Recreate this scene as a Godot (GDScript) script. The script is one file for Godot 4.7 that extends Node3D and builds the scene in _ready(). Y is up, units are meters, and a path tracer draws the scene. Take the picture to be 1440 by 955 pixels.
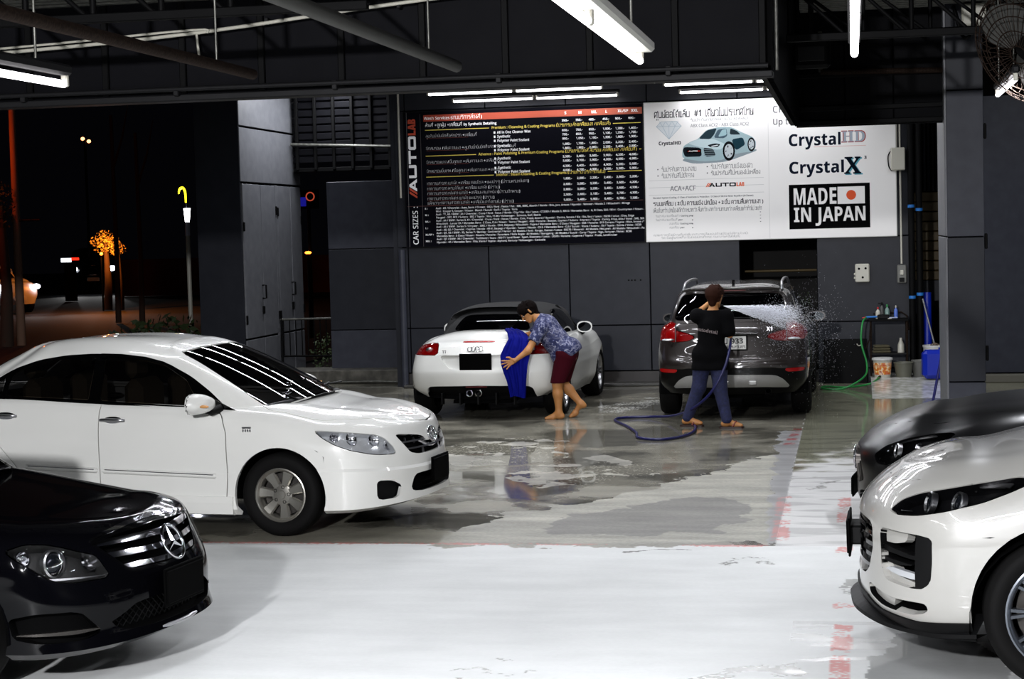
extends Node3D
# A car wash bay at night: a lit forecourt, six cars, two people at work, a price board on the back wall.

var M := {}                # materials
var taken := {}            # names in use

func _ready() -> void:
	# ------------------------------------------------------------ camera
	var cam := Camera3D.new()
	cam.name = "camera"
	add_child(cam)
	cam.position = Vector3(0, 2.217, 0)
	cam.basis = Basis(Vector3.UP, 0.186) * Basis(Vector3.RIGHT, -0.0590) * Basis(Vector3(0, 0, 1), -0.0260)
	cam.keep_aspect = Camera3D.KEEP_HEIGHT
	cam.fov = rad_to_deg(2.0 * atan(477.5 / 2558.3))
	cam.near = 0.1
	cam.far = 300.0
	cam.current = true
	# ------------------------------------------------------------ night sky, exposure
	var env := Environment.new()
	env.background_mode = Environment.BG_COLOR
	env.background_color = Color(0.004, 0.004, 0.006)
	env.tonemap_mode = Environment.TONE_MAPPER_LINEAR
	env.tonemap_exposure = EXPOSURE
	env.sdfgi_enabled = true
	env.ssao_enabled = true
	env.ssil_enabled = true
	env.volumetric_fog_enabled = true
	env.volumetric_fog_density = 0.0
	var we := WorldEnvironment.new()
	we.name = "night_air"
	we.environment = env
	add_child(we)
	# ------------------------------------------------------------ lamps
	materials()
	lamps()
	# ------------------------------------------------------------ the place
	structure()
	signs()
	roof_works()
	street()
	# ------------------------------------------------------------ cars
	white_saloon()
	black_saloon()
	white_roadster()
	brown_suv()
	white_suv()
	black_coupe()
	# ------------------------------------------------------------ people and small things
	people()
	clutter()

const EXPOSURE := 2.95
const BAY := 0.4             # share of a bay lamp
const FLOOD := 70.0       # energy of one floodlight
const TUBE := 2.0          # energy of one lamp tube

func materials() -> void:
	M.white = paint(Color(0.86, 0.86, 0.84), 0.35)
	M.chalk = paint(Color(0.61, 0.605, 0.585), 0.35)
	M.black_car = paint(Color(0.012, 0.012, 0.018), 0.1, 0.0, 0.16, 0.22)
	M.matte_black = mat(Color(0.022, 0.022, 0.026), 0.28, 0.0, 0.5)
	M.brown = paint(Color(0.13, 0.105, 0.095), 0.35, 0.35)
	M.chrome = mat(Color(0.86, 0.86, 0.88), 0.08, 1.0)
	M.satin = mat(Color(0.72, 0.72, 0.73), 0.28, 1.0)
	M.alloy = mat(Color(0.60, 0.59, 0.56), 0.32, 0.85)
	M.nut = mat(Color(0.25, 0.24, 0.23), 0.35, 0.9)
	M.disc = mat(Color(0.28, 0.27, 0.26), 0.45, 0.9)
	M.black = mat(Color(0.012, 0.012, 0.013), 0.8, 0.0, 0.15)
	M.trim = mat(Color(0.03, 0.03, 0.032), 0.5, 0.0, 0.25)
	M.gloss_black = mat(Color(0.012, 0.012, 0.014), 0.08)
	M.tyre = mat(Color(0.035, 0.033, 0.032), 0.75, 0.0, 0.25)
	M.tint = pane(Color(0.005, 0.005, 0.007), 0.86, 0.015)
	M.clear = pane(Color(0.02, 0.02, 0.02), 0.03, 0.01)
	M.clear.metallic_specular = 0.25
	M.bowl = mat(Color(0.74, 0.75, 0.76), 0.2, 0.4)
	M.dark_bowl = mat(Color(0.02, 0.02, 0.024), 0.3, 0.0, 0.3)
	M.projector = mat(Color(0.10, 0.11, 0.13), 0.03, 0.6)
	M.amber = mat(Color(0.85, 0.62, 0.38), 0.25, 0.1)
	M.mirror = mat(Color(0.22, 0.23, 0.24), 0.03, 1.0)
	M.beige = mat(Color(0.52, 0.46, 0.37), 0.7)
	M.black_plate = mat(Color(0.006, 0.006, 0.006), 0.7, 0.0, 0.12)
	M.red_bowl = mat(Color(0.30, 0.02, 0.025), 0.3, 0.3)
	M.red_lens = pane(Color(0.5, 0.01, 0.015), 0.5, 0.02)
	M.red = mat(Color(0.55, 0.02, 0.03), 0.2)
	M.fascia_dark = mat(Color(0.04, 0.04, 0.048), 0.6, 0.0, 0.15)
	M.rust = grain(mat(Color(0.17, 0.135, 0.11), 0.75, 0.0, 0.2), noise_tex(0.05, [[0.2, Color(0.5, 0.42, 0.38)], [0.8, Color(1, 1, 1)]], 256, 4, 3), 4.0)
	M.pipe_grey = mat(Color(0.22, 0.22, 0.21), 0.55, 0.0, 0.25)
	M.sodium = glow(Color(1.0, 0.45, 0.15), 2.0)
	M.neon = glow(Color(1.0, 0.9, 0.15), 0.9)
	M.headlamp = glow(Color(0.92, 0.94, 1.0), 3.0)
	M.leaf = mat(Color(0.18, 0.24, 0.11), 0.7)
	M.leaf_pale = mat(Color(0.62, 0.55, 0.30), 0.7)
	M.bark = mat(Color(0.26, 0.20, 0.16), 0.9)
	M.blue_tape = mat(Color(0.10, 0.42, 0.72), 0.5)
	M.blue_can = mat(Color(0.03, 0.14, 0.62), 0.35)
	M.blue_deep = mat(Color(0.05, 0.05, 0.36), 0.35)
	M.green = mat(Color(0.10, 0.50, 0.22), 0.35)
	M.red_plastic = mat(Color(0.72, 0.08, 0.10), 0.4)
	M.white_plastic = mat(Color(0.80, 0.80, 0.79), 0.4)
	M.olive = mat(Color(0.27, 0.25, 0.17), 0.9)
	M.skin = mat(Color(0.66, 0.45, 0.25), 0.55)
	M.skin.subsurf_scatter_enabled = true
	M.skin.subsurf_scatter_strength = 0.12
	M.hair = mat(Color(0.045, 0.028, 0.024), 0.8, 0.0, 0.15)
	M.hair_brown = mat(Color(0.15, 0.075, 0.045), 0.8, 0.0, 0.2)
	M.lips = mat(Color(0.50, 0.28, 0.24), 0.5)
	M.eye_white = mat(Color(0.8, 0.78, 0.75), 0.2)
	M.floral = grain(mat(Color(0.85, 0.85, 0.85), 0.85), noise_tex(0.045, [[0.0, Color(0.10, 0.12, 0.26)], [0.44, Color(0.14, 0.17, 0.36)], [0.50, Color(0.22, 0.26, 0.48)], [0.56, Color(0.80, 0.80, 0.84)], [0.66, Color(0.45, 0.45, 0.58)], [0.74, Color(0.16, 0.18, 0.36)], [1.0, Color(0.60, 0.60, 0.68)]], 256, 3, 14, FastNoiseLite.TYPE_CELLULAR), 1.5)
	M.maroon = mat(Color(0.22, 0.03, 0.075), 0.9, 0.0, 0.2)
	M.blue_cloth = mat(Color(0.015, 0.04, 0.40), 0.8, 0.0, 0.2)
	M.black_cloth = mat(Color(0.02, 0.02, 0.025), 0.9, 0.0, 0.2)
	M.print_grey = mat(Color(0.55, 0.50, 0.50), 0.8)
	M.denim = grain(mat(Color(0.10, 0.125, 0.28), 0.85), noise_tex(0.03, [[0.2, Color(0.7, 0.7, 0.72)], [0.8, Color(1, 1, 1)]], 256, 5, 8), 3.0)
	M.brown_plastic = mat(Color(0.16, 0.08, 0.06), 0.5)
	M.red_brown = mat(Color(0.40, 0.14, 0.10), 0.4)
	M.blue_hose = mat(Color(0.06, 0.065, 0.27), 0.4)
	M.water_drop = mat(Color(0.93, 0.94, 0.97), 0.3)
	M.canvas = grain(mat(Color(0.30, 0.30, 0.31), 0.85), noise_tex(0.25, [[0.0, Color(0.10, 0.10, 0.11)], [1.0, Color(0.22, 0.22, 0.23)]], 256, 3), 6.0)
	M.red_glow_bowl = mat(Color(0.62, 0.03, 0.04), 0.3, 0.2)
	M.bowl_dark = mat(Color(0.13, 0.13, 0.13), 0.3, 0.2, 0.3)
	M.plate_white = mat(Color(0.85, 0.85, 0.83), 0.4)
	M.clad = mat(Color(0.018, 0.018, 0.02), 0.3, 0.0, 0.3)
	M.satin_grey = mat(Color(0.60, 0.60, 0.59), 0.42, 0.6)
	M.rim_grey = mat(Color(0.46, 0.48, 0.51), 0.3, 0.9)
	M.tube = glow(Color(1.0, 0.985, 1.0), 3.2)
	M.fitting = mat(Color(0.66, 0.66, 0.63), 0.4)
	M.steel = mat(Color(0.09, 0.09, 0.095), 0.55, 0.1, 0.3)
	M.dark_steel = mat(Color(0.03, 0.03, 0.032), 0.6, 0.0, 0.2)
	M.galv = grain(mat(Color(0.42, 0.42, 0.40), 0.45, 0.5), noise_tex(0.03, [[0.0, Color(0.6, 0.6, 0.58)], [1.0, Color(1, 1, 1)]], 256), 1.5)
	var wall_noise := noise_tex(0.012, [[0.2, Color(0.92, 0.92, 0.93)], [0.8, Color(1, 1, 1)]], 512, 5, 4)
	M.panel = grain(mat(Color(0.140, 0.148, 0.172), 0.42, 0.0, 0.3), wall_noise, 0.6)
	M.panel_b = grain(mat(Color(0.135, 0.142, 0.165), 0.42, 0.0, 0.3), wall_noise, 0.5)
	M.panel_c = grain(mat(Color(0.165, 0.175, 0.208), 0.42, 0.0, 0.3), wall_noise, 0.7)
	M.panel_c.albedo_color = Color(0.225, 0.233, 0.265)
	M.locker = grain(mat(Color(0.38, 0.385, 0.40), 0.45), wall_noise, 0.8)
	M.mustard = mat(Color(0.30, 0.24, 0.10), 0.6)
	M.joint = mat(Color(0.02, 0.02, 0.022), 0.8, 0.0, 0.15)
	M.pvc = mat(Color(0.72, 0.71, 0.66), 0.4)
	M.fascia = grain(mat(Color(0.06, 0.06, 0.072), 0.6, 0.0, 0.15), wall_noise, 0.5)

# one lamp: a steel tray hung from rods, bare tubes end to end under it, and for each tube an area light just below
func tube_lamp(at: Vector3, along: Vector3, tubes: int, length: float, label: String, group: String, tray := 0.10, rods := 0.8, e := 1.0) -> Node3D:
	var turn := 0.0 if absf(along.z) > 0.5 else PI / 2
	var o := thing("tube_lamp", label, "lamp", at, turn, group)
	var total := tubes * length
	part("tray", Sh.new().box(Vector3(0, 0.062, 0), Vector3(tray, 0.05, total + 0.02), 0.012), M.fitting if tray > 0.1 else M.steel, o)
	for k in tubes:
		var z := -total / 2 + length * (k + 0.5)
		part("tube", Sh.new().tube([Vector3(0, 0, z - length / 2 + 0.035), Vector3(0, 0, z + length / 2 - 0.035)], 0.016, 10), M.tube, o)
		for s in [-1.0, 1.0]:
			part("lamp_holder", boxm(Vector3(0, 0.018, z + s * (length / 2 - 0.02)), Vector3(0.03, 0.06, 0.028), 0.006), M.pvc, o)
		var l := AreaLight3D.new()
		l.name = "tube_light"
		o.add_child(l, true)
		l.position = Vector3(0, -0.022, z)
		l.rotation.x = -PI / 2
		l.area_size = Vector2(0.034, length - 0.08)
		l.light_color = Color(0.965, 0.975, 1.0)
		l.light_energy = TUBE * e * length / 1.2
		l.area_range = 40.0
		l.area_attenuation = 2.0
		l.shadow_enabled = true
	if rods > 0:
		for s in [-0.4, 0.4]:
			part("hanging_rod", tubem([Vector3(0, 0.08, total * s), Vector3(0, 0.08 + rods, total * s)], 0.006, 6), M.galv, o)
	return o

func lamps() -> void:
	var g := "tube lamps hung over the forecourt"
	# in view: three rows that run towards the board
	tube_lamp(Vector3(-3.41, 2.92, -6.08), Vector3(0, 0, 1), 2, 1.54, "bare tube lamp hanging in front of the dark fascia over the black saloon", g, 0.05, 2.65, 0.5)
	tube_lamp(Vector3(-0.865, 2.92, -6.15), Vector3(0, 0, 1), 2, 1.54, "long two-tube lamp with a pale metal tray, hanging in the middle of the forecourt", g, 0.12, 2.65, 0.5)
	tube_lamp(Vector3(0.02, 2.92, -6.25), Vector3(0, 0, 1), 2, 1.54, "bare tube lamp hanging before the roof truss, end on to the camera", g, 0.05, 2.65, 0.15)
	tube_lamp(Vector3(1.03, 3.1, -12.7), Vector3(0, 0, 1), 1, 1.5, "short tube lamp beside the big fan and the grey pillar", g, 0.05, 2.5)
	# the same rows go on over the camera
	for q in [[-5.4, -1.8, "bare tube lamp above the camera, at the street side, outside the picture"], [-2.2, -1.8, "bare tube lamp straight above the camera, outside the picture"], [1.2, -1.8, "bare tube lamp above the camera, at the right-hand cars, outside the picture"]]:
		tube_lamp(Vector3(q[0], 3.5, q[1]), Vector3(0, 0, 1), 2, 1.54, q[2], g, 0.05, 2.1, 0.25 if q[0] > 0 else 0.9)
	# over the wash bay, hidden by the fascia
	var rows := ["nearest the fascia", "second from the fascia", "third from the fascia", "nearest the boards"]
	for k in 4:
		for q in [[-5.2, "left half over the wash bay, row "], [-2.0, "right half over the wash bay, row "]]:
			tube_lamp(Vector3(q[0], [3.9, 4.1, 4.3, 4.4][k], [-14.2, -16.4, -18.6, -20.8][k]), Vector3(1, 0, 0), 2, 1.4, "hidden tube lamp, " + q[1] + rows[k], "tube lamps over the wash bay", 0.05, 1.2, BAY * [0.65, 0.9, 1.2, 1.5][k])
	tube_lamp(Vector3(2.6, 4.5, -21.5), Vector3(0, 0, 1), 2, 1.4, "hidden tube lamp over the passage beyond the pillar", "", 0.05, 1.0, 0.7)
	tube_lamp(Vector3(-8.1, 4.72, -27.3), Vector3(0, 0, 1), 2, 1.2, "hidden tube lamp close to the top of the lockers", "", 0.05, 0.85, 1.0)
	# a floodlight hung behind the camera: the star-shaped highlights on the cars
	for q in [[-2.5, "floodlight hung under the roof behind the camera"]]:
		var o := thing("floodlight", q[1], "floodlight", Vector3(q[0], 4.5, 3.2), 0.1)
		part("case", boxm(Vector3(0, 0, 0.0), Vector3(0.42, 0.34, 0.14), 0.03), M.dark_steel, o)
		part("lamp_glass", boxm(Vector3(0, 0, -0.075), Vector3(0.36, 0.28, 0.012), 0.004), M.tube, o)
		part("bracket", boxm(Vector3(0, 0.64, 0.03), Vector3(0.06, 1.02, 0.05), 0.01), M.dark_steel, o)
		var l := AreaLight3D.new()
		l.name = "flood_light"
		o.add_child(l, true)
		l.position = Vector3(0, 0, -0.095)
		l.rotation.x = -0.12
		l.area_size = Vector2(0.36, 0.28)
		l.light_color = Color(0.985, 0.985, 1.0)
		l.light_energy = FLOOD
		l.area_range = 60.0
		l.area_attenuation = 2.0
		l.shadow_enabled = true
	# above the board
	var b := "tube lamps above the boards"
	tube_lamp(Vector3(-4.40, 4.09, -24.0), Vector3(1, 0, 0), 2, 1.2, "upper pair of lit tubes above the black price list", b, 0.04, 1.5, 0.26)
	tube_lamp(Vector3(-4.375, 4.09, -25.45), Vector3(1, 0, 0), 2, 1.2, "lower pair of lit tubes above the black price list, close to the wall", b, 0.04, 1.5, 0.12)
	tube_lamp(Vector3(-1.22, 4.09, -24.0), Vector3(1, 0, 0), 2, 1.2, "upper pair of lit tubes above the white advertising board", b, 0.04, 1.5, 0.26)
	tube_lamp(Vector3(-1.15, 4.09, -25.45), Vector3(1, 0, 0), 2, 1.2, "lower pair of lit tubes above the white advertising board, close to the wall", b, 0.04, 1.5, 0.12)

# ---------------------------------------------------------------- naming and tagging
func numbered(called: String) -> String:
	taken[called] = taken.get(called, -1) + 1
	return called if taken[called] == 0 else "%s_%03d" % [called, taken[called]]

func tag(o: Node, label := "", category := "", group := "", kind := "") -> Node:
	if label: o.set_meta("label", label)
	if category: o.set_meta("category", category)
	if group: o.set_meta("group", group)
	if kind: o.set_meta("kind", kind)
	return o

func thing(called: String, label: String, category: String, at := Vector3.ZERO, turn := 0.0, group := "") -> Node3D:
	var o := Node3D.new()
	o.name = numbered(called)
	add_child(o)
	o.position = at
	o.rotation.y = turn
	tag(o, label, category, group)
	return o

func part(called: String, what, mat: Material, parent: Node = null) -> MeshInstance3D:
	var o := MeshInstance3D.new()
	o.mesh = what.mesh() if what is Sh else what
	o.material_override = mat
	o.name = called if parent else numbered(called)
	(parent if parent else self).add_child(o, true)
	return o

func struct(called: String, what, mat: Material, label := "", category := "") -> MeshInstance3D:
	return tag(part(called, what, mat), label, category, "", "structure")

# a copy of a thing with its parts under the next number
func copy(o: Node3D, at: Vector3, turn: float, label := "") -> Node3D:
	var c: Node3D = o.duplicate()
	c.name = numbered(String(o.name).trim_suffix("_000"))
	add_child(c)
	c.position = at
	c.rotation.y = turn
	if label: c.set_meta("label", label)
	return c

# ---------------------------------------------------------------- materials
func mat(color: Color, rough := 0.5, metal := 0.0, spec := 0.5) -> StandardMaterial3D:
	var m := StandardMaterial3D.new()
	m.albedo_color = color
	m.roughness = rough
	m.metallic = metal
	m.metallic_specular = spec
	return m

func paint(color: Color, rough := 0.28, metal := 0.0, spec := 0.5, coat := 1.0) -> StandardMaterial3D:
	var m := mat(color, rough, metal, spec)
	m.clearcoat_enabled = true
	m.clearcoat = coat
	m.clearcoat_roughness = 0.02
	return m

func pane(color: Color, alpha: float, rough := 0.02) -> StandardMaterial3D:
	var m := mat(Color(color, alpha), rough)
	m.transparency = BaseMaterial3D.TRANSPARENCY_ALPHA
	return m

func glow(color: Color, energy: float) -> StandardMaterial3D:
	var m := mat(color, 0.5)
	m.emission_enabled = true
	m.emission = color
	m.emission_energy_multiplier = energy
	return m

func noise_tex(freq: float, ramp: Array, size := 512, octaves := 4, sd := 1, kind := FastNoiseLite.TYPE_SIMPLEX_SMOOTH, stretch := 1.0) -> NoiseTexture2D:
	var n := FastNoiseLite.new()
	n.noise_type = kind
	n.frequency = freq
	n.fractal_octaves = octaves
	n.seed = sd
	var t := NoiseTexture2D.new()
	t.width = size
	t.height = int(size * stretch)
	t.seamless = true
	t.noise = n
	if ramp.size():
		var g := Gradient.new()
		g.offsets = PackedFloat32Array(ramp.map(func(r): return r[0]))
		g.colors = PackedColorArray(ramp.map(func(r): return r[1]))
		t.color_ramp = g
	return t

func grain(m: StandardMaterial3D, t: Texture2D, scale: float, world := false) -> StandardMaterial3D:
	m.albedo_texture = t
	m.uv1_triplanar = true
	m.uv1_world_triplanar = world
	m.uv1_scale = Vector3.ONE * scale
	return m

# ---------------------------------------------------------------- shapes
class Sh:
	var p := PackedVector3Array()
	var n := PackedVector3Array()
	var uv := PackedVector2Array()
	var t := PackedInt32Array()
	var x := Transform3D.IDENTITY

	func tri(a: Vector3, b: Vector3, c: Vector3) -> void:
		var m := (b - a).cross(c - a).normalized()
		for v in [a, b, c]:
			t.append(p.size())
			p.append(x * v)
			n.append((x.basis * m).normalized())

	# corners counter-clockwise seen from outside
	func quad(a: Vector3, b: Vector3, c: Vector3, d: Vector3) -> void:
		var m := (x.basis * (c - a).cross(d - b)).normalized()
		var k := p.size()
		for v in [a, b, c, d]:
			p.append(x * v)
			n.append(m)
		t.append_array(PackedInt32Array([k, k + 1, k + 2, k, k + 2, k + 3]))

	func box(c: Vector3, s: Vector3, ch := 0.0) -> Sh:
		var h := s / 2
		ch = minf(ch, minf(h.x, minf(h.y, h.z)) * 0.9)
		var f := func(ax: int, sg: float, u: float, v: float, du: float, dv: float) -> Vector3:
			var q := Vector3.ZERO
			q[ax] = sg * (h[ax])
			q[(ax + 1) % 3] = u * (h[(ax + 1) % 3] - du)
			q[(ax + 2) % 3] = v * (h[(ax + 2) % 3] - dv)
			return c + q
		for ax in 3:
			for sg in [-1.0, 1.0]:
				var q := [f.call(ax, sg, -1, -1, ch, ch), f.call(ax, sg, 1, -1, ch, ch), f.call(ax, sg, 1, 1, ch, ch), f.call(ax, sg, -1, 1, ch, ch)]
				if sg < 0: q.reverse()
				quad(q[0], q[1], q[2], q[3])
		if ch > 0:
			for ax in 3:
				var b := (ax + 1) % 3
				for s1 in [-1.0, 1.0]:
					for s2 in [-1.0, 1.0]:
						# edge along axis (ax+2)%3 between face ax (s1) and face b (s2)
						var e := (ax + 2) % 3
						var q := []
						for k in [[0, -1.0], [0, 1.0], [1, 1.0], [1, -1.0]]:
							var w := Vector3.ZERO
							w[ax] = s1 * (h[ax] - (ch if k[0] == 1 else 0.0))
							w[b] = s2 * (h[b] - (ch if k[0] == 0 else 0.0))
							w[e] = k[1] * (h[e] - ch)
							q.append(c + w)
						if s1 * s2 > 0: q.reverse()
						quad(q[0], q[1], q[2], q[3])
			for sx in [-1.0, 1.0]:
				for sy in [-1.0, 1.0]:
					for sz in [-1.0, 1.0]:
						var a := c + Vector3(sx * h.x, sy * (h.y - ch), sz * (h.z - ch))
						var b := c + Vector3(sx * (h.x - ch), sy * h.y, sz * (h.z - ch))
						var d := c + Vector3(sx * (h.x - ch), sy * (h.y - ch), sz * h.z)
						if sx * sy * sz > 0: tri(a, b, d)
						else: tri(a, d, b)
		return self

	# a swept round bar; r a number or one per point
	func tube(path: Array, r, seg := 8, caps := true, closed := false, flat := 1.0) -> Sh:
		var m := path.size()
		var up := Vector3.UP
		var rings := []
		for i in m:
			var d: Vector3
			if closed: d = path[(i + 1) % m] - path[(i + m - 1) % m]
			else: d = path[mini(i + 1, m - 1)] - path[maxi(i - 1, 0)]
			d = d.normalized()
			if i == 0: up = Vector3.UP if absf(d.y) < 0.9 else Vector3.RIGHT
			var s := d.cross(up).normalized()
			up = s.cross(d).normalized()
			var rr: float = r[i] if r is Array or r is PackedFloat32Array else r
			var k := p.size()
			rings.append(k)
			for j in seg:
				var a := TAU * j / seg
				var o := s * cos(a) + up * sin(a) * flat
				p.append(x * (path[i] + o * rr))
				n.append((x.basis * (s * cos(a) * flat + up * sin(a))).normalized())
		for i in (m if closed else m - 1):
			for j in seg:
				var a: int = rings[i] + j
				var b: int = rings[i] + (j + 1) % seg
				var c: int = rings[(i + 1) % m] + (j + 1) % seg
				var d: int = rings[(i + 1) % m] + j
				t.append_array(PackedInt32Array([a, b, c, a, c, d]))
		if caps and not closed:
			for e in [0, m - 1]:
				var k := p.size()
				var d: Vector3 = (path[1] - path[0]) if e == 0 else (path[m - 2] - path[m - 1])
				for j in seg:
					p.append(p[rings[e] + j])
					n.append((x.basis * -d).normalized())
				for j in range(1, seg - 1):
					t.append_array(PackedInt32Array([k, k + j, k + j + 1]))
		return self

	# profile points (radius, height) turned round the y axis of the current transform
	func lathe(prof: Array, seg := 24, sharp := 0.6) -> Sh:
		for i in prof.size() - 1:
			var a: Vector2 = prof[i]
			var b: Vector2 = prof[i + 1]
			var ab := (b - a).normalized()
			if (b - a).length() < 1e-7: continue
			var na := ab
			var nb := ab
			if i > 0:
				var q: Vector2 = (a - prof[i - 1]).normalized()
				if q.dot(ab) > sharp: na = (q + ab).normalized()
			if i < prof.size() - 2:
				var q: Vector2 = (prof[i + 2] - b).normalized()
				if q.dot(ab) > sharp: nb = (q + ab).normalized()
			var k := p.size()
			for j in seg + 1:
				var th := TAU * j / seg
				var cs := Vector3(cos(th), 0, sin(th))
				p.append(x * (cs * a.x + Vector3.UP * a.y))
				p.append(x * (cs * b.x + Vector3.UP * b.y))
				n.append((x.basis * (cs * na.y - Vector3.UP * na.x)).normalized())
				n.append((x.basis * (cs * nb.y - Vector3.UP * nb.x)).normalized())
			for j in seg:
				var q := k + j * 2
				t.append_array(PackedInt32Array([q, q + 1, q + 3, q, q + 3, q + 2]))
		return self

	# a flat outline in xy pushed from z0 to z1
	func prism(poly: PackedVector2Array, z0: float, z1: float) -> Sh:
		var idx := Geometry2D.triangulate_polygon(poly)
		for e in 2:
			var z := z0 if e == 0 else z1
			for i in range(0, idx.size(), 3):
				var a := Vector3(poly[idx[i]].x, poly[idx[i]].y, z)
				var b := Vector3(poly[idx[i + 1]].x, poly[idx[i + 1]].y, z)
				var c := Vector3(poly[idx[i + 2]].x, poly[idx[i + 2]].y, z)
				if ((b - a).cross(c - a).z > 0) == ((z1 > z0) == (e == 1)): tri(a, b, c)
				else: tri(a, c, b)
		var area := 0.0
		for i in poly.size(): area += poly[i].cross(poly[(i + 1) % poly.size()])
		for i in poly.size():
			var u := poly[i]
			var v := poly[(i + 1) % poly.size()]
			if (area > 0) == (z1 > z0): quad(Vector3(u.x, u.y, z0), Vector3(v.x, v.y, z0), Vector3(v.x, v.y, z1), Vector3(u.x, u.y, z1))
			else: quad(Vector3(v.x, v.y, z0), Vector3(u.x, u.y, z0), Vector3(u.x, u.y, z1), Vector3(v.x, v.y, z1))
		return self

	func ball(c: Vector3, r: Vector3, seg := 12) -> Sh:
		var k := p.size()
		var h := seg / 2
		for i in h + 1:
			for j in seg + 1:
				var a := PI * i / h
				var b := TAU * j / seg
				var d := Vector3(sin(a) * cos(b), cos(a), sin(a) * sin(b))
				p.append(x * (c + d * r))
				n.append((x.basis * (d / r)).normalized())
		for i in h:
			for j in seg:
				var q := k + i * (seg + 1) + j
				t.append_array(PackedInt32Array([q, q + 1, q + seg + 2, q, q + seg + 2, q + seg + 1]))
		return self

	func torus(c: Vector3, axis: Vector3, R: float, r: float, seg := 24, rs := 6) -> Sh:
		var u := axis.cross(Vector3.UP if absf(axis.y) < 0.9 else Vector3.RIGHT).normalized()
		var v := axis.cross(u).normalized()
		var path := []
		for i in seg: path.append(c + (u * cos(TAU * i / seg) + v * sin(TAU * i / seg)) * R)
		return tube(path, r, rs, false, true)

	func join(s, mirror := false) -> Sh:
		var k := p.size()
		for i in s.p.size():
			var v: Vector3 = s.p[i]
			var w: Vector3 = s.n[i]
			if mirror:
				v.z = -v.z
				w.z = -w.z
			p.append(v)
			n.append(w)
		for i in s.t: t.append(k + i)
		return self

	func mesh() -> ArrayMesh:
		var m := ArrayMesh.new()
		if t.is_empty(): return m
		# front faces run clockwise
		for i in range(0, t.size(), 3):
			var a := p[t[i]]
			if (p[t[i + 1]] - a).cross(p[t[i + 2]] - a).dot(n[t[i]] + n[t[i + 1]] + n[t[i + 2]]) > 0:
				var q := t[i + 1]
				t[i + 1] = t[i + 2]
				t[i + 2] = q
		var arr := []
		arr.resize(Mesh.ARRAY_MAX)
		arr[Mesh.ARRAY_VERTEX] = p
		arr[Mesh.ARRAY_NORMAL] = n
		arr[Mesh.ARRAY_INDEX] = t
		if uv.size() == p.size(): arr[Mesh.ARRAY_TEX_UV] = uv
		m.add_surface_from_arrays(Mesh.PRIMITIVE_TRIANGLES, arr)
		return m

func boxm(c: Vector3, s: Vector3, ch := 0.0) -> Sh:
	return Sh.new().box(c, s, ch)

func tubem(path: Array, r, seg := 8) -> Sh:
	return Sh.new().tube(path, r, seg)

# a box given by its two corners
func slab(a: Vector3, b: Vector3, ch := 0.0) -> Sh:
	return Sh.new().box((a + b) / 2, (b - a).abs(), ch)

func turned(s: Sh, x: Transform3D) -> Sh:
	s.x = x
	return s

func curve(pts: Array, steps := 6) -> Array:
	var out := []
	var m := pts.size()
	for i in m - 1:
		for k in steps:
			out.append(pts[i].cubic_interpolate(pts[i + 1], pts[maxi(i - 1, 0)], pts[mini(i + 2, m - 1)], float(k) / steps))
	out.append(pts[m - 1])
	return out

func v2(a: Array) -> PackedVector2Array:
	var o := PackedVector2Array()
	for i in range(0, a.size(), 2): o.append(Vector2(a[i], a[i + 1]))
	return o

# corners of an outline rounded by cutting
func smooth(a: PackedVector2Array, times := 2, closed := true) -> PackedVector2Array:
	for k in times:
		var o := PackedVector2Array()
		var m := a.size()
		if not closed: o.append(a[0])
		for i in (m if closed else m - 1):
			var b := a[(i + 1) % m]
			o.append(a[i].lerp(b, 0.14))
			o.append(a[i].lerp(b, 0.86))
		if not closed: o.append(a[m - 1])
		a = o
	return a

func lettering(called: String, text: String, height: float, depth: float, m: Material, parent: Node, x: Transform3D, bold := true, serif := false) -> MeshInstance3D:
	var f := SystemFont.new()
	f.font_names = PackedStringArray(["Droid Serif" if serif else "Droid Sans"])
	f.font_weight = 700 if bold else 400
	var tm := TextMesh.new()
	tm.font = f
	tm.text = text
	tm.font_size = 48
	tm.pixel_size = height / 34.5
	tm.depth = depth
	tm.curve_step = 2.0
	var o := MeshInstance3D.new()
	o.mesh = tm
	o.material_override = m
	o.name = called
	o.transform = x
	parent.add_child(o, true)
	return o

# ---------------------------------------------------------------- smooth bodywork: a net of control points, cut along outlines
class Surf:
	var p := PackedVector3Array()
	var n := PackedVector3Array()
	var t := PackedInt32Array()

func tangent(a, b, c, ta: float, tb: float, tc: float):
	var h0 := tb - ta
	var h1 := tc - tb
	return ((b - a) / h0 * h1 + (c - b) / h1 * h0) / (h0 + h1)

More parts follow.
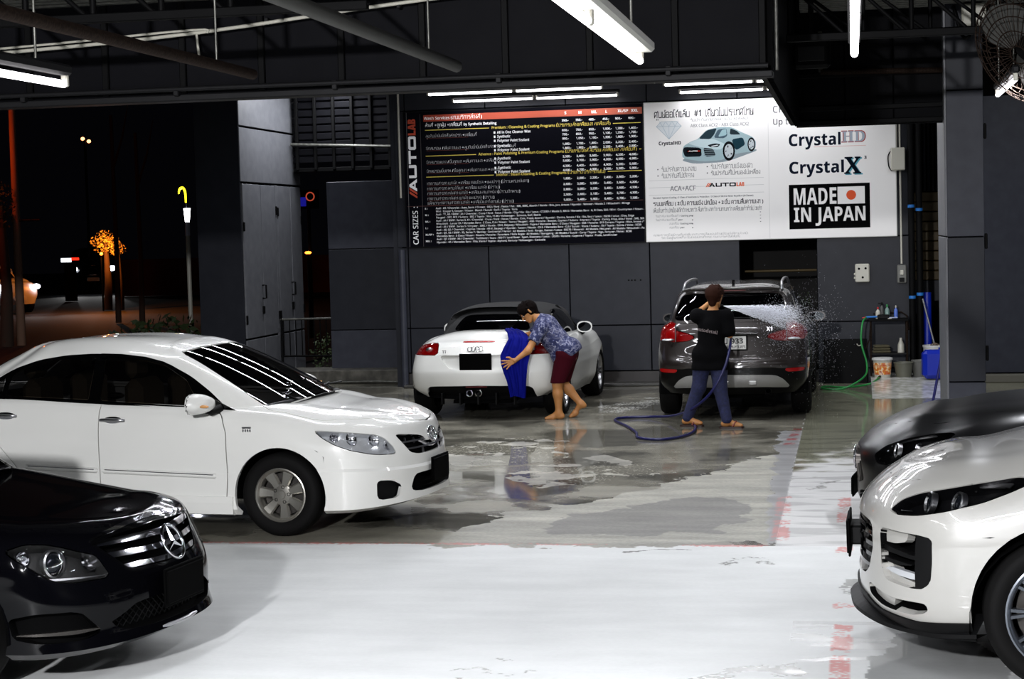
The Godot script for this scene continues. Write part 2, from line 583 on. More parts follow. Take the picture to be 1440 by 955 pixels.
# points on one strip through pts at parameters kn; mirror0/1: the strip goes on mirrored in z past that end
func strip(pts: Array, kn: Array, at: PackedFloat32Array, seg: PackedInt32Array, mirror0: bool, mirror1: bool) -> PackedVector3Array:
	var m := pts.size()
	var tan_ := []
	for i in m:
		var a: Vector3
		var c: Vector3
		var ta: float
		var tc: float
		if i > 0:
			a = pts[i - 1]
			ta = kn[i - 1]
		elif mirror0:
			a = pts[1] * Vector3(1, 1, -1)
			ta = kn[0] - (kn[1] - kn[0])
		else:
			a = pts[0] * 2 - pts[1]
			ta = kn[0] - (kn[1] - kn[0])
		if i < m - 1:
			c = pts[i + 1]
			tc = kn[i + 1]
		elif mirror1:
			c = pts[m - 2] * Vector3(1, 1, -1)
			tc = kn[m - 1] + (kn[m - 1] - kn[m - 2])
		else:
			c = pts[m - 1] * 2 - pts[m - 2]
			tc = kn[m - 1] + (kn[m - 1] - kn[m - 2])
		tan_.append(tangent(a, pts[i], c, ta, kn[i], tc))
	var out := PackedVector3Array()
	for k in at.size():
		var i := seg[k]
		var h: float = kn[i + 1] - kn[i]
		var s: float = (at[k] - kn[i]) / h
		var s2: float = s * s
		var s3: float = s2 * s
		out.append(pts[i] * (2 * s3 - 3 * s2 + 1) + tan_[i] * (h * (s3 - 2 * s2 + s)) + pts[i + 1] * (3 * s2 - 2 * s3) + tan_[i + 1] * (h * (s3 - s2)))
	return out

func knots(net: Array, across: bool) -> Array:
	var kn := [0.0]
	var m: int = net[0].size() if across else net.size()
	for i in m - 1:
		var sum := 0.0
		var cnt: int = net.size() if across else net[0].size()
		for j in cnt:
			var d: Vector3 = (net[j][i + 1] - net[j][i]) if across else (net[i + 1][j] - net[i][j])
			sum += d.length()
		kn.append(kn[-1] + maxf(sum / cnt, 0.004))
	return kn

func steps_of(kn: Array, cell: float) -> Array:
	var at := PackedFloat32Array()
	var seg := PackedInt32Array()
	for i in kn.size() - 1:
		var c := maxi(2, ceili((kn[i + 1] - kn[i]) / cell))
		for k in c:
			at.append(lerpf(kn[i], kn[i + 1], float(k) / c))
			seg.append(i)
	at.append(kn[-1])
	seg.append(kn.size() - 2)
	return [at, seg]

# net: rows of points. creases: row numbers where the surface has an edge. top_closed: the last row lies on z = 0
# rows of rings: [front, half widths at sx, rear, heights]
func rings(sx: Array, rows: Array) -> Array:
	var out := []
	for r in rows:
		var sd := []
		for i in sx.size(): sd.append([sx[i], r[1][i]])
		out.append(ring(r[0], sd, r[2], r[3]))
	return out

func circle(c: Vector2, r: float, m := 40) -> PackedVector2Array:
	var o := PackedVector2Array()
	for k in m: o.append(c + Vector2(cos(TAU * k / m), sin(TAU * k / m)) * r)
	return o

func skin(net: Array, cell: float, creases := [], top_closed := true, inside := Vector3(-1.2, 0.6, 0)) -> Surf:
	var s := Surf.new()
	var ku := knots(net, true)
	var su := steps_of(ku, cell)
	var fine := []
	for row in net: fine.append(strip(row, ku, su[0], su[1], true, true))
	var cuts := [0] + creases + [net.size() - 1]
	for c in cuts.size() - 1:
		var part_: Array = fine.slice(cuts[c], cuts[c + 1] + 1)
		if part_.size() < 2: continue
		var kv := knots(part_, false)
		var sv := steps_of(kv, cell * 0.8)
		var nu: int = su[0].size()
		var nv: int = sv[0].size()
		var base := s.p.size()
		var cols := []
		for i in nu:
			var col := []
			for r in part_: col.append(r[i])
			cols.append(strip(col, kv, sv[0], sv[1], false, top_closed and c == cuts.size() - 2))
		for j in nv:
			for i in nu:
				s.p.append(cols[i][j])
		for j in nv:
			for i in nu:
				var a: Vector3 = cols[mini(i + 1, nu - 1)][j] - cols[maxi(i - 1, 0)][j]
				if i == 0: a = Vector3(0, 0, (cols[1][j] - cols[0][j]).length())
				if i == nu - 1: a = Vector3(0, 0, -(cols[nu - 1][j] - cols[nu - 2][j]).length())
				var b: Vector3 = cols[i][mini(j + 1, nv - 1)] - cols[i][maxi(j - 1, 0)]
				if top_closed and c == cuts.size() - 2 and j == nv - 1: b = Vector3(0, 0, -1)
				if b.length() < 1e-6: b = cols[i][maxi(j - 1, 0)] - cols[i][maxi(j - 2, 0)]
				var q := b.cross(a)
				if q.length() < 1e-9: q = cols[i][j] - inside
				q = q.normalized()
				if q.dot(cols[i][j] - Vector3(clampf(cols[i][j].x, -3.0, 0.3), inside.y, 0)) < 0: q = -q
				s.n.append(q)
		for j in nv - 1:
			for i in nu - 1:
				var q := base + j * nu + i
				s.t.append_array(PackedInt32Array([q, q + 1, q + nu + 1, q, q + nu + 1, q + nu]))
	return s

# signed distance (below 0 inside) of every point of s to an outline seen along an axis; view "s" side (x, y), "f" front (z, y), "t" top (x, z)
func field(s: Surf, poly: PackedVector2Array, view: String, lo := Vector3(-9, -9, -9), hi := Vector3(9, 9, 9), line := -1.0) -> PackedFloat32Array:
	var out := PackedFloat32Array()
	out.resize(s.p.size())
	out.fill(1.0)
	var r := Rect2(poly[0], Vector2.ZERO)
	for q in poly: r = r.expand(q)
	r = r.grow(0.12)
	var m := poly.size()
	for i in s.p.size():
		var v := s.p[i]
		if v.x < lo.x or v.y < lo.y or v.z < lo.z or v.x > hi.x or v.y > hi.y or v.z > hi.z: continue
		var q := Vector2(v.x, v.y) if view == "s" else Vector2(v.z, v.y) if view == "f" else Vector2((v.z - v.x) * 0.70711, v.y) if view == "d" else Vector2((v.z + v.x) * 0.70711, v.y) if view == "e" else Vector2(v.x, v.z)
		if not r.has_point(q): continue
		var best := 1.0
		for k in (m if line < 0 else m - 1):
			var a := poly[k]
			var ab := poly[(k + 1) % m] - a
			var h := clampf((q - a).dot(ab) / ab.length_squared(), 0.0, 1.0)
			best = minf(best, (q - a - ab * h).length_squared())
		best = sqrt(best)
		if line >= 0: out[i] = best - line
		else: out[i] = -best if Geometry2D.is_point_in_polygon(q, poly) else best
	return out

# the part of s where d < iso (keep true) or d > iso
func cut(s: Surf, d: PackedFloat32Array, iso: float, keep: bool) -> Surf:
	var o := Surf.new()
	var map := PackedInt32Array()
	map.resize(s.p.size())
	map.fill(-1)
	var cache := {}
	var sg := 1.0 if keep else -1.0
	var i := 0
	while i < s.t.size():
		var id := [s.t[i], s.t[i + 1], s.t[i + 2]]
		i += 3
		var f := [(d[id[0]] - iso) * sg, (d[id[1]] - iso) * sg, (d[id[2]] - iso) * sg]
		if f[0] >= 0 and f[1] >= 0 and f[2] >= 0: continue
		var loop := []
		for k in 3:
			var a: int = id[k]
			var b: int = id[(k + 1) % 3]
			var fa: float = f[k]
			var fb: float = f[(k + 1) % 3]
			if fa < 0:
				if map[a] < 0:
					map[a] = o.p.size()
					o.p.append(s.p[a])
					o.n.append(s.n[a])
				loop.append(map[a])
			if (fa < 0) != (fb < 0):
				var key := mini(a, b) * 4194304 + maxi(a, b)
				if not cache.has(key):
					var h := fa / (fa - fb)
					cache[key] = o.p.size()
					o.p.append(s.p[a].lerp(s.p[b], h))
					o.n.append(s.n[a].lerp(s.n[b], h).normalized())
				loop.append(cache[key])
		for k in range(1, loop.size() - 1):
			o.t.append_array(PackedInt32Array([loop[0], loop[k], loop[k + 1]]))
	return o

func moved(s: Surf, d: float, by := Vector3.ZERO) -> Surf:
	var o := Surf.new()
	o.t = s.t.duplicate()
	o.n = s.n.duplicate()
	for i in s.p.size(): o.p.append(s.p[i] + s.n[i] * d + by)
	return o

# the open edges of s folded inwards by depth (along the normals, or along a given direction); edges on z = 0 are left
func folded(s: Surf, depth: float, along := Vector3.ZERO, only := false) -> Sh:
	var sh := Sh.new()
	if not only:
		sh.p = s.p.duplicate()
		sh.n = s.n.duplicate()
		sh.t = s.t.duplicate()
	var seen := {}
	for i in range(0, s.t.size(), 3):
		for k in 3:
			var a := s.t[i + k]
			var b := s.t[i + (k + 1) % 3]
			var key := mini(a, b) * 4194304 + maxi(a, b)
			seen[key] = [] if seen.has(key) else [a, b, s.t[i + (k + 2) % 3]]
	for e in seen.values():
		if e.is_empty(): continue
		var a := s.p[e[0]]
		var b := s.p[e[1]]
		if absf(a.z) < 2e-4 and absf(b.z) < 2e-4: continue
		var da := along * depth if along != Vector3.ZERO else -s.n[e[0]] * depth
		var db := along * depth if along != Vector3.ZERO else -s.n[e[1]] * depth
		var k := sh.p.size()
		var out := (b - a).cross(s.n[e[0]])
		if out.dot(s.p[e[2]] - a) > 0: out = -out
		out = out.normalized()
		for v in [a, b, b + db, a + da]:
			sh.p.append(v)
			sh.n.append(out)
		sh.t.append_array(PackedInt32Array([k, k + 1, k + 2, k, k + 2, k + 3]))
	return sh

# plan ring of a car body, half of it from the front centre round the right side to the rear centre.
# f, r: [x at the centre, x where the corner ends, half width there, squareness]; sides: [x, half width] between; y: a height for front centre, front corner, each side point, rear corner, rear centre
func ring(f: Array, sides: Array, r: Array, y: Array, arc := 5) -> Array:
	var out := []
	var m := sides.size()
	for i in arc + 1:
		var a := PI / 2 * i / arc
		var k: float = 2.0 / f[3]
		var z: float = f[2] * pow(sin(a), k)
		var x: float = f[1] + (f[0] - f[1]) * pow(maxf(cos(a), 0.0), k)
		var h := float(i) / arc
		out.append(Vector3(x, lerpf(y[0], y[1], h * h * (3 - 2 * h)), z))
	for i in m: out.append(Vector3(sides[i][0], y[2 + i], sides[i][1]))
	for i in arc + 1:
		var a := PI / 2 * (arc - i) / arc
		var k: float = 2.0 / r[3]
		var h := float(i) / arc
		out.append(Vector3(r[1] + (r[0] - r[1]) * pow(maxf(cos(a), 0.0), k), lerpf(y[2 + m], y[3 + m], h * h * (3 - 2 * h)), r[2] * pow(sin(a), k)))
	return out

# ---------------------------------------------------------------- car kit
var S := {}          # the skins of the car being built, by name
var car: Node3D

# takes an outline out of a skin and gives the piece; gap: half the joint left around it
func take(from: String, poly: PackedVector2Array, view := "s", lo := Vector3(-9, -9, -9), hi := Vector3(9, 9, 9), gap := 0.0, line := -1.0) -> Surf:
	var d := field(S[from], poly, view, lo, hi, line)
	var piece := cut(S[from], d, -gap, true)
	S[from] = cut(S[from], d, gap, false)
	return piece

# the piece without taking it out
func trace_(from: String, poly: PackedVector2Array, view := "s", lo := Vector3(-9, -9, -9), hi := Vector3(9, 9, 9), line := -1.0) -> Surf:
	return cut(S[from], field(S[from], poly, view, lo, hi, line), 0.0, true)

# whether the two sides of a piece do not meet in the middle
func apart(s: Surf) -> bool:
	for v in s.p:
		if v.z < 0.005: return false
	return true

# one mesh of both sides
func both(called: String, s: Surf, m: Material, fold := 0.012, parent: Node = null) -> MeshInstance3D:
	if apart(s): return pair(called, s, m, fold)[0]
	var a := folded(s, fold)
	return part(called, Sh.new().join(a).join(a, true), m, parent if parent else car)

# one mesh on each side; the right one first
func pair(called: String, s: Surf, m: Material, fold := 0.012) -> Array:
	if s.t.is_empty(): return [null, null]
	var a := folded(s, fold)
	return [part(called, Sh.new().join(a), m, car), part(called, Sh.new().join(a, true), m, car)]

# a lamp on each side: clear cover, bowl behind it; returns the two lamps
func lamp(called: String, s: Surf, depth: float, bowl: Material, cover: Material) -> Array:
	var out := []
	var walls := folded(s, depth)
	walls.t = PackedInt32Array(Array(walls.t).slice(s.t.size()))
	walls.join(moved(s, -depth))
	for k in 2:
		var o := part(called, Sh.new().join(walls, k == 1), bowl, car)
		part("lens", Sh.new().join(s, k == 1), cover, o)
		out.append(o)
	return out

# where on a piece of skin the point nearest to q lies: y points out of the skin
func on_skin(s: Surf, q: Vector3, depth := 0.0) -> Transform3D:
	var best := 0
	var bd := 1e9
	for i in s.p.size():
		var d := s.p[i].distance_squared_to(q)
		if d < bd:
			bd = d
			best = i
	var y := s.n[best]
	var x := Vector3.UP.cross(y).normalized()
	return Transform3D(Basis(x, y, x.cross(y)), s.p[best] - y * depth)

func flip_z(x: Transform3D) -> Transform3D:
	var y := x.basis.y * Vector3(1, 1, -1)
	var a := Vector3.UP.cross(y).normalized()
	return Transform3D(Basis(a, y, a.cross(y)), x.origin * Vector3(1, 1, -1))

# round lamp units set into a lamp: [place, radius, kind]
func units(lamps_: Array, s: Surf, list: Array, depth: float) -> void:
	for u in list:
		var x := on_skin(s, u[0], depth)
		for k in 2:
			var r: float = u[1]
			var y := x if k == 0 else flip_z(x)
			# lamp units look forwards rather than along the skin
			var ax := (y.basis.y + Vector3(signf(y.basis.y.x) * 1.5, 0, 0)).normalized()
			var bx := Vector3.UP.cross(ax).normalized()
			y.basis = Basis(bx, ax, bx.cross(ax))
			var sh := turned(Sh.new(), y)
			if u[2] == "reflector":
				sh.lathe([Vector2(r * 1.12, 0.0), Vector2(r * 1.06, 0.012), Vector2(r, 0.008), Vector2(r * 0.75, -0.022), Vector2(r * 0.3, -0.034), Vector2(0.001, -0.034)], 24)
				part("reflector", sh, M.chrome, lamps_[k])
				part("bulb", turned(Sh.new(), y).ball(Vector3(0, -0.018, 0), Vector3(r * 0.22, 0.014, r * 0.22), 10), M.satin, lamps_[k])
			else:
				sh.lathe([Vector2(r * 1.2, -0.02), Vector2(r * 1.2, 0.008), Vector2(r * 1.05, 0.012), Vector2(r, 0.002)], 24)
				part("lamp_ring", sh, M.satin, lamps_[k])
				part("projector", turned(Sh.new(), y).ball(Vector3(0, -0.012, 0), Vector3(r, r * 0.55, r), 18), M.projector, lamps_[k])

# a dark recess on both sides as one part
func recess(called: String, s: Surf, depth: float, m: Material, along := Vector3.ZERO) -> MeshInstance3D:
	var w := folded(s, depth, along, true)
	w.join(moved(s, -depth) if along == Vector3.ZERO else moved(s, 0.0, along * depth))
	if apart(s): return sides(called, w, m)[0]
	return part(called, Sh.new().join(w).join(w, true), m, car)

# the same shape put on the right side and mirrored on the left, each its own part of parent(s)
func sides(called: String, sh: Sh, m: Material, on = null) -> Array:
	var out := []
	for k in 2:
		out.append(part(called, Sh.new().join(sh, k == 1), m, on[k] if on is Array else car))
	return out

const OUT := Basis(Vector3(1, 0, 0), Vector3(0, 0, 1), Vector3(0, -1, 0))   # turns a lathe to the car's right

# style: {n spokes, twin, w0, w1, dish, hub, rim radius, lip, nuts}
func wheel(at: Vector3, rad: float, width: float, style: Dictionary, steer := 0.0) -> Node3D:
	var w := Node3D.new()
	w.name = "wheel"
	car.add_child(w, true)
	w.position = at
	w.rotation.y = (0.0 if at.z > 0 else PI) + steer
	var rr: float = style.rim
	var h := width / 2
	var x := Transform3D(OUT, Vector3.ZERO)
	var sq: float = rad - rr
	var tyre := turned(Sh.new(), x).lathe([Vector2(rr - 0.012, -h * 0.8), Vector2(rr, -h * 0.86), Vector2(rr + sq * 0.45, -h * 1.02), Vector2(rad - 0.022, -h * 0.9), Vector2(rad - 0.004, -h * 0.72), Vector2(rad, -h * 0.3), Vector2(rad, h * 0.3), Vector2(rad - 0.004, h * 0.72), Vector2(rad - 0.022, h * 0.9), Vector2(rr + sq * 0.7, h * 0.99), Vector2(rr + sq * 0.45, h * 1.02), Vector2(rr + sq * 0.2, h * 0.97), Vector2(rr + 0.004, h * 0.88), Vector2(rr - 0.012, h * 0.8)], 56)
	for k in 3:
		var gr: float = [-0.36, 0.0, 0.36][k] * h
		tyre.lathe([Vector2(rad + 0.0015, gr - 0.004), Vector2(rad + 0.0015, gr + 0.004)], 56)
	part("tyre", tyre, M.tyre, w)
	var lip := h * 0.86
	var rim := turned(Sh.new(), x).lathe([Vector2(rr + 0.004, lip - 0.012), Vector2(rr + 0.006, lip), Vector2(rr - 0.006, lip + 0.004), Vector2(rr - 0.02, lip - 0.006), Vector2(rr - 0.03, lip - 0.03), Vector2(rr - 0.034, -h * 0.6), Vector2(rr - 0.01, -h * 0.8)], 56)
	var n: int = style.n
	var hub: float = style.hub
	var dish: float = style.dish
	var face: float = lip - style.get("inset", 0.012)
	for k in n:
		var pairs := [-1.0, 1.0] if style.get("twin", 0.0) > 0 else [0.0]
		for sd in pairs:
			var a0: float = TAU * k / n + style.get("turn", 0.0) + sd * style.get("twin", 0.0) * 0.35
			var a1: float = TAU * k / n + style.get("turn", 0.0) + sd * style.get("twin", 0.0)
			var rows := []
			for q in 5:
				var f := q / 4.0
				var r := lerpf(hub * 0.75, rr - 0.022, f)
				var a := lerpf(a0, a1, f)
				var wd := lerpf(style.w0, style.w1, f) / 2
				var z: float = face - dish * (1.0 - f * f) - style.get("bow", 0.0) * sin(f * PI)
				var c := Vector3(cos(a), 0, sin(a))
				var s := Vector3(-sin(a), 0, cos(a))
				rows.append([c * r - s * wd + Vector3.UP * (z - 0.012), c * r - s * wd * 0.72 + Vector3.UP * z, c * r + s * wd * 0.72 + Vector3.UP * z, c * r + s * wd + Vector3.UP * (z - 0.012), c * r + s * wd * 0.9 + Vector3.UP * (z - 0.04), c * r - s * wd * 0.9 + Vector3.UP * (z - 0.04)])
			for q in 4:
				for e in [[4, 3], [3, 2], [2, 1], [1, 0], [0, 5]]:
					rim.quad(rows[q][e[0]], rows[q][e[1]], rows[q + 1][e[1]], rows[q + 1][e[0]])
	rim.lathe([Vector2(0.001, face - dish + 0.006), Vector2(hub * 0.55, face - dish + 0.005), Vector2(hub * 0.95, face - dish - 0.004), Vector2(hub, face - dish - 0.03), Vector2(hub * 0.9, face - dish - 0.06)], 32)
	part("rim", rim, style.mat, w)
	part("brake_disc", turned(Sh.new(), x).lathe([Vector2(0.001, 0.0), Vector2(rr * 0.8, 0.0), Vector2(rr * 0.8, -0.03)], 32), M.disc, w)
	part("wheel_back", turned(Sh.new(), x).lathe([Vector2(0.001, -h * 0.55), Vector2(rr - 0.03, -h * 0.55)], 32), M.black, w)
	var cap := turned(Sh.new(), x)
	cap.lathe([Vector2(0.001, face - dish + 0.012), Vector2(hub * 0.36, face - dish + 0.01), Vector2(hub * 0.42, face - dish)], 24)
	part("centre_cap", cap, style.get("cap", style.mat), w)
	for k in 5:
		var a: float = TAU * k / 5 + style.get("turn", 0.0) + PI / 5
		var nut := Sh.new()
		nut.x = x * Transform3D(Basis.IDENTITY, Vector3(cos(a) * hub * 0.68, face - dish - 0.01, sin(a) * hub * 0.68))
		nut.lathe([Vector2(0.014, -0.004), Vector2(0.0135, 0.0165), Vector2(0.009, 0.0165), Vector2(0.008, 0.006), Vector2(0.001, 0.006)], 12, 2.0)
		part("wheel_nut", nut, M.nut, w)
	return w

# dark shells behind the wheel openings and under the floor
func underbody(axles: Array, arch: float, track: float, x0: float, x1: float, floor_y := 0.2, w := 0.7) -> void:
	var sh := Sh.new()
	for ax in axles:
		for sgn in [-1.0, 1.0]:
			var prev := []
			for k in 15:
				var a := lerpf(-0.1, PI + 0.1, k / 14.0)
				var q := Vector3(ax + cos(a) * (arch + 0.01), 0.31 + sin(a) * (arch + 0.01), 0)
				var pr := [q + Vector3(0, 0, sgn * track), q + Vector3(0, 0, sgn * (track - 0.36))]
				if prev.size(): sh.quad(prev[0], prev[1], pr[1], pr[0])
				prev = pr
			var c := Vector3(ax, 0.31, sgn * (track - 0.36))
			for k in 14:
				var a := lerpf(-0.1, PI + 0.1, k / 14.0)
				var b := lerpf(-0.1, PI + 0.1, (k + 1) / 14.0)
				sh.tri(c, c + Vector3(cos(a), sin(a), 0) * (arch + 0.01), c + Vector3(cos(b), sin(b), 0) * (arch + 0.01))
	sh.box(Vector3((x0 + x1) / 2, floor_y + 0.02, 0), Vector3(x0 - x1, 0.04, w), 0.0)
	part("underbody", sh, M.black, car)

# plain seats, so that the cabin is not empty
func cabin(front: float, rear: float, y: float, w: float, m: Material) -> void:
	for sx in [front, rear]:
		for sz in [-1.0, 1.0]:
			var sh := Sh.new()
			sh.box(Vector3(sx, y + 0.22, sz * w), Vector3(0.16, 0.62, 0.46), 0.06)
			sh.box(Vector3(sx - 0.06, y + 0.62, sz * w), Vector3(0.1, 0.18, 0.26), 0.04)
			sh.box(Vector3(sx + 0.27, y - 0.08, sz * w), Vector3(0.5, 0.14, 0.48), 0.05)
			part("seat", sh, m, car)
	part("dashboard", boxm(Vector3(front + 0.95, y + 0.12, 0), Vector3(0.4, 0.22, 1.3), 0.06), M.black, car)
	part("cabin_floor", boxm(Vector3((front + rear) / 2 + 0.2, y - 0.2, 0), Vector3(absf(front - rear) + 1.6, 0.04, 1.4), 0.0), M.black, car)

# door mirror on each side: shell, glass, foot; c is the centre of the right one
func door_mirrors(c: Vector3, size: Vector3, foot: Vector3, shell: Material, foot_mat: Material) -> Array:
	var sh := Sh.new()
	var k := 14
	var rows := []
	for i in 9:
		var f := i / 8.0
		var bulge := sqrt(maxf(0.0, 1.0 - pow(f, 2.2)))          # round towards the front
		var row := []
		for j in k:
			var a := TAU * j / k
			var ex := pow(absf(cos(a)), 0.75) * signf(cos(a))
			var ey := pow(absf(sin(a)), 0.75) * signf(sin(a))
			row.append(c + Vector3(-size.x / 2 + size.x * f, ey * size.y / 2 * bulge, ex * size.z / 2 * (0.35 + 0.65 * bulge if f < 1 else 0.0)))
		rows.append(row)
	for i in 8:
		for j in k:
			sh.quad(rows[i][j], rows[i][(j + 1) % k], rows[i + 1][(j + 1) % k], rows[i + 1][j])
	for j in range(1, k - 1): sh.tri(rows[0][0], rows[0][j + 1], rows[0][j])
	# smooth it
	for i in sh.p.size():
		var d := (sh.p[i] - c) / size
		if d.x > -0.49: sh.n[i] = Vector3(maxf(d.x + 0.5, 0.0) * 0.6 / size.x, d.y / size.y, d.z / size.z).normalized()
	var shells := sides("mirror", sh, shell)
	var gl := Sh.new()
	var gp := []
	for j in 20:
		var a := TAU * j / 20
		gp.append(c + Vector3(-size.x / 2 - 0.004, sin(a) * size.y * 0.41, cos(a) * size.z * 0.43))
	for j in range(1, 19): gl.tri(gp[0], gp[j + 1], gp[j])
	sides("mirror_glass", gl, M.mirror, shells)
	sides("mirror_foot", tubem([c + Vector3(0.0, -size.y * 0.3, -size.z * 0.3), (c + foot) / 2 + Vector3(0, -size.y * 0.25, 0), foot], [size.y * 0.22, size.y * 0.2, size.y * 0.26], 10), foot_mat, shells)
	return shells

# lips pushed out round the wheel openings
func flare(name_: String, axles: Array, cy: float, r: float, out: float, width := 0.07) -> void:
	var s: Surf = S[name_]
	for i in s.p.size():
		var v := s.p[i]
		if absf(v.z) < 0.5: continue
		for ax in axles:
			var d := Vector2(v.x - ax, v.y - cy).length() - r
			if d > -0.05 and d < width * 3: s.p[i].z += signf(v.z) * out * exp(-pow(maxf(d, 0.0) / width, 2.0))

func wheels(front: float, rear: float, rad: float, width: float, track: float, st: Dictionary, steer := 0.0) -> void:
	for ax in [front, rear]:
		for sg in [1.0, -1.0]: wheel(Vector3(ax, rad, track * sg), rad, width, st, steer if ax == front else 0.0)

func arches(axles: Array, cy: float, r: float) -> void:
	for ax in axles: take("body", circle(Vector2(ax, cy), r), "s", Vector3(-9, -9, 0.45))

func letters3d(text: String, h: float, m: Material, at: Vector3, turn: float, depth := 0.006, serif := false) -> MeshInstance3D:
	return lettering("badge", text, h, depth, m, car, Transform3D(Basis(Vector3.UP, turn), at), true, serif)

# number plate across the car at x, facing along sgn
func plate(at: Vector3, w: float, h: float, sgn: float, m: Material, parent: Node = null, tilt := 0.0) -> MeshInstance3D:
	var o := part("licence_plate", boxm(Vector3.ZERO, Vector3(0.012, h, w), 0.004), m, parent if parent else car)
	o.position = at
	o.rotation.z = tilt
	var b := part("plate_frame", Sh.new().box(Vector3(-sgn * 0.008, 0, 0), Vector3(0.012, h + 0.03, w + 0.03), 0.004), m if m == M.black_plate else M.trim, o)
	return o

# ---------------------------------------------------------------- the white saloon with its bonnet under the lights
func white_saloon() -> void:
	car = thing("saloon_car", "white four-door saloon with dark tinted windows and alloy wheels, parked behind the black car", "car", Vector3(-4.112, 0, -13.713), -0.1017)
	var wp: Material = M.white
	var sx := [0.02, -0.55, -1.4, -2.2, -2.65]
	var sd := func(w: Array) -> Array:
		var o := []
		for i in 5: o.append([sx[i], w[i]])
		return o
	var net := [
		ring([0.90, 0.28, 0.80, 2.3], sd.call([0.82, 0.83, 0.83, 0.83, 0.82]), [-3.5, -3.05, 0.78, 2.5], [0.225, 0.17, 0.16, 0.155, 0.155, 0.16, 0.19, 0.2, 0.22]),
		ring([0.955, 0.28, 0.862, 2.35], sd.call([0.868, 0.875, 0.872, 0.875, 0.865]), [-3.58, -3.05, 0.84, 2.5], [0.245, 0.20, 0.20, 0.20, 0.2, 0.2, 0.22, 0.24, 0.25]),
		ring([0.945, 0.28, 0.868, 2.3], sd.call([0.873, 0.868, 0.864, 0.866, 0.87]), [-3.60, -3.05, 0.86, 2.5], [0.35, 0.33, 0.32, 0.32, 0.32, 0.32, 0.33, 0.35, 0.36]),
		ring([0.95, 0.28, 0.872, 2.3], sd.call([0.88, 0.872, 0.868, 0.870, 0.88]), [-3.62, -3.05, 0.87, 2.5], [0.465, 0.49, 0.46, 0.46, 0.46, 0.47, 0.48, 0.48, 0.5]),
		ring([0.934, 0.28, 0.866, 2.25], sd.call([0.876, 0.870, 0.867, 0.869, 0.876]), [-3.61, -3.05, 0.866, 2.5], [0.485, 0.51, 0.482, 0.48, 0.48, 0.49, 0.50, 0.50, 0.52]),
		ring([0.925, 0.28, 0.870, 2.2], sd.call([0.882, 0.878, 0.876, 0.877, 0.885]), [-3.61, -3.05, 0.87, 2.5], [0.58, 0.60, 0.61, 0.61, 0.62, 0.63, 0.62, 0.6, 0.62]),
		ring([0.895, 0.28, 0.853, 2.1], sd.call([0.868, 0.874, 0.875, 0.874, 0.875]), [-3.60, -3.05, 0.85, 2.5], [0.70, 0.71, 0.76, 0.77, 0.79, 0.81, 0.81, 0.77, 0.8]),
		ring([0.862, 0.28, 0.765, 2.05], sd.call([0.805, 0.838, 0.842, 0.838, 0.83]), [-3.58, -3.05, 0.76, 2.5], [0.79, 0.828, 0.888, 0.915, 0.955, 0.985, 0.985, 0.96, 0.98]),
		ring([0.82, 0.27, 0.645, 2.05], sd.call([0.70, 0.765, 0.77, 0.765, 0.74]), [-3.5, -3.0, 0.64, 2.4], [0.815, 0.885, 0.935, 0.968, 1.0, 1.03, 1.04, 1.02, 1.01]),
		ring([0.74, 0.25, 0.345, 2.0], sd.call([0.37, 0.4, 0.4, 0.4, 0.37]), [-3.4, -2.98, 0.34, 2.3], [0.845, 0.921, 0.957, 0.995, 1.03, 1.05, 1.05, 1.03, 1.03]),
		ring([0.70, 0.24, 0.0, 2.0], sd.call([0, 0, 0, 0, 0]), [-3.36, -2.96, 0.0, 2.3], [0.855, 0.929, 0.963, 1.0, 1.04, 1.06, 1.06, 1.04, 1.035]),
	]
	S.body = skin(net, 0.026, [1, 3, 4])
	var gx := func(a: Array) -> Array: return a
	S.cab = skin([
		ring([0.02, -0.32, 0.77, 2.4], [[-0.6, 0.81], [-1.2, 0.82], [-1.7, 0.82], [-2.2, 0.805], [-2.6, 0.775]], [-3.0, -2.75, 0.68, 2.6], [0.985, 0.915, 0.92, 0.945, 0.965, 0.985, 1.0, 1.02, 1.05]),
		ring([-0.44, -0.68, 0.705, 2.4], [[-0.85, 0.725], [-1.27, 0.735], [-1.7, 0.735], [-2.12, 0.72], [-2.42, 0.695]], [-2.70, -2.5, 0.61, 2.6], [1.215, 1.14, 1.145, 1.16, 1.17, 1.175, 1.18, 1.19, 1.245]),
		ring([-0.885, -0.99, 0.585, 2.6], [[-1.1, 0.60], [-1.35, 0.615], [-1.68, 0.615], [-1.98, 0.605], [-2.18, 0.59]], [-2.38, -2.28, 0.53, 2.8], [1.398, 1.342, 1.352, 1.372, 1.380, 1.368, 1.352, 1.338, 1.39]),
		ring([-0.98, -1.06, 0.47, 2.6], [[-1.15, 0.485], [-1.38, 0.50], [-1.68, 0.50], [-1.98, 0.49], [-2.16, 0.475]], [-2.34, -2.25, 0.42, 2.8], [1.424, 1.396, 1.406, 1.428, 1.436, 1.424, 1.404, 1.388, 1.412]),
		ring([-1.06, -1.1, 0.0, 2.6], [[-1.2, 0.0], [-1.4, 0.0], [-1.68, 0.0], [-1.96, 0.0], [-2.12, 0.0]], [-2.28, -2.2, 0.0, 2.8], [1.436, 1.442, 1.450, 1.461, 1.464, 1.456, 1.444, 1.436, 1.424]),
	], 0.026, [], true, Vector3(-1.5, 1.1, 0))
	# openings
	var side := Vector3(-9, -9, 0.5)
	for ax in [0.0, -2.6]:
		var c := PackedVector2Array()
		for k in 40: c.append(Vector2(ax, 0.306) + Vector2(cos(TAU * k / 40), sin(TAU * k / 40)) * 0.362)
		take("body", c, "s", side)
	take("body", v2([-0.12, -0.1, -0.12, 0.66, -0.3, 0.76, -1.2, 0.79, -2.2, 0.78, -2.6, 0.72, -2.75, 0.6, -2.8, -0.1]), "t", Vector3(-9, 0.86, -1))
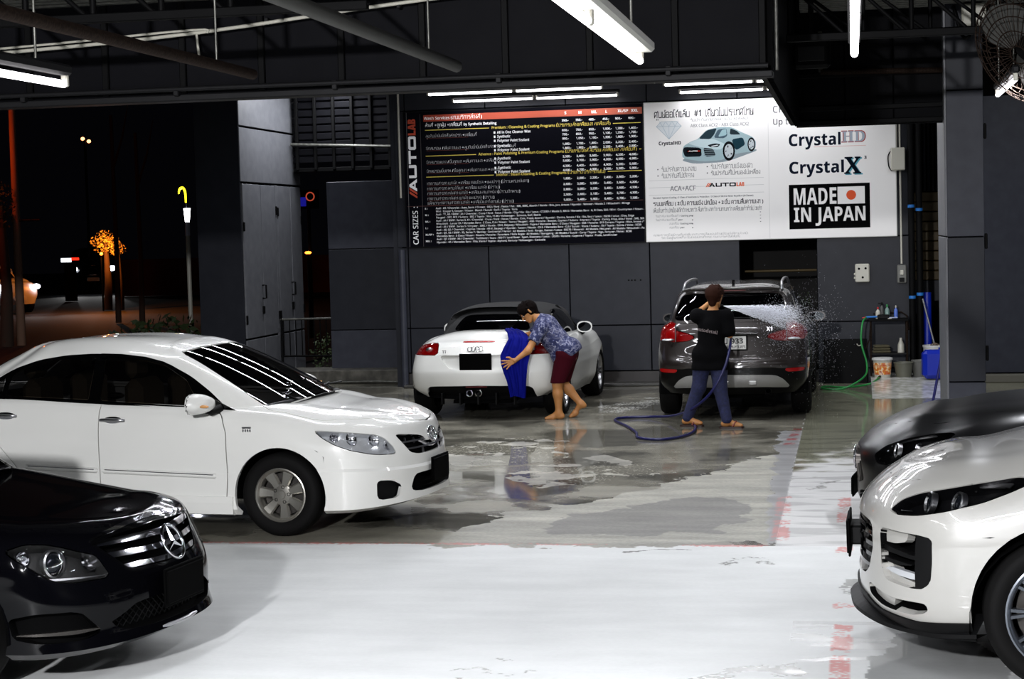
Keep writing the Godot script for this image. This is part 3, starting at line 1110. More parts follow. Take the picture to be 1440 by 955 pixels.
	# glass
	take("cab", v2([-0.1, 0.5, 0.9, 0.5, 0.9, 0.93, -0.1, 0.93]), "f", Vector3(-3.2, 0, -1))
	var fr := Vector3(-1.02, 0, -1)
	var ws := take("cab", v2([-0.1, 0.99, 0.3, 0.982, 0.6, 0.956, 0.675, 0.965, 0.66, 1.02, 0.545, 1.335, 0.51, 1.362, 0.3, 1.384, -0.1, 1.39]), "f", fr, Vector3(9, 9, 9), 0.003)
	both("windscreen", ws, M.tint, 0.004)
	var rw := take("cab", v2([-0.1, 1.07, 0.3, 1.065, 0.58, 1.05, 0.46, 1.345, 0.2, 1.375, -0.1, 1.38]), "f", Vector3(-9, 0, -1), Vector3(-2.2, 9, 9), 0.003)
	both("rear_window", rw, M.tint, 0.004)
	var dlo := smooth(v2([-0.43, 0.938, -0.60, 1.075, -0.78, 1.19, -0.98, 1.285, -1.16, 1.328, -1.38, 1.352, -1.62, 1.362, -1.86, 1.35, -2.08, 1.318, -2.3, 1.25, -2.55, 1.13, -2.70, 1.05, -2.62, 1.037, -2.36, 1.027, -1.5, 0.997, -0.78, 0.946]), 1)
	S.dlo = take("cab", dlo, "s", Vector3(-9, 0, 0.5), Vector3(9, 9, 9), 0.0)
	var fg := take("dlo", v2([-0.66, 0.965, -0.80, 1.155, -0.99, 1.262, -1.16, 1.302, -1.38, 1.328, -1.50, 1.332, -1.50, 1.012]), "s", side, Vector3(9, 9, 9), 0.002)
	var rg := take("dlo", v2([-1.60, 1.018, -1.59, 1.335, -1.86, 1.325, -2.08, 1.292, -2.27, 1.225, -2.31, 1.2, -2.33, 1.045]), "s", side, Vector3(9, 9, 9), 0.002)
	var qg := take("dlo", v2([-2.37, 1.05, -2.36, 1.185, -2.55, 1.105, -2.62, 1.06]), "s", side, Vector3(9, 9, 9), 0.002)
	pair("window", fg, M.tint, 0.004)
	pair("window", rg, M.tint, 0.004)
	pair("window", qg, M.tint, 0.004)
	pair("window_frame", moved(S.dlo, -0.002), M.gloss_black, 0.01)
	# rain visors over the door windows, chrome waist line
	for q in [v2([-0.70, 1.09, -0.83, 1.195, -1.0, 1.287, -1.17, 1.326, -1.38, 1.349, -1.56, 1.354, -1.56, 1.325, -1.38, 1.318, -1.17, 1.292, -1.0, 1.243, -0.84, 1.14, -0.76, 1.07])]:
		pair("rain_visor", moved(cut(S.dlo, field(S.dlo, q, "s", side), 0.0, true), 0.012), M.gloss_black, 0.012)
	var waist := v2([-0.46, 0.93, -0.8, 0.941, -1.5, 0.992, -2.36, 1.022, -2.66, 1.034])
	both("waist_trim", moved(trace_("cab", waist, "s", Vector3(-9, 0.8, 0.6), Vector3(9, 9, 9), 0.009), 0.004), M.chrome, 0.01)
	# front lamps
	var hl := smooth(v2([0.391, 0.788, 0.35, 0.735, 0.285, 0.685, 0.18, 0.642, 0.03, 0.606, -0.06, 0.596, -0.19, 0.592, -0.165, 0.648, -0.10, 0.712, -0.03, 0.742, 0.14, 0.766, 0.3, 0.783]), 1)
	var hs := take("body", hl, "d", Vector3(0, 0.5, 0.3), Vector3(9, 9, 9), 0.003)
	var hls := lamp("headlight", hs, 0.075, M.bowl, M.clear)
	units(hls, hs, [[Vector3(0.49, 0.70, 0.70), 0.045, "reflector"], [Vector3(0.60, 0.665, 0.575), 0.047, "reflector"], [Vector3(0.68, 0.63, 0.49), 0.03, "reflector"], [Vector3(0.40, 0.735, 0.79), 0.03, "reflector"]], 0.035)
	# bonnet, doors, bumpers
	var bonnet := v2([0.90, -0.2, 0.862, 0.0, 0.85, 0.12, 0.80, 0.28, 0.71, 0.42, 0.628, 0.522, 0.5, 0.636, 0.34, 0.70, 0.1, 0.745, -0.10, 0.762, -0.2, 0.7, -0.15, 0.5, -0.1, -0.2])
	both("bonnet", take("body", bonnet, "t", Vector3(-0.5, 0.72, -1), Vector3(9, 9, 9), 0.0042), wp, 0.015)
	var fd := v2([-0.46, 0.90, -0.42, 0.77, -0.415, 0.45, -0.43, 0.29, -0.50, 0.255, -1.45, 0.245, -1.485, 0.35, -1.48, 0.82, -1.465, 1.1, -0.7, 1.1])
	pair("front_door", take("body", fd, "s", Vector3(-9, 0.1, 0.6), Vector3(9, 9, 9), 0.004), wp, 0.02)
	var rd := v2([-1.465, 1.1, -1.48, 0.82, -1.485, 0.35, -1.45, 0.245, -2.06, 0.25, -2.13, 0.40, -2.22, 0.52, -2.34, 0.66, -2.43, 0.80, -2.47, 1.1])
	pair("rear_door", take("body", rd, "s", Vector3(-9, 0.1, 0.6), Vector3(9, 9, 9), 0.003), wp, 0.02)
	# grille, intake, fog lamps
	var gr := smooth(v2([-0.05, 0.655, 0.1, 0.64, 0.2, 0.695, 0.5, 0.735, 0.455, 0.66, 0.40, 0.585, 0.3, 0.562, -0.05, 0.56]), 1)
	S.gr = trace_("body", gr, "f", Vector3(0.5, 0.4, -1))
	take("body", gr, "f", Vector3(0.5, 0.4, -1))
	recess("grille_opening", S.gr, 0.05, M.black)
	for q in [[0.60, 0.615], [0.655, 0.67]]:
		both("grille_bar", moved(trace_("gr", v2([-0.1, q[0], 0.6, q[0] + 0.006, 0.6, q[1] + 0.006, -0.1, q[1]]), "f"), -0.006), M.satin, 0.02)
	for z in [0.18, 0.28, 0.385]:
		both("grille_bar", moved(trace_("gr", v2([z - 0.005, 0.5, z + 0.005, 0.5, z + 0.015, 0.8, z + 0.005, 0.8]), "f"), -0.016), M.satin, 0.015)
	S.inn = take("body", smooth(v2([-0.1, 0.285, 0.3, 0.285, 0.42, 0.298, 0.435, 0.325, 0.40, 0.40, 0.36, 0.425, -0.1, 0.425]), 1), "f", Vector3(0.5, 0.1, -1))
	recess("lower_intake", S.inn, 0.06, M.black)
	for y in [0.32, 0.355, 0.39]:
		both("intake_slat", moved(trace_("inn", v2([-0.1, y - 0.006, 0.7, y - 0.006, 0.7, y + 0.006, -0.1, y + 0.006]), "f"), -0.02), M.trim, 0.02)
	S.fog = take("body", smooth(v2([0.0, 0.262, 0.0, 0.41, -0.13, 0.402, -0.22, 0.355, -0.185, 0.27]), 1), "d", Vector3(0.3, 0.2, 0.2))
	recess("fog_lamp_bezel", S.fog, 0.045, M.trim)
	var fl := Sh.new()
	fl.x = Transform3D(Basis(Vector3.UP, -0.55) * Basis(Vector3(0, 0, 1), -PI / 2), Vector3(0.655, 0.335, 0.575))
	fl.lathe([Vector2(0.058, -0.02), Vector2(0.056, 0.025), Vector2(0.046, 0.03), Vector2(0.03, 0.018), Vector2(0.001, 0.012)], 24)
	sides("fog_lamp", fl, M.gloss_black)
	# joints of the bumper, moulding, sill skirt
	var j1 := take("body", v2([0.86, 0.60, 0.62, 0.62, 0.42, 0.665, 0.36, 0.60, 0.36, 0.55]), "d", Vector3(0, 0.4, 0.7), Vector3(9, 9, 9), 0.0, 0.0025)
	pair("bumper_joint", moved(j1, -0.004), M.black, 0.0)
	var strips := [[-0.50, 0.450, -1.468, 0.479], [-1.50, 0.480, -2.13, 0.50]]
	for q in strips:
		var sh := Sh.new()
		var a := Vector3(q[0], q[1], 0.874)
		var b := Vector3(q[2], q[3], 0.874)
		sh.tube([a, a.lerp(b, 0.02), a.lerp(b, 0.5), a.lerp(b, 0.98), b], [0.004, 0.022, 0.022, 0.022, 0.006], 10, true, false, 1.0)
		for i in sh.p.size(): sh.p[i].z = 0.868 + (sh.p[i].z - 0.874) * 0.5
		sides("door_moulding", sh, wp)
		sides("moulding_insert", tubem([Vector3(q[0] - 0.03, q[1] + 0.008, 0.877), Vector3(q[2] + 0.03, q[3] + 0.008, 0.877)], 0.0045, 6), M.chrome)
	var skirt := Sh.new()
	var sk := v2([0.80, 0.30, 0.882, 0.295, 0.892, 0.25, 0.885, 0.165, 0.86, 0.155, 0.80, 0.16])
	for k in 6:
		var a := sk[k]
		var b := sk[(k + 1) % 6]
		skirt.quad(Vector3(-0.375, a.y, a.x), Vector3(-0.375, b.y, b.x), Vector3(-2.22, b.y, b.x), Vector3(-2.22, a.y, a.x))
	var cap := []
	for q in sk: cap.append(Vector3(-0.375, q.y, q.x))
	for k in range(1, 5): skirt.tri(cap[0], cap[k], cap[k + 1])
	sides("side_skirt", skirt, wp)
	# handles, mirrors, badges, wipers
	for hx in [[-1.36, 0.862], [-2.29, 0.893]]:
		var cup := Sh.new()
		cup.ball(Vector3(hx[0], hx[1], 0.862), Vector3(0.10, 0.032, 0.012), 16)
		sides("handle_cup", cup, M.chrome)
		sides("door_handle", tubem(curve([Vector3(hx[0] - 0.105, hx[1] + 0.004, 0.868), Vector3(hx[0] - 0.07, hx[1] + 0.008, 0.888), Vector3(hx[0] + 0.06, hx[1] + 0.006, 0.890), Vector3(hx[0] + 0.10, hx[1] + 0.002, 0.868)], 4), 0.013, 8), M.satin)
	var ms := door_mirrors(Vector3(-0.545, 1.0, 0.985), Vector3(0.17, 0.155, 0.25), Vector3(-0.5, 0.95, 0.80), wp, M.trim)
	for k in 2:
		var z := 1.0 if k == 0 else -1.0
		part("mirror_indicator", turned(Sh.new(), Transform3D(Basis(Vector3.UP, z * -0.25), Vector3(-0.50, 0.992, 1.075 * z))).ball(Vector3.ZERO, Vector3(0.06, 0.013, 0.02), 10), M.amber, ms[k])
	var tri_ := Sh.new().prism(v2([-0.34, 0.925, -0.66, 0.945, -0.62, 1.06]), 0.795, 0.80)
	sides("mirror_sail", tri_, M.gloss_black)
	for k in 2:
		var z := 1.0 if k == 0 else -1.0
		var bd := Sh.new().box(Vector3(-0.25, 0.815, 0.872 * z), Vector3(0.075, 0.012, 0.006), 0.002)
		for q in 4: bd.box(Vector3(-0.278 + q * 0.019, 0.793, 0.872 * z), Vector3(0.012, 0.02, 0.006), 0.002)
		part("wing_badge", bd, M.satin, car)
	var emb := Sh.new()
	emb.x = Transform3D(Basis(Vector3(0, 0, 1), 0.3), Vector3(0.905, 0.685, 0))
	var el := func(ry: float, rz: float, cy: float) -> void:
		var path := []
		for k in 24: path.append(Vector3(0, cy + sin(TAU * k / 24) * ry, cos(TAU * k / 24) * rz))
		emb.tube(path, 0.008, 6, false, true)
	el.call(0.06, 0.085, 0.0)
	el.call(0.055, 0.03, 0.003)
	el.call(0.022, 0.06, 0.033)
	part("emblem", emb, M.chrome, car)
	part("emblem_bar", tubem([Vector3(0.862, 0.66, 0.22), Vector3(0.893, 0.615, 0.12), Vector3(0.9, 0.602, 0), Vector3(0.893, 0.615, -0.12), Vector3(0.862, 0.66, -0.22)], 0.016, 8), M.chrome, car)
	plate(Vector3(0.972, 0.425, 0.0), 0.36, 0.165, 1.0, M.black_plate)
	for z in [0.42, -0.22]:
		var w := Sh.new().tube([Vector3(-0.02, 0.985, z), Vector3(-0.10, 1.02, z + 0.04), Vector3(-0.14, 1.035, z - 0.28)], 0.008, 6)
		w.tube([Vector3(-0.145, 1.03, z + 0.02), Vector3(-0.12, 1.025, z - 0.5)], 0.007, 6)
		part("wiper", w, M.trim, car)
	part("cowl", Sh.new().tube(curve([Vector3(-0.16, 0.945, 0.68), Vector3(-0.06, 0.965, 0.45), Vector3(-0.03, 0.972, 0), Vector3(-0.06, 0.965, -0.45), Vector3(-0.16, 0.945, -0.68)], 5), 0.028, 8), M.trim, car)
	# tail lamps
	var tl := take("body", smooth(v2([-2.72, 0.93, -2.1, 0.91, -2.1, 0.74, -2.62, 0.76]), 1), "e", Vector3(-9, 0.5, 0.45), Vector3(-3.1, 9, 9), 0.003)
	lamp("tail_light", tl, 0.05, M.red_bowl, M.red_lens)
	both("body_shell", S.body, wp, 0.03)
	both("roof", S.cab, wp, 0.012)
	cabin(-1.35, -2.25, 0.62, 0.36, M.beige)
	var st := {"n": 7, "w0": 0.055, "w1": 0.092, "dish": 0.012, "hub": 0.085, "rim": 0.2, "mat": M.alloy, "turn": 0.55, "inset": 0.016}
	for ax in [0.0, -2.6]:
		for sg in [1.0, -1.0]:
			wheel(Vector3(ax, 0.312, 0.775 * sg), 0.312, 0.2, st, 0.0)
	underbody([0.0, -2.6], 0.362, 0.86, 0.8, -3.4)

# ---------------------------------------------------------------- the white roadster being dried, seen from behind
func white_roadster() -> void:
	car = thing("roadster_car", "white two-seat roadster with black fabric roof, rear to the camera, being wiped dry", "car", Vector3(-4.267, 0, -24.2), 1.539)
	var sx := [0.02, -0.6, -1.25, -1.9, -2.45]
	S.body = skin(rings(sx, [
		[[0.80, 0.3, 0.74, 2.4], [0.78, 0.80, 0.80, 0.80, 0.80], [-3.12, -2.85, 0.72, 2.4], [0.2, 0.19, 0.19, 0.18, 0.18, 0.19, 0.22, 0.27, 0.24]],
		[[0.88, 0.3, 0.85, 2.3], [0.90, 0.845, 0.84, 0.845, 0.90], [-3.22, -2.8, 0.865, 2.5], [0.36, 0.34, 0.34, 0.30, 0.29, 0.31, 0.36, 0.36, 0.38]],
		[[0.90, 0.3, 0.87, 2.3], [0.915, 0.865, 0.86, 0.865, 0.915], [-3.275, -2.8, 0.892, 2.6], [0.52, 0.52, 0.50, 0.44, 0.44, 0.46, 0.52, 0.535, 0.556]],
		[[0.88, 0.3, 0.87, 2.3], [0.92, 0.885, 0.88, 0.885, 0.92], [-3.262, -2.8, 0.888, 2.6], [0.60, 0.62, 0.62, 0.58, 0.58, 0.60, 0.63, 0.62, 0.64]],
		[[0.84, 0.25, 0.85, 2.2], [0.905, 0.885, 0.882, 0.89, 0.91], [-3.235, -2.78, 0.862, 2.5], [0.66, 0.70, 0.76, 0.72, 0.72, 0.74, 0.765, 0.765, 0.782]],
		[[0.78, 0.2, 0.80, 2.2], [0.86, 0.86, 0.865, 0.87, 0.87], [-3.15, -2.72, 0.80, 2.4], [0.72, 0.78, 0.84, 0.84, 0.83, 0.84, 0.86, 0.865, 0.915]],
		[[0.72, 0.15, 0.72, 2.2], [0.78, 0.80, 0.81, 0.81, 0.79], [-3.03, -2.64, 0.70, 2.3], [0.75, 0.82, 0.885, 0.90, 0.905, 0.91, 0.92, 0.93, 0.955]],
		[[0.6, 0.1, 0.5, 2.2], [0.55, 0.6, 0.62, 0.62, 0.6], [-2.9, -2.56, 0.52, 2.2], [0.80, 0.85, 0.92, 0.95, 0.96, 0.975, 0.985, 1.0, 1.005]],
		[[0.5, 0.05, 0.0, 2.2], [0, 0, 0, 0, 0], [-2.74, -2.5, 0.0, 2.2], [0.83, 0.88, 0.95, 0.98, 1.0, 1.01, 1.03, 1.038, 1.04]],
	]), 0.03, [4])
	flare("body", [0.0, -2.468], 0.33, 0.36, 0.03)
	arches([0.0, -2.468], 0.335, 0.362)
	S.cab = skin(rings([-0.85, -1.2, -1.55, -1.9, -2.1], [
		[[-0.5, -0.72, 0.74, 2.4], [0.765, 0.77, 0.76, 0.735, 0.71], [-2.52, -2.32, 0.63, 2.6], [0.95, 0.885, 0.885, 0.89, 0.90, 0.915, 0.93, 0.96, 1.01]],
		[[-0.85, -0.98, 0.66, 2.5], [0.685, 0.69, 0.68, 0.655, 0.63], [-2.33, -2.16, 0.54, 2.6], [1.14, 1.10, 1.10, 1.11, 1.115, 1.115, 1.115, 1.12, 1.14]],
		[[-1.15, -1.22, 0.56, 2.8], [0.575, 0.58, 0.575, 0.55, 0.525], [-2.06, -1.95, 0.45, 2.8], [1.265, 1.225, 1.23, 1.245, 1.247, 1.237, 1.225, 1.213, 1.238]],
		[[-1.22, -1.28, 0.42, 2.8], [0.43, 0.44, 0.44, 0.42, 0.40], [-1.98, -1.9, 0.33, 2.8], [1.288, 1.272, 1.277, 1.293, 1.296, 1.284, 1.268, 1.256, 1.262]],
		[[-1.3, -1.33, 0.0, 2.8], [0, 0, 0, 0, 0], [-1.93, -1.88, 0.0, 2.8], [1.30, 1.305, 1.309, 1.316, 1.316, 1.306, 1.296, 1.286, 1.278]],
	]).map(func(r): return fix_sides(r)), 0.03)
	take("body", v2([-0.62, -0.1, -0.62, 0.60, -0.8, 0.68, -1.4, 0.70, -2.0, 0.66, -2.25, 0.55, -2.35, -0.1]), "t", Vector3(-9, 0.8, -1))
	var wsd := take("cab", v2([-0.1, 0.98, 0.5, 0.96, 0.66, 0.94, 0.51, 1.235, 0.4, 1.262, -0.1, 1.275]), "f", Vector3(-1.25, 0, -1), Vector3(9, 9, 9), 0.002)
	both("windscreen", wsd, M.tint, 0.004)
	var rg := take("cab", smooth(v2([-0.1, 1.03, 0.36, 1.02, 0.48, 1.03, 0.40, 1.185, 0.33, 1.205, -0.1, 1.212]), 1), "f", Vector3(-9, 0, -1), Vector3(-1.97, 9, 9), 0.002)
	both("rear_window", rg, M.tint, 0.006)
	var sg := take("cab", v2([-0.78, 0.905, -1.06, 1.12, -1.22, 1.215, -1.5, 1.238, -1.75, 1.225, -1.95, 1.12, -2.02, 0.94]), "s", Vector3(-9, 0, 0.4), Vector3(9, 9, 9), 0.002)
	pair("window", sg, M.tint, 0.004)
	both("soft_top", S.cab, M.canvas, 0.012)
	# lamps and lid
	var tl := take("body", smooth(v2([0.492, 0.777, 0.76, 0.775, 0.87, 0.772, 0.89, 0.80, 0.84, 0.845, 0.76, 0.885, 0.62, 0.913, 0.503, 0.917]), 1), "f", Vector3(-9, 0.5, 0.2), Vector3(-2.75, 9, 9), 0.003)
	var tls := lamp("tail_light", tl, 0.05, M.red_bowl, M.red_lens)
	for k in 2:
		var z := 1.0 if k == 0 else -1.0
		part("tail_bulb", Sh.new().ball(Vector3(-3.07, 0.835, 0.62 * z), Vector3(0.02, 0.035, 0.05), 10), M.satin, tls[k])
	var rear := Vector3(-9, 0, -1)
	var rear_hi := Vector3(-2.9, 9, 9)
	var jl := take("body", v2([-0.1, 0.782, 0.49, 0.777, 0.5, 0.917, 0.56, 0.965]), "f", rear, Vector3(-2.75, 9, 9), 0.0, 0.0028)
	both("lid_joint", moved(jl, -0.005), M.black, 0.0)
	var rec := take("body", smooth(v2([-0.1, 0.603, 0.26, 0.603, 0.34, 0.618, 0.40, 0.67, 0.462, 0.768, 0.44, 0.774, -0.1, 0.776]), 1), "f", rear, rear_hi)
	recess("plate_recess", rec, 0.035, M.white)
	plate(Vector3(-3.262, 0.70, -0.018), 0.36, 0.165, -1.0, M.black_plate)
	var bl := take("body", smooth(v2([-0.1, 0.922, 0.19, 0.92, 0.20, 0.928, 0.19, 0.936, -0.1, 0.939]), 1), "f", rear, rear_hi)
	both("brake_light", moved(bl, 0.002), M.red, 0.01)
	var dif := take("body", smooth(v2([-0.1, 0.10, 0.67, 0.10, 0.66, 0.28, 0.645, 0.375, 0.60, 0.402, 0.50, 0.408, -0.1, 0.418]), 1), "f", rear, rear_hi)
	recess("diffuser", dif, 0.06, M.trim)
	for k in 5: part("diffuser_fin", boxm(Vector3(-3.2, 0.26, -0.44 + k * 0.22), Vector3(0.1, 0.14, 0.02), 0.005), M.trim, car)
	part("fog_strip", boxm(Vector3(-3.232, 0.40, -0.02), Vector3(0.02, 0.014, 0.26), 0.004), M.red_bowl, car)
	for z in [-0.11, 0.0]: part("exhaust_pipe", turned(Sh.new(), Transform3D(Basis(Vector3(0, 0, 1), PI / 2), Vector3(-3.15, 0.325, z))).lathe([Vector2(0.036, -0.1), Vector2(0.036, 0.06), Vector2(0.042, 0.065), Vector2(0.036, 0.068), Vector2(0.030, 0.06), Vector2(0.030, -0.1)], 20), M.chrome, car)
	for k in 4:
		part("emblem_ring", Sh.new().torus(Vector3(-3.215 - 0.004, 0.848, -0.09 + k * 0.044), Vector3(-1, 0.35, 0).normalized(), 0.029, 0.0055, 20, 6), M.chrome, car)
	letters3d("TT", 0.034, M.chrome, Vector3(-3.21, 0.818, -0.405), -PI / 2)
	# doors, sills, mirrors
	var dj := take("body", v2([-0.72, 0.93, -0.70, 0.7, -0.71, 0.36, -0.78, 0.29, -1.86, 0.30, -1.98, 0.45, -2.0, 0.7, -1.96, 0.93]), "s", Vector3(-9, 0.1, 0.5), Vector3(9, 0.9, 9), 0.0, 0.003)
	pair("door_joint", moved(dj, -0.005), M.black, 0.0)
	both("body_shell", S.body, M.white, 0.03)
	var hd := []
	for z in [0.0]: hd.append(z)
	sides("door_handle", tubem(curve([Vector3(-1.72, 0.76, 0.875), Vector3(-1.80, 0.765, 0.90), Vector3(-1.90, 0.765, 0.90), Vector3(-1.95, 0.76, 0.88)], 4), 0.013, 8), M.white)
	door_mirrors(Vector3(-0.88, 0.975, 0.885), Vector3(0.15, 0.145, 0.20), Vector3(-0.84, 0.90, 0.80), M.white, M.trim)
	sides("window_pillar", tubem(curve([Vector3(-0.66, 0.92, 0.745), Vector3(-0.95, 1.10, 0.672), Vector3(-1.2, 1.255, 0.57)], 5), 0.022, 8), M.trim)
	var st := {"n": 5, "twin": 0.14, "w0": 0.03, "w1": 0.035, "dish": 0.02, "hub": 0.08, "rim": 0.235, "mat": M.satin, "inset": 0.012}
	wheels(0.0, -2.468, 0.32, 0.245, 0.80, st)
	underbody([0.0, -2.468], 0.362, 0.86, 0.75, -3.05, 0.19)
	cabin(-1.55, -1.75, 0.55, 0.34, M.trim)

# side points of a ring keep between the corners; nothing to do when they already are
func fix_sides(r: Array) -> Array:
	return r

# ---------------------------------------------------------------- the wet brown estate under the spray, seen from behind
func brown_suv() -> void:
	car = thing("suv_car", "wet dark brown SUV with silver roof rails, rear to the camera, being hosed down", "car", Vector3(-1.383, 0, -24.44), 1.5693)
	var sx := [0.0, -0.65, -1.4, -2.2, -2.75]
	S.body = skin(rings(sx, [
		[[0.76, 0.3, 0.78, 2.4], [0.82, 0.82, 0.82, 0.82, 0.83], [-3.52, -3.2, 0.74, 2.5], [0.24, 0.24, 0.24, 0.23, 0.23, 0.24, 0.26, 0.30, 0.29]],
		[[0.80, 0.3, 0.84, 2.4], [0.875, 0.85, 0.845, 0.85, 0.875], [-3.60, -3.2, 0.83, 2.7], [0.36, 0.36, 0.36, 0.32, 0.32, 0.33, 0.38, 0.40, 0.39]],
		[[0.83, 0.3, 0.86, 2.4], [0.892, 0.875, 0.87, 0.875, 0.892], [-3.63, -3.18, 0.862, 2.8], [0.52, 0.52, 0.52, 0.48, 0.48, 0.50, 0.53, 0.55, 0.55]],
		[[0.83, 0.3, 0.868, 2.4], [0.895, 0.885, 0.88, 0.885, 0.895], [-3.635, -3.18, 0.868, 2.8], [0.62, 0.62, 0.64, 0.62, 0.62, 0.64, 0.65, 0.65, 0.66]],
		[[0.82, 0.28, 0.862, 2.3], [0.892, 0.888, 0.886, 0.888, 0.893], [-3.595, -3.18, 0.866, 2.8], [0.72, 0.74, 0.78, 0.78, 0.78, 0.79, 0.79, 0.77, 0.72]],
		[[0.76, 0.25, 0.84, 2.2], [0.872, 0.88, 0.88, 0.88, 0.88], [-3.56, -3.16, 0.85, 2.7], [0.82, 0.86, 0.92, 0.92, 0.92, 0.92, 0.92, 0.90, 0.88]],
		[[0.70, 0.2, 0.78, 2.2], [0.83, 0.86, 0.865, 0.86, 0.855], [-3.52, -3.16, 0.82, 2.6], [0.87, 0.92, 0.99, 1.02, 1.02, 1.03, 1.04, 1.04, 1.03]],
		[[0.64, 0.15, 0.70, 2.2], [0.77, 0.81, 0.815, 0.81, 0.80], [-3.46, -3.16, 0.75, 2.6], [0.91, 0.95, 1.03, 1.06, 1.07, 1.08, 1.10, 1.12, 1.13]],
		[[0.5, 0.1, 0.3, 2.2], [0.4, 0.45, 0.45, 0.45, 0.4], [-3.4, -3.1, 0.4, 2.6], [0.95, 1.0, 1.07, 1.09, 1.1, 1.1, 1.12, 1.13, 1.14]],
		[[0.4, 0.05, 0.0, 2.2], [0, 0, 0, 0, 0], [-3.38, -3.08, 0.0, 2.6], [0.97, 1.02, 1.09, 1.1, 1.11, 1.11, 1.12, 1.13, 1.14]],
	]), 0.03)
	arches([0.0, -2.76], 0.36, 0.385)
	take("body", v2([-0.62, -0.1, -0.62, 0.68, -0.9, 0.74, -2.9, 0.73, -3.3, 0.66, -3.36, -0.1]), "t", Vector3(-9, 0.98, -1))
	S.cab = skin(rings([-0.75, -1.3, -1.9, -2.5, -2.85], [
		[[-0.42, -0.66, 0.76, 2.4], [0.785, 0.795, 0.795, 0.79, 0.78], [-3.47, -3.2, 0.725, 2.8], [1.08, 1.03, 1.03, 1.04, 1.05, 1.065, 1.08, 1.10, 1.12]],
		[[-0.85, -1.0, 0.70, 2.5], [0.715, 0.725, 0.725, 0.72, 0.71], [-3.39, -3.13, 0.67, 2.8], [1.29, 1.24, 1.245, 1.26, 1.27, 1.275, 1.28, 1.29, 1.29]],
		[[-1.2, -1.28, 0.61, 2.7], [0.62, 0.635, 0.635, 0.63, 0.62], [-3.26, -3.03, 0.585, 2.8], [1.455, 1.42, 1.43, 1.45, 1.46, 1.462, 1.46, 1.45, 1.468]],
		[[-1.25, -1.33, 0.50, 2.7], [0.51, 0.525, 0.525, 0.52, 0.51], [-3.26, -3.0, 0.49, 2.8], [1.485, 1.475, 1.48, 1.50, 1.512, 1.512, 1.505, 1.495, 1.495]],
		[[-1.35, -1.4, 0.0, 2.7], [0, 0, 0, 0, 0], [-3.2, -2.98, 0.0, 2.8], [1.51, 1.515, 1.52, 1.538, 1.545, 1.54, 1.532, 1.522, 1.515]],
	]), 0.03)
	for r in [0, 1]: pass
	var rear := Vector3(-9, 0, -1)
	var rhi := Vector3(-3.0, 9, 9)
	both("windscreen", take("cab", v2([-0.1, 1.10, 0.5, 1.085, 0.69, 1.07, 0.56, 1.41, 0.4, 1.435, -0.1, 1.445]), "f", Vector3(-1.3, 0, -1), Vector3(9, 9, 9), 0.002), M.tint, 0.004)
	both("rear_window", take("cab", smooth(v2([-0.1, 1.155, 0.3, 1.15, 0.63, 1.14, 0.655, 1.18, 0.585, 1.39, 0.55, 1.43, 0.4, 1.442, -0.1, 1.448]), 1), "f", rear, rhi, 0.003), M.tint, 0.006)
	S.dlo = take("cab", smooth(v2([-0.72, 1.06, -1.05, 1.28, -1.28, 1.40, -1.7, 1.425, -2.4, 1.43, -2.85, 1.40, -3.08, 1.30, -3.1, 1.2, -2.8, 1.12, -1.8, 1.085]), 1), "s", Vector3(-9, 0, 0.45))
	for q in [[-0.85, -1.72, 1.09], [-1.80, -2.5, 1.11], [-2.56, -3.02, 1.17]]:
		pair("window", take("dlo", v2([q[0], q[2], q[0] - 0.28 if q[0] == -0.85 else q[0], 1.40, q[1], 1.41, q[1], q[2] + 0.01]), "s", Vector3(-9, 0, 0.45), Vector3(9, 9, 9), 0.003), M.tint, 0.004)
	pair("window_frame", S.dlo, M.gloss_black, 0.01)
	part("third_brake_light", boxm(Vector3(-3.285, 1.478, 0), Vector3(0.03, 0.02, 0.34), 0.005), M.red_bowl, car)
	var sp := Sh.new()
	sp.tube(curve([Vector3(-3.16, 1.478, 0.54), Vector3(-3.27, 1.496, 0.4), Vector3(-3.31, 1.502, 0), Vector3(-3.27, 1.496, -0.4), Vector3(-3.16, 1.478, -0.54)], 5), 0.02, 8)
	part("roof_spoiler", sp, M.brown, car)
	# lamps
	var tl := take("body", smooth(v2([0.385, 0.958, 0.49, 0.91, 0.62, 0.898, 0.81, 0.905, 0.862, 0.93, 0.866, 1.0, 0.80, 1.07, 0.70, 1.128, 0.642, 1.138, 0.634, 1.03, 0.52, 1.006]), 1), "f", Vector3(-9, 0.6, 0.1), Vector3(-3.0, 9, 9), 0.003)
	var tls := lamp("tail_light", tl, 0.05, M.red_glow_bowl, M.red_lens)
	for k in 2:
		var z := 1.0 if k == 0 else -1.0
		part("lamp_divider", boxm(Vector3(-3.47, 1.0, 0.632 * z), Vector3(0.1, 0.2, 0.008), 0.002), M.brown, tls[k])
		part("reversing_light", turned(Sh.new(), Transform3D(Basis(Vector3.UP, 0), Vector3(-3.50, 0.925, 0.72 * z))).ball(Vector3.ZERO, Vector3(0.04, 0.018, 0.08), 10), M.satin, tls[k])
	# tailgate joint, plate, badges
	var jg := take("body", v2([-0.1, 0.688, 0.40, 0.695, 0.49, 0.72, 0.545, 0.78, 0.585, 0.86, 0.60, 0.90]), "f", rear, Vector3(-3.1, 9, 9), 0.0, 0.004)
	both("tailgate_joint", moved(jg, -0.006), M.black, 0.0)
	var pr := take("body", smooth(v2([-0.1, 0.795, 0.30, 0.795, 0.33, 0.82, 0.33, 0.965, -0.1, 0.975]), 1), "f", rear, rhi)
	recess("plate_recess", pr, 0.02, M.brown)
	part("tailgate_handle", boxm(Vector3(-3.575, 0.99, 0), Vector3(0.05, 0.03, 0.62), 0.012), M.gloss_black, car)
	var pm: Material = M.plate_white
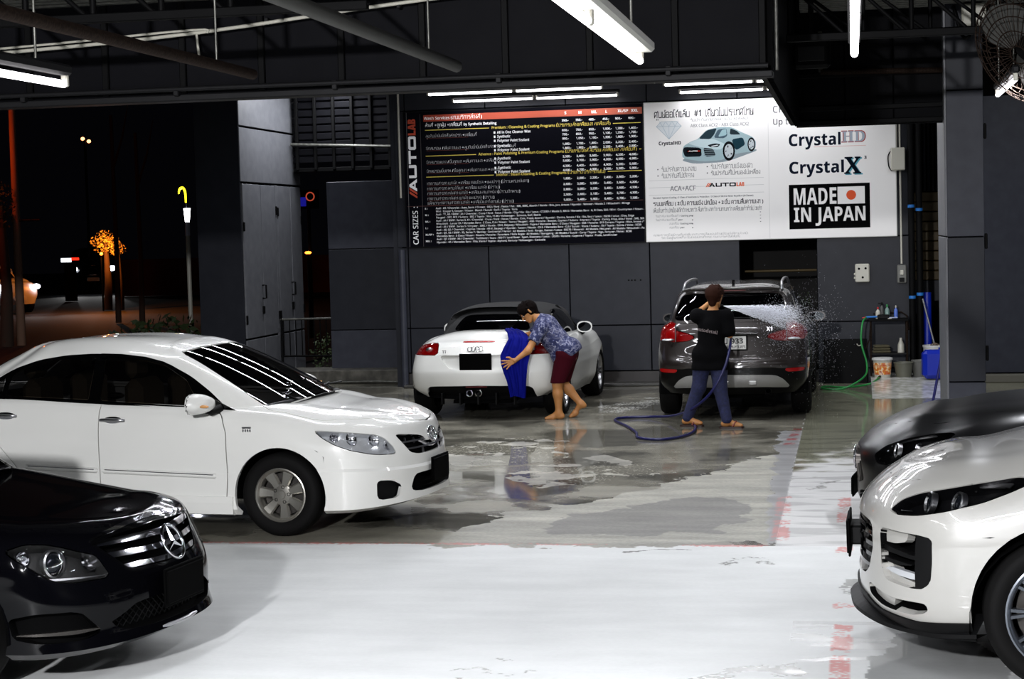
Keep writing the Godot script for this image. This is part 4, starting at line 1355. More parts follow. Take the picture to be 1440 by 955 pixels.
	var p := plate(Vector3(-3.578, 0.887, 0.0), 0.36, 0.15, -1.0, pm)
	var im := Image.create(340, 150, false, Image.FORMAT_RGBA8)
	im.fill(Color(0.88, 0.88, 0.86))
	write(im, "กน 933", 40, 84, 84, Color(0.05, 0.05, 0.06), true)
	write(im, "กรุงเทพมหานคร", 76, 134, 36, Color(0.05, 0.05, 0.06), true)
	im.generate_mipmaps()
	var mm := mat(Color.WHITE, 0.4)
	mm.albedo_texture = ImageTexture.create_from_image(im)
	var face := Sh.new()
	face.quad(Vector3(-0.0075, -0.072, -0.177), Vector3(-0.0075, -0.072, 0.177), Vector3(-0.0075, 0.072, 0.177), Vector3(-0.0075, 0.072, -0.177))
	for i in 4: face.n[i] = Vector3(-1, 0, 0)
	face.uv = PackedVector2Array([Vector2(0, 1), Vector2(1, 1), Vector2(1, 0), Vector2(0, 0)])
	part("plate_print", face, mm, p)
	letters3d("X1", 0.045, M.chrome, Vector3(-3.545, 1.04, 0.45), -PI / 2)
	var rd := Sh.new()
	rd.x = Transform3D(Basis(Vector3(0, 0, 1), PI / 2), Vector3(-3.548, 1.045, 0))
	rd.lathe([Vector2(0.042, -0.01), Vector2(0.042, 0.012), Vector2(0.036, 0.015), Vector2(0.001, 0.016)], 24)
	part("emblem", rd, M.chrome, car)
	# plastic band, reflectors, silver plate under the bumper
	var band := v2([-0.1, 0.10, 0.95, 0.10, 0.95, 0.56, 0.80, 0.595, 0.55, 0.59, 0.5, 0.60, -0.1, 0.605])
	var lower := take("body", band, "f", Vector3(-9, 0, -1), Vector3(-3.25, 9, 9))
	both("bumper_cladding", lower, M.clad, 0.02)
	var sl := take("body", v2([1.2, 0.1, 1.2, 0.36, 0.55, 0.36, 0.5, 0.33, -0.5, 0.33, -2.3, 0.33, -3.3, 0.36, -3.3, 0.1]), "s", Vector3(-3.25, 0, 0.4))
	pair("sill_cladding", sl, M.clad, 0.02)
	S.lower = lower
	var skid := smooth(v2([-0.1, 0.385, 0.35, 0.387, 0.655, 0.376, 0.66, 0.39, 0.595, 0.465, 0.52, 0.508, 0.45, 0.518, -0.1, 0.523]), 1)
	both("skid_plate", moved(trace_("lower", skid, "f"), 0.016), M.satin_grey, 0.02)
	for z in [0.62]:
		S.rf = moved(trace_("lower", smooth(v2([0.61, 0.58, 0.63, 0.548, 0.82, 0.55, 0.83, 0.592, 0.62, 0.588]), 1), "f"), 0.006)
		pair("reflector", S.rf, M.red, 0.01)
	for z in [-0.06, 0.25]: part("tow_cover", boxm(Vector3(-3.648, 0.43, z), Vector3(0.02, 0.05, 0.09), 0.012), M.satin_grey, car)
	for z in [-0.42, 0.42]: part("exhaust_pipe", turned(Sh.new(), Transform3D(Basis(Vector3(0, 0, 1), PI / 2), Vector3(-3.5, 0.33, z))).lathe([Vector2(0.035, -0.1), Vector2(0.035, 0.08), Vector2(0.03, 0.08), Vector2(0.03, -0.1)], 16), M.dark_steel, car)
	both("body_shell", S.body, M.brown, 0.03)
	both("roof", S.cab, M.brown, 0.012)
	sides("roof_rail", tubem(curve([Vector3(-0.98, 1.46, 0.585), Vector3(-1.08, 1.52, 0.575), Vector3(-1.3, 1.555, 0.565), Vector3(-2.0, 1.575, 0.565), Vector3(-2.75, 1.56, 0.565), Vector3(-2.95, 1.52, 0.57), Vector3(-3.03, 1.465, 0.578)], 5), 0.016, 8), M.satin)
	part("antenna_fin", Sh.new().prism(smooth(v2([-2.88, 1.53, -2.86, 1.585, -2.82, 1.585, -2.66, 1.535]), 1), -0.015, 0.015), M.gloss_black, car)
	door_mirrors(Vector3(-0.93, 1.055, 0.925), Vector3(0.16, 0.125, 0.22), Vector3(-0.86, 1.0, 0.80), M.brown, M.trim)
	var w := Sh.new().tube([Vector3(-3.47, 1.13, 0.02), Vector3(-3.455, 1.165, -0.2), Vector3(-3.45, 1.17, -0.42)], 0.008, 6)
	part("rear_wiper", w, M.trim, car)
	var st := {"n": 5, "twin": 0.16, "w0": 0.035, "w1": 0.04, "dish": 0.02, "hub": 0.085, "rim": 0.225, "mat": M.alloy, "inset": 0.012}
	wheels(0.0, -2.76, 0.335, 0.225, 0.77, st)
	underbody([0.0, -2.76], 0.385, 0.86, 0.7, -3.4, 0.24)
	cabin(-1.5, -2.4, 0.72, 0.36, M.trim)

# ---------------------------------------------------------------- the black saloon in the near corner
func black_saloon() -> void:
	car = thing("saloon_car", "glossy black saloon with chrome-barred grille and large star, nose in the near corner", "car", Vector3(-4.3346, 0, -9.0106), -0.1144)
	var bp: Material = M.black_car
	var sx := [0.02, -0.65, -1.4, -2.2, -2.75]
	S.body = skin(rings(sx, [
		[[0.80, 0.3, 0.76, 2.3], [0.80, 0.81, 0.81, 0.81, 0.80], [-3.7, -3.2, 0.74, 2.5], [0.20, 0.18, 0.17, 0.17, 0.17, 0.17, 0.19, 0.22, 0.25]],
		[[0.875, 0.3, 0.845, 2.35], [0.865, 0.86, 0.86, 0.86, 0.865], [-3.80, -3.2, 0.83, 2.5], [0.235, 0.225, 0.22, 0.22, 0.22, 0.22, 0.24, 0.27, 0.28]],
		[[0.855, 0.3, 0.845, 2.3], [0.868, 0.862, 0.86, 0.862, 0.868], [-3.82, -3.2, 0.85, 2.5], [0.30, 0.30, 0.32, 0.32, 0.32, 0.33, 0.35, 0.38, 0.4]],
		[[0.85, 0.3, 0.852, 2.3], [0.878, 0.868, 0.865, 0.868, 0.878], [-3.83, -3.2, 0.86, 2.5], [0.44, 0.45, 0.46, 0.46, 0.46, 0.47, 0.48, 0.5, 0.52]],
		[[0.83, 0.3, 0.850, 2.2], [0.882, 0.876, 0.874, 0.876, 0.882], [-3.82, -3.2, 0.86, 2.5], [0.535, 0.56, 0.60, 0.61, 0.62, 0.63, 0.63, 0.62, 0.64]],
		[[0.775, 0.3, 0.838, 2.1], [0.872, 0.878, 0.878, 0.878, 0.876], [-3.79, -3.2, 0.84, 2.5], [0.655, 0.67, 0.72, 0.75, 0.78, 0.80, 0.80, 0.76, 0.78]],
		[[0.73, 0.3, 0.775, 2.05], [0.82, 0.85, 0.852, 0.85, 0.845], [-3.76, -3.2, 0.78, 2.5], [0.745, 0.775, 0.803, 0.875, 0.91, 0.94, 0.95, 0.93, 0.95]],
		[[0.67, 0.28, 0.675, 2.05], [0.735, 0.79, 0.79, 0.785, 0.77], [-3.6, -3.1, 0.66, 2.4], [0.78, 0.815, 0.838, 0.92, 0.97, 0.99, 1.0, 1.0, 1.0]],
		[[0.58, 0.25, 0.385, 2.0], [0.42, 0.44, 0.44, 0.44, 0.42], [-3.4, -3.0, 0.36, 2.3], [0.80, 0.835, 0.857, 0.95, 1.0, 1.03, 1.05, 1.03, 1.02]],
		[[0.52, 0.23, 0.0, 2.0], [0, 0, 0, 0, 0], [-3.36, -2.96, 0.0, 2.3], [0.805, 0.84, 0.862, 0.955, 1.02, 1.05, 1.06, 1.04, 1.03]],
	]), 0.026, [1])
	arches([0.0, -2.76], 0.325, 0.368)
	S.cab = skin(rings([-0.9, -1.45, -1.9, -2.4, -2.75], [
		[[-0.38, -0.72, 0.75, 2.4], [0.78, 0.79, 0.79, 0.775, 0.75], [-3.2, -2.95, 0.66, 2.6], [0.985, 0.925, 0.93, 0.945, 0.96, 0.98, 1.0, 1.02, 1.04]],
		[[-0.8, -1.0, 0.69, 2.4], [0.70, 0.71, 0.71, 0.695, 0.67], [-2.9, -2.7, 0.59, 2.6], [1.2, 1.14, 1.145, 1.16, 1.17, 1.175, 1.18, 1.19, 1.23]],
		[[-1.2, -1.28, 0.575, 2.6], [0.59, 0.60, 0.60, 0.59, 0.575], [-2.56, -2.46, 0.515, 2.8], [1.375, 1.33, 1.34, 1.36, 1.365, 1.355, 1.34, 1.325, 1.375]],
		[[-1.3, -1.36, 0.46, 2.6], [0.475, 0.49, 0.49, 0.48, 0.465], [-2.52, -2.43, 0.41, 2.8], [1.40, 1.385, 1.395, 1.415, 1.42, 1.41, 1.39, 1.375, 1.395]],
		[[-1.36, -1.4, 0.0, 2.6], [0, 0, 0, 0, 0], [-2.46, -2.38, 0.0, 2.8], [1.415, 1.425, 1.435, 1.447, 1.447, 1.44, 1.428, 1.42, 1.408]],
	]), 0.035)
	take("body", v2([-0.55, -0.1, -0.55, 0.64, -0.75, 0.72, -1.4, 0.75, -2.4, 0.74, -2.9, 0.66, -3.0, -0.1]), "t", Vector3(-9, 0.84, -1))
	both("windscreen", take("cab", v2([-0.1, 1.0, 0.3, 0.99, 0.66, 0.97, 0.53, 1.32, 0.4, 1.35, -0.1, 1.365]), "f", Vector3(-1.3, 0, -1), Vector3(9, 9, 9), 0.002), M.tint, 0.004)
	pair("window", take("cab", smooth(v2([-0.85, 0.96, -1.15, 1.24, -1.5, 1.335, -1.9, 1.335, -2.4, 1.27, -2.8, 1.06, -2.5, 1.03]), 1), "s", Vector3(-9, 0, 0.45), Vector3(9, 9, 9), 0.002), M.tint, 0.004)
	# headlights with chrome reflectors
	var hs := take("body", smooth(v2([0.325, 0.728, 0.30, 0.70, 0.185, 0.616, 0.12, 0.574, 0.035, 0.558, -0.185, 0.556, -0.12, 0.668, -0.02, 0.70, 0.05, 0.726, 0.13, 0.748, 0.235, 0.756]), 1), "d", Vector3(0, 0.5, 0.3), Vector3(9, 9, 9), 0.003)
	var hls := lamp("headlight", hs, 0.08, M.bowl_dark, M.clear)
	units(hls, hs, [[Vector3(0.52, 0.64, 0.66), 0.06, "projector"], [Vector3(0.62, 0.625, 0.52), 0.05, "reflector"], [Vector3(0.42, 0.69, 0.76), 0.034, "reflector"]], 0.04)
	for q in [[0.575, 0.60], [0.712, 0.73], [0.655, 0.668]]:
		pair("light_bar", moved(cut(hs, field(hs, v2([-0.17, q[0], 0.16, q[0] + 0.006, 0.16, q[1] - 0.008, -0.17, q[1] - 0.012]), "d"), 0.0, true), -0.03), M.satin, 0.008)
	# grille
	var gr := smooth(v2([-0.1, 0.54, 0.1, 0.545, 0.36, 0.556, 0.42, 0.62, 0.50, 0.70, 0.52, 0.73, 0.45, 0.748, 0.3, 0.762, -0.1, 0.775]), 1)
	S.gr = take("body", gr, "f", Vector3(0.45, 0.4, -1))
	recess("grille_opening", S.gr, 0.07, M.black)
	both("grille_surround", cut(S.gr, field(S.gr, gr, "f"), -0.016, false), M.gloss_black, 0.03)
	for q in [[0.692, 0.725, 0.016], [0.625, 0.66, 0.013], [0.563, 0.596, 0.012]]:
		var a: float = q[0]
		var b: float = q[1]
		var h: float = q[2]
		both("grille_bar", moved(trace_("gr", v2([-0.1, a + 0.012 - h, 0.55, b - h, 0.55, b + h, -0.1, a + 0.012 + h]), "f"), -0.004), M.chrome, 0.03)
	both("bonnet_chrome", moved(trace_("body", v2([-0.1, 0.785, 0.2, 0.775, 0.4, 0.758, 0.52, 0.735]), "f", Vector3(0.45, 0.5, -1), Vector3(9, 9, 9), 0.007), 0.003), M.chrome, 0.012)
	var star := Sh.new()
	star.x = Transform3D(Basis(Vector3(0, 0, 1), 0.42), Vector3(0.835, 0.655, 0.0))
	star.torus(Vector3.ZERO, Vector3.RIGHT, 0.092, 0.009, 40, 8)
	for k in 3:
		var an := PI / 2 + TAU * k / 3
		var d := Vector3(0, sin(an), cos(an))
		var s := Vector3(0, cos(an), -sin(an))
		var f := Vector3(0.012, 0, 0)
		star.tri(s * 0.016 - d * 0.009, d * 0.09, f)
		star.tri(f, d * 0.09, -s * 0.016 - d * 0.009)
	part("star_emblem", star, M.chrome, car)
	# lower face
	S.mesh_ = take("body", smooth(v2([-0.1, 0.272, 0.25, 0.275, 0.45, 0.285, 0.54, 0.335, 0.46, 0.365, 0.36, 0.41, -0.1, 0.415]), 1), "f", Vector3(0.45, 0.2, -1))
	recess("lower_intake", S.mesh_, 0.06, M.black)
	for k in 22:
		var z := -0.5 + k * 0.05
		for dz in [-0.14, 0.14]:
			if absf(z + dz) < 0.55: part("mesh_wire", tubem([Vector3(0.80 - absf(z) * absf(z) * 0.3, 0.29, z), Vector3(0.80 - absf(z + dz) * absf(z + dz) * 0.3, 0.41, z + dz)], 0.004, 4), M.trim, car)
	S.duct = take("body", smooth(v2([-0.12, 0.30, -0.02, 0.275, 0.20, 0.275, 0.31, 0.30, 0.33, 0.40, 0.22, 0.425, 0.0, 0.42]), 1), "d", Vector3(0.2, 0.2, 0.5))
	recess("side_duct", S.duct, 0.07, M.black)
	pair("duct_blade", moved(trace_("duct", v2([-0.12, 0.318, 0.02, 0.308, 0.3, 0.318, 0.3, 0.336, 0.02, 0.328, -0.12, 0.334]), "d"), 0.004), M.nut, 0.02)
	var lip := Sh.new().tube(curve([Vector3(0.42, 0.238, 0.79), Vector3(0.62, 0.24, 0.64), Vector3(0.80, 0.243, 0.36), Vector3(0.877, 0.245, 0.0), Vector3(0.80, 0.243, -0.36), Vector3(0.62, 0.24, -0.64), Vector3(0.42, 0.238, -0.79)], 6), 0.011, 8)
	part("lip_chrome", lip, M.satin, car)
	plate(Vector3(0.90, 0.447, 0.0), 0.40, 0.17, 1.0, M.black_plate)
	part("parking_sensor", Sh.new().ball(Vector3(0.765, 0.495, 0.405), Vector3(0.008, 0.014, 0.014), 10), M.satin, car)
	var j := take("body", v2([0.62, 0.0, 0.655, 0.2, 0.63, 0.36, 0.55, 0.50, 0.40, 0.645, 0.2, 0.73, -0.1, 0.775, -0.4, 0.785]), "t", Vector3(-0.5, 0.7, -1), Vector3(9, 9, 9), 0.0, 0.003)
	both("bonnet_joint", moved(j, -0.006), M.black, 0.0)
	both("body_shell", S.body, bp, 0.03)
	both("roof", S.cab, bp, 0.012)
	door_mirrors(Vector3(-1.0, 1.03, 0.965), Vector3(0.16, 0.14, 0.23), Vector3(-0.96, 0.97, 0.80), bp, M.trim)
	var st := {"n": 5, "twin": 0.14, "w0": 0.03, "w1": 0.035, "dish": 0.02, "hub": 0.08, "rim": 0.225, "mat": M.alloy}
	wheels(0.0, -2.76, 0.318, 0.225, 0.77, st)
	underbody([0.0, -2.76], 0.368, 0.86, 0.7, -3.6)
	cabin(-1.6, -2.4, 0.6, 0.36, M.trim)

# ---------------------------------------------------------------- the white SUV at the right edge, nose to the left
func white_suv() -> void:
	car = thing("suv_car", "white SUV with dark swept headlights and black splitter, half in view before the black coupe", "car", Vector3(0.9735, 0, -9.6188), -3.1697)
	var wp: Material = M.chalk
	var sx := [0.02, -0.65, -1.4, -2.2, -2.8]
	S.body = skin(rings(sx, [
		[[0.86, 0.36, 0.84, 2.3], [0.88, 0.88, 0.88, 0.88, 0.89], [-3.6, -3.2, 0.84, 2.5], [0.215, 0.225, 0.27, 0.26, 0.26, 0.26, 0.28, 0.30, 0.3]],
		[[0.95, 0.36, 0.885, 2.3], [0.93, 0.91, 0.905, 0.91, 0.94], [-3.70, -3.2, 0.90, 2.6], [0.33, 0.33, 0.36, 0.36, 0.36, 0.36, 0.40, 0.42, 0.42]],
		[[0.96, 0.36, 0.90, 2.3], [0.94, 0.925, 0.92, 0.925, 0.95], [-3.74, -3.2, 0.92, 2.6], [0.45, 0.45, 0.50, 0.50, 0.50, 0.50, 0.52, 0.56, 0.56]],
		[[0.965, 0.36, 0.905, 2.25], [0.945, 0.935, 0.93, 0.938, 0.955], [-3.74, -3.2, 0.92, 2.6], [0.58, 0.59, 0.64, 0.64, 0.64, 0.66, 0.68, 0.70, 0.7]],
		[[0.965, 0.36, 0.90, 2.15], [0.94, 0.935, 0.935, 0.94, 0.955], [-3.70, -3.2, 0.91, 2.6], [0.70, 0.725, 0.79, 0.79, 0.80, 0.82, 0.84, 0.86, 0.88]],
		[[0.935, 0.36, 0.862, 2.05], [0.915, 0.92, 0.92, 0.925, 0.94], [-3.62, -3.2, 0.87, 2.5], [0.80, 0.845, 0.92, 0.93, 0.95, 0.97, 0.99, 1.0, 1.02]],
		[[0.87, 0.34, 0.775, 2.05], [0.845, 0.875, 0.88, 0.88, 0.88], [-3.56, -3.2, 0.80, 2.5], [0.875, 0.945, 1.015, 1.02, 1.04, 1.06, 1.08, 1.10, 1.1]],
		[[0.79, 0.32, 0.64, 2.05], [0.735, 0.79, 0.80, 0.79, 0.78], [-3.5, -3.1, 0.7, 2.4], [0.935, 1.01, 1.07, 1.08, 1.09, 1.1, 1.12, 1.13, 1.13]],
		[[0.68, 0.30, 0.36, 2.0], [0.4, 0.42, 0.42, 0.42, 0.4], [-3.4, -3.0, 0.36, 2.3], [0.99, 1.06, 1.12, 1.14, 1.14, 1.14, 1.15, 1.15, 1.15]],
		[[0.62, 0.28, 0.0, 2.0], [0, 0, 0, 0, 0], [-3.36, -2.96, 0.0, 2.3], [1.005, 1.075, 1.135, 1.16, 1.16, 1.16, 1.16, 1.16, 1.16]],
	]), 0.026, [])
	flare("body", [0.0, -2.807], 0.37, 0.42, 0.012, 0.07)
	arches([0.0, -2.807], 0.375, 0.425)
	S.cab = skin(rings([-0.95, -1.5, -2.0, -2.5, -2.9], [
		[[-0.45, -0.78, 0.78, 2.4], [0.815, 0.825, 0.825, 0.81, 0.79], [-3.45, -3.2, 0.72, 2.6], [1.12, 1.03, 1.03, 1.05, 1.06, 1.08, 1.10, 1.12, 1.12]],
		[[-0.88, -1.08, 0.71, 2.4], [0.725, 0.735, 0.735, 0.72, 0.70], [-3.3, -3.05, 0.64, 2.6], [1.36, 1.28, 1.29, 1.31, 1.32, 1.325, 1.33, 1.33, 1.33]],
		[[-1.25, -1.34, 0.61, 2.6], [0.62, 0.63, 0.63, 0.62, 0.60], [-3.05, -2.9, 0.55, 2.8], [1.55, 1.50, 1.51, 1.53, 1.535, 1.52, 1.50, 1.49, 1.51]],
		[[-1.35, -1.42, 0.48, 2.6], [0.495, 0.51, 0.51, 0.50, 0.48], [-3.0, -2.86, 0.43, 2.8], [1.575, 1.56, 1.57, 1.59, 1.595, 1.58, 1.555, 1.54, 1.545]],
		[[-1.42, -1.46, 0.0, 2.6], [0, 0, 0, 0, 0], [-2.96, -2.82, 0.0, 2.8], [1.59, 1.60, 1.61, 1.622, 1.622, 1.61, 1.59, 1.575, 1.565]],
	]), 0.035)
	take("body", v2([-0.6, -0.1, -0.6, 0.66, -0.85, 0.75, -1.5, 0.78, -2.6, 0.76, -3.1, 0.68, -3.25, -0.1]), "t", Vector3(-9, 0.98, -1))
	both("windscreen", take("cab", v2([-0.1, 1.15, 0.3, 1.14, 0.68, 1.1, 0.56, 1.48, 0.4, 1.52, -0.1, 1.535]), "f", Vector3(-1.35, 0, -1), Vector3(9, 9, 9), 0.002), M.tint, 0.004)
	pair("window", take("cab", smooth(v2([-0.9, 1.07, -1.25, 1.39, -1.6, 1.495, -2.1, 1.495, -2.7, 1.43, -3.1, 1.2, -2.6, 1.12]), 1), "s", Vector3(-9, 0, 0.45), Vector3(9, 9, 9), 0.002), M.tint, 0.004)
	# headlights
	var hs := take("body", smooth(v2([-0.15, 0.808, -0.085, 0.865, 0.02, 0.905, 0.15, 0.935, 0.27, 0.965, 0.40, 0.997, 0.47, 1.0, 0.49, 0.975, 0.43, 0.935, 0.33, 0.88, 0.20, 0.835, 0.06, 0.806, -0.07, 0.797]), 1), "d", Vector3(0.0, 0.7, 0.4), Vector3(9, 9, 9), 0.003)
	var hls := lamp("headlight", hs, 0.07, M.dark_bowl, M.clear)
	units(hls, hs, [[Vector3(0.62, 0.865, 0.72), 0.045, "projector"], [Vector3(0.47, 0.90, 0.81), 0.045, "projector"]], 0.03)
	for q in [[-0.10, 0.02, 0.822, 0.83], [-0.08, 0.03, 0.845, 0.853], [0.20, 0.30, 0.845, 0.853], [0.06, 0.12, 0.90, 0.91], [0.26, 0.40, 0.955, 0.975], [0.22, 0.27, 0.925, 0.935], [0.10, 0.16, 0.815, 0.825]]:
		pair("marker_light", moved(cut(hs, field(hs, v2([q[0], q[2], q[1], q[2] + 0.008, q[1], q[3] + 0.008, q[0], q[3]]), "d"), 0.0, true), -0.02), M.satin, 0.006)
	# intakes
	S.inn = take("body", smooth(v2([-0.19, 0.722, -0.12, 0.722, 0.10, 0.719, 0.175, 0.708, 0.18, 0.60, 0.172, 0.50, 0.13, 0.462, 0.06, 0.457, -0.12, 0.474, -0.16, 0.53, -0.17, 0.63]), 1), "d", Vector3(0.2, 0.3, 0.3), Vector3(9, 9, 9))
	recess("side_intake", S.inn, 0.12, M.black)
	pair("intake_frame", moved(trace_("inn", v2([0.085, 0.40, 0.22, 0.40, 0.22, 0.76, 0.085, 0.76]), "d"), -0.002), M.trim, 0.05)
	for q in [[-0.3, 0.8, 0.0, 0.8, 0.0, 0.675, -0.09, 0.655, -0.3, 0.65], [-0.3, 0.4, 0.088, 0.4, 0.088, 0.475, -0.06, 0.50, -0.12, 0.56, -0.3, 0.58]]:
		pair("intake_side", moved(trace_("inn", v2(q), "d"), -0.035), wp, 0.05)
	for q in [[0.63, 0.605, 0.014], [0.575, 0.56, 0.012]]:
		pair("intake_blade", moved(trace_("inn", v2([-0.2, q[0] + q[2], -0.2, q[0] - q[2], 0.10, q[1] - q[2], 0.10, q[1] + q[2] * 0.4]), "d"), -0.02), M.trim, 0.06)
	pair("running_light", moved(trace_("inn", smooth(v2([-0.17, 0.535, -0.1, 0.545, 0.10, 0.528, 0.10, 0.498, -0.05, 0.51]), 1), "d"), -0.008), M.bowl, 0.03)
	S.gr = take("body", smooth(v2([-0.1, 0.455, 0.38, 0.455, 0.47, 0.50, 0.52, 0.61, 0.50, 0.70, 0.44, 0.735, -0.1, 0.745]), 1), "f", Vector3(0.7, 0.3, -1))
	recess("grille_opening", S.gr, 0.07, M.black)
	for y in [0.51, 0.565, 0.62, 0.675, 0.72]:
		both("grille_slat", moved(trace_("gr", v2([-0.1, y - 0.011, 0.6, y - 0.011, 0.6, y + 0.011, -0.1, y + 0.011]), "f"), -0.008), M.gloss_black, 0.04)
	S.low = take("body", smooth(v2([-0.32, 0.43, -0.08, 0.392, 0.14, 0.394, 0.15, 0.36, 0.125, 0.342, 0.05, 0.325, -0.17, 0.335, -0.30, 0.375]), 1), "d", Vector3(0.2, 0.2, 0.3))
	recess("lower_intake", S.low, 0.08, M.black)
	pair("lower_blade", moved(trace_("low", v2([-0.4, 0.2, -0.16, 0.2, -0.06, 0.45, -0.4, 0.45]), "d"), -0.03), wp, 0.05)
	var j := take("body", v2([0.0, 0.728, 0.57, 0.727, 0.9, 0.727]), "s", Vector3(0.0, 0.6, 0.78), Vector3(0.57, 0.9, 9), 0.0, 0.003)
	pair("bumper_joint", moved(j, -0.005), M.black, 0.0)
	var hj := take("body", v2([0.80, -0.1, 0.79, 0.2, 0.74, 0.42, 0.62, 0.60, 0.4, 0.74, 0.1, 0.80, -0.5, 0.82]), "t", Vector3(-0.5, 0.8, -1), Vector3(9, 9, 9), 0.0, 0.003)
	both("bonnet_joint", moved(hj, -0.005), M.black, 0.0)
	# black splitter: everything under the lower edge, and a lip in front
	var sp := take("body", v2([-0.7, 0.1, 0.6, 0.1, 0.6, 0.318, 0.33, 0.316, 0.08, 0.296, -0.2, 0.315, -0.34, 0.36, -0.7, 0.385]), "d", Vector3(0.3, 0.0, -1))
	both("splitter", moved(sp, 0.01), M.trim, 0.03)
	var lip := Sh.new()
	var lp := curve([Vector3(0.40, 0.245, 0.905), Vector3(0.60, 0.225, 0.80), Vector3(0.82, 0.225, 0.58), Vector3(0.97, 0.255, 0.32), Vector3(1.01, 0.275, 0.0)], 6)
	for i in lp.size() - 1:
		var a: Vector3 = lp[i]
		var b: Vector3 = lp[i + 1]
		var ia := Vector3(a.x * 0.86, a.y + 0.03, a.z * 0.88)
		var ib := Vector3(b.x * 0.86, b.y + 0.03, b.z * 0.88)
		lip.quad(a + Vector3.UP * 0.02, b + Vector3.UP * 0.02, ib + Vector3.UP * 0.07, ia + Vector3.UP * 0.07)
		lip.quad(a, b, b + Vector3.UP * 0.02, a + Vector3.UP * 0.02)
		lip.quad(ia - Vector3.UP * 0.03, ib - Vector3.UP * 0.03, b, a)
	for i in lip.n.size():
		if lip.n[i].dot(lip.p[i] - Vector3(0.3, lip.p[i].y, 0)) < -0.05: lip.n[i] = -lip.n[i]
	part("splitter_lip", Sh.new().join(lip).join(lip, true), M.trim, car)
	var pl := plate(Vector3(1.015, 0.60, 0.0), 0.36, 0.17, 1.0, M.black_plate, null, -0.02)
	part("plate_bracket", boxm(Vector3(0.975, 0.60, 0), Vector3(0.07, 0.1, 0.24), 0.01), M.trim, car)
	both("body_shell", S.body, wp, 0.04)
	both("roof", S.cab, wp, 0.012)
	var cl := Sh.new()
	door_mirrors(Vector3(-0.75, 1.12, 1.03), Vector3(0.17, 0.16, 0.25), Vector3(-0.72, 1.05, 0.85), wp, M.trim)
	var st := {"n": 10, "twin": 0.07, "w0": 0.016, "w1": 0.020, "dish": 0.03, "hub": 0.09, "rim": 0.268, "mat": M.rim_grey, "inset": 0.014}
	wheels(0.0, -2.807, 0.368, 0.265, 0.815, st)
	underbody([0.0, -2.807], 0.425, 0.915, 0.75, -3.5, 0.24)
	cabin(-1.7, -2.5, 0.75, 0.38, M.trim)

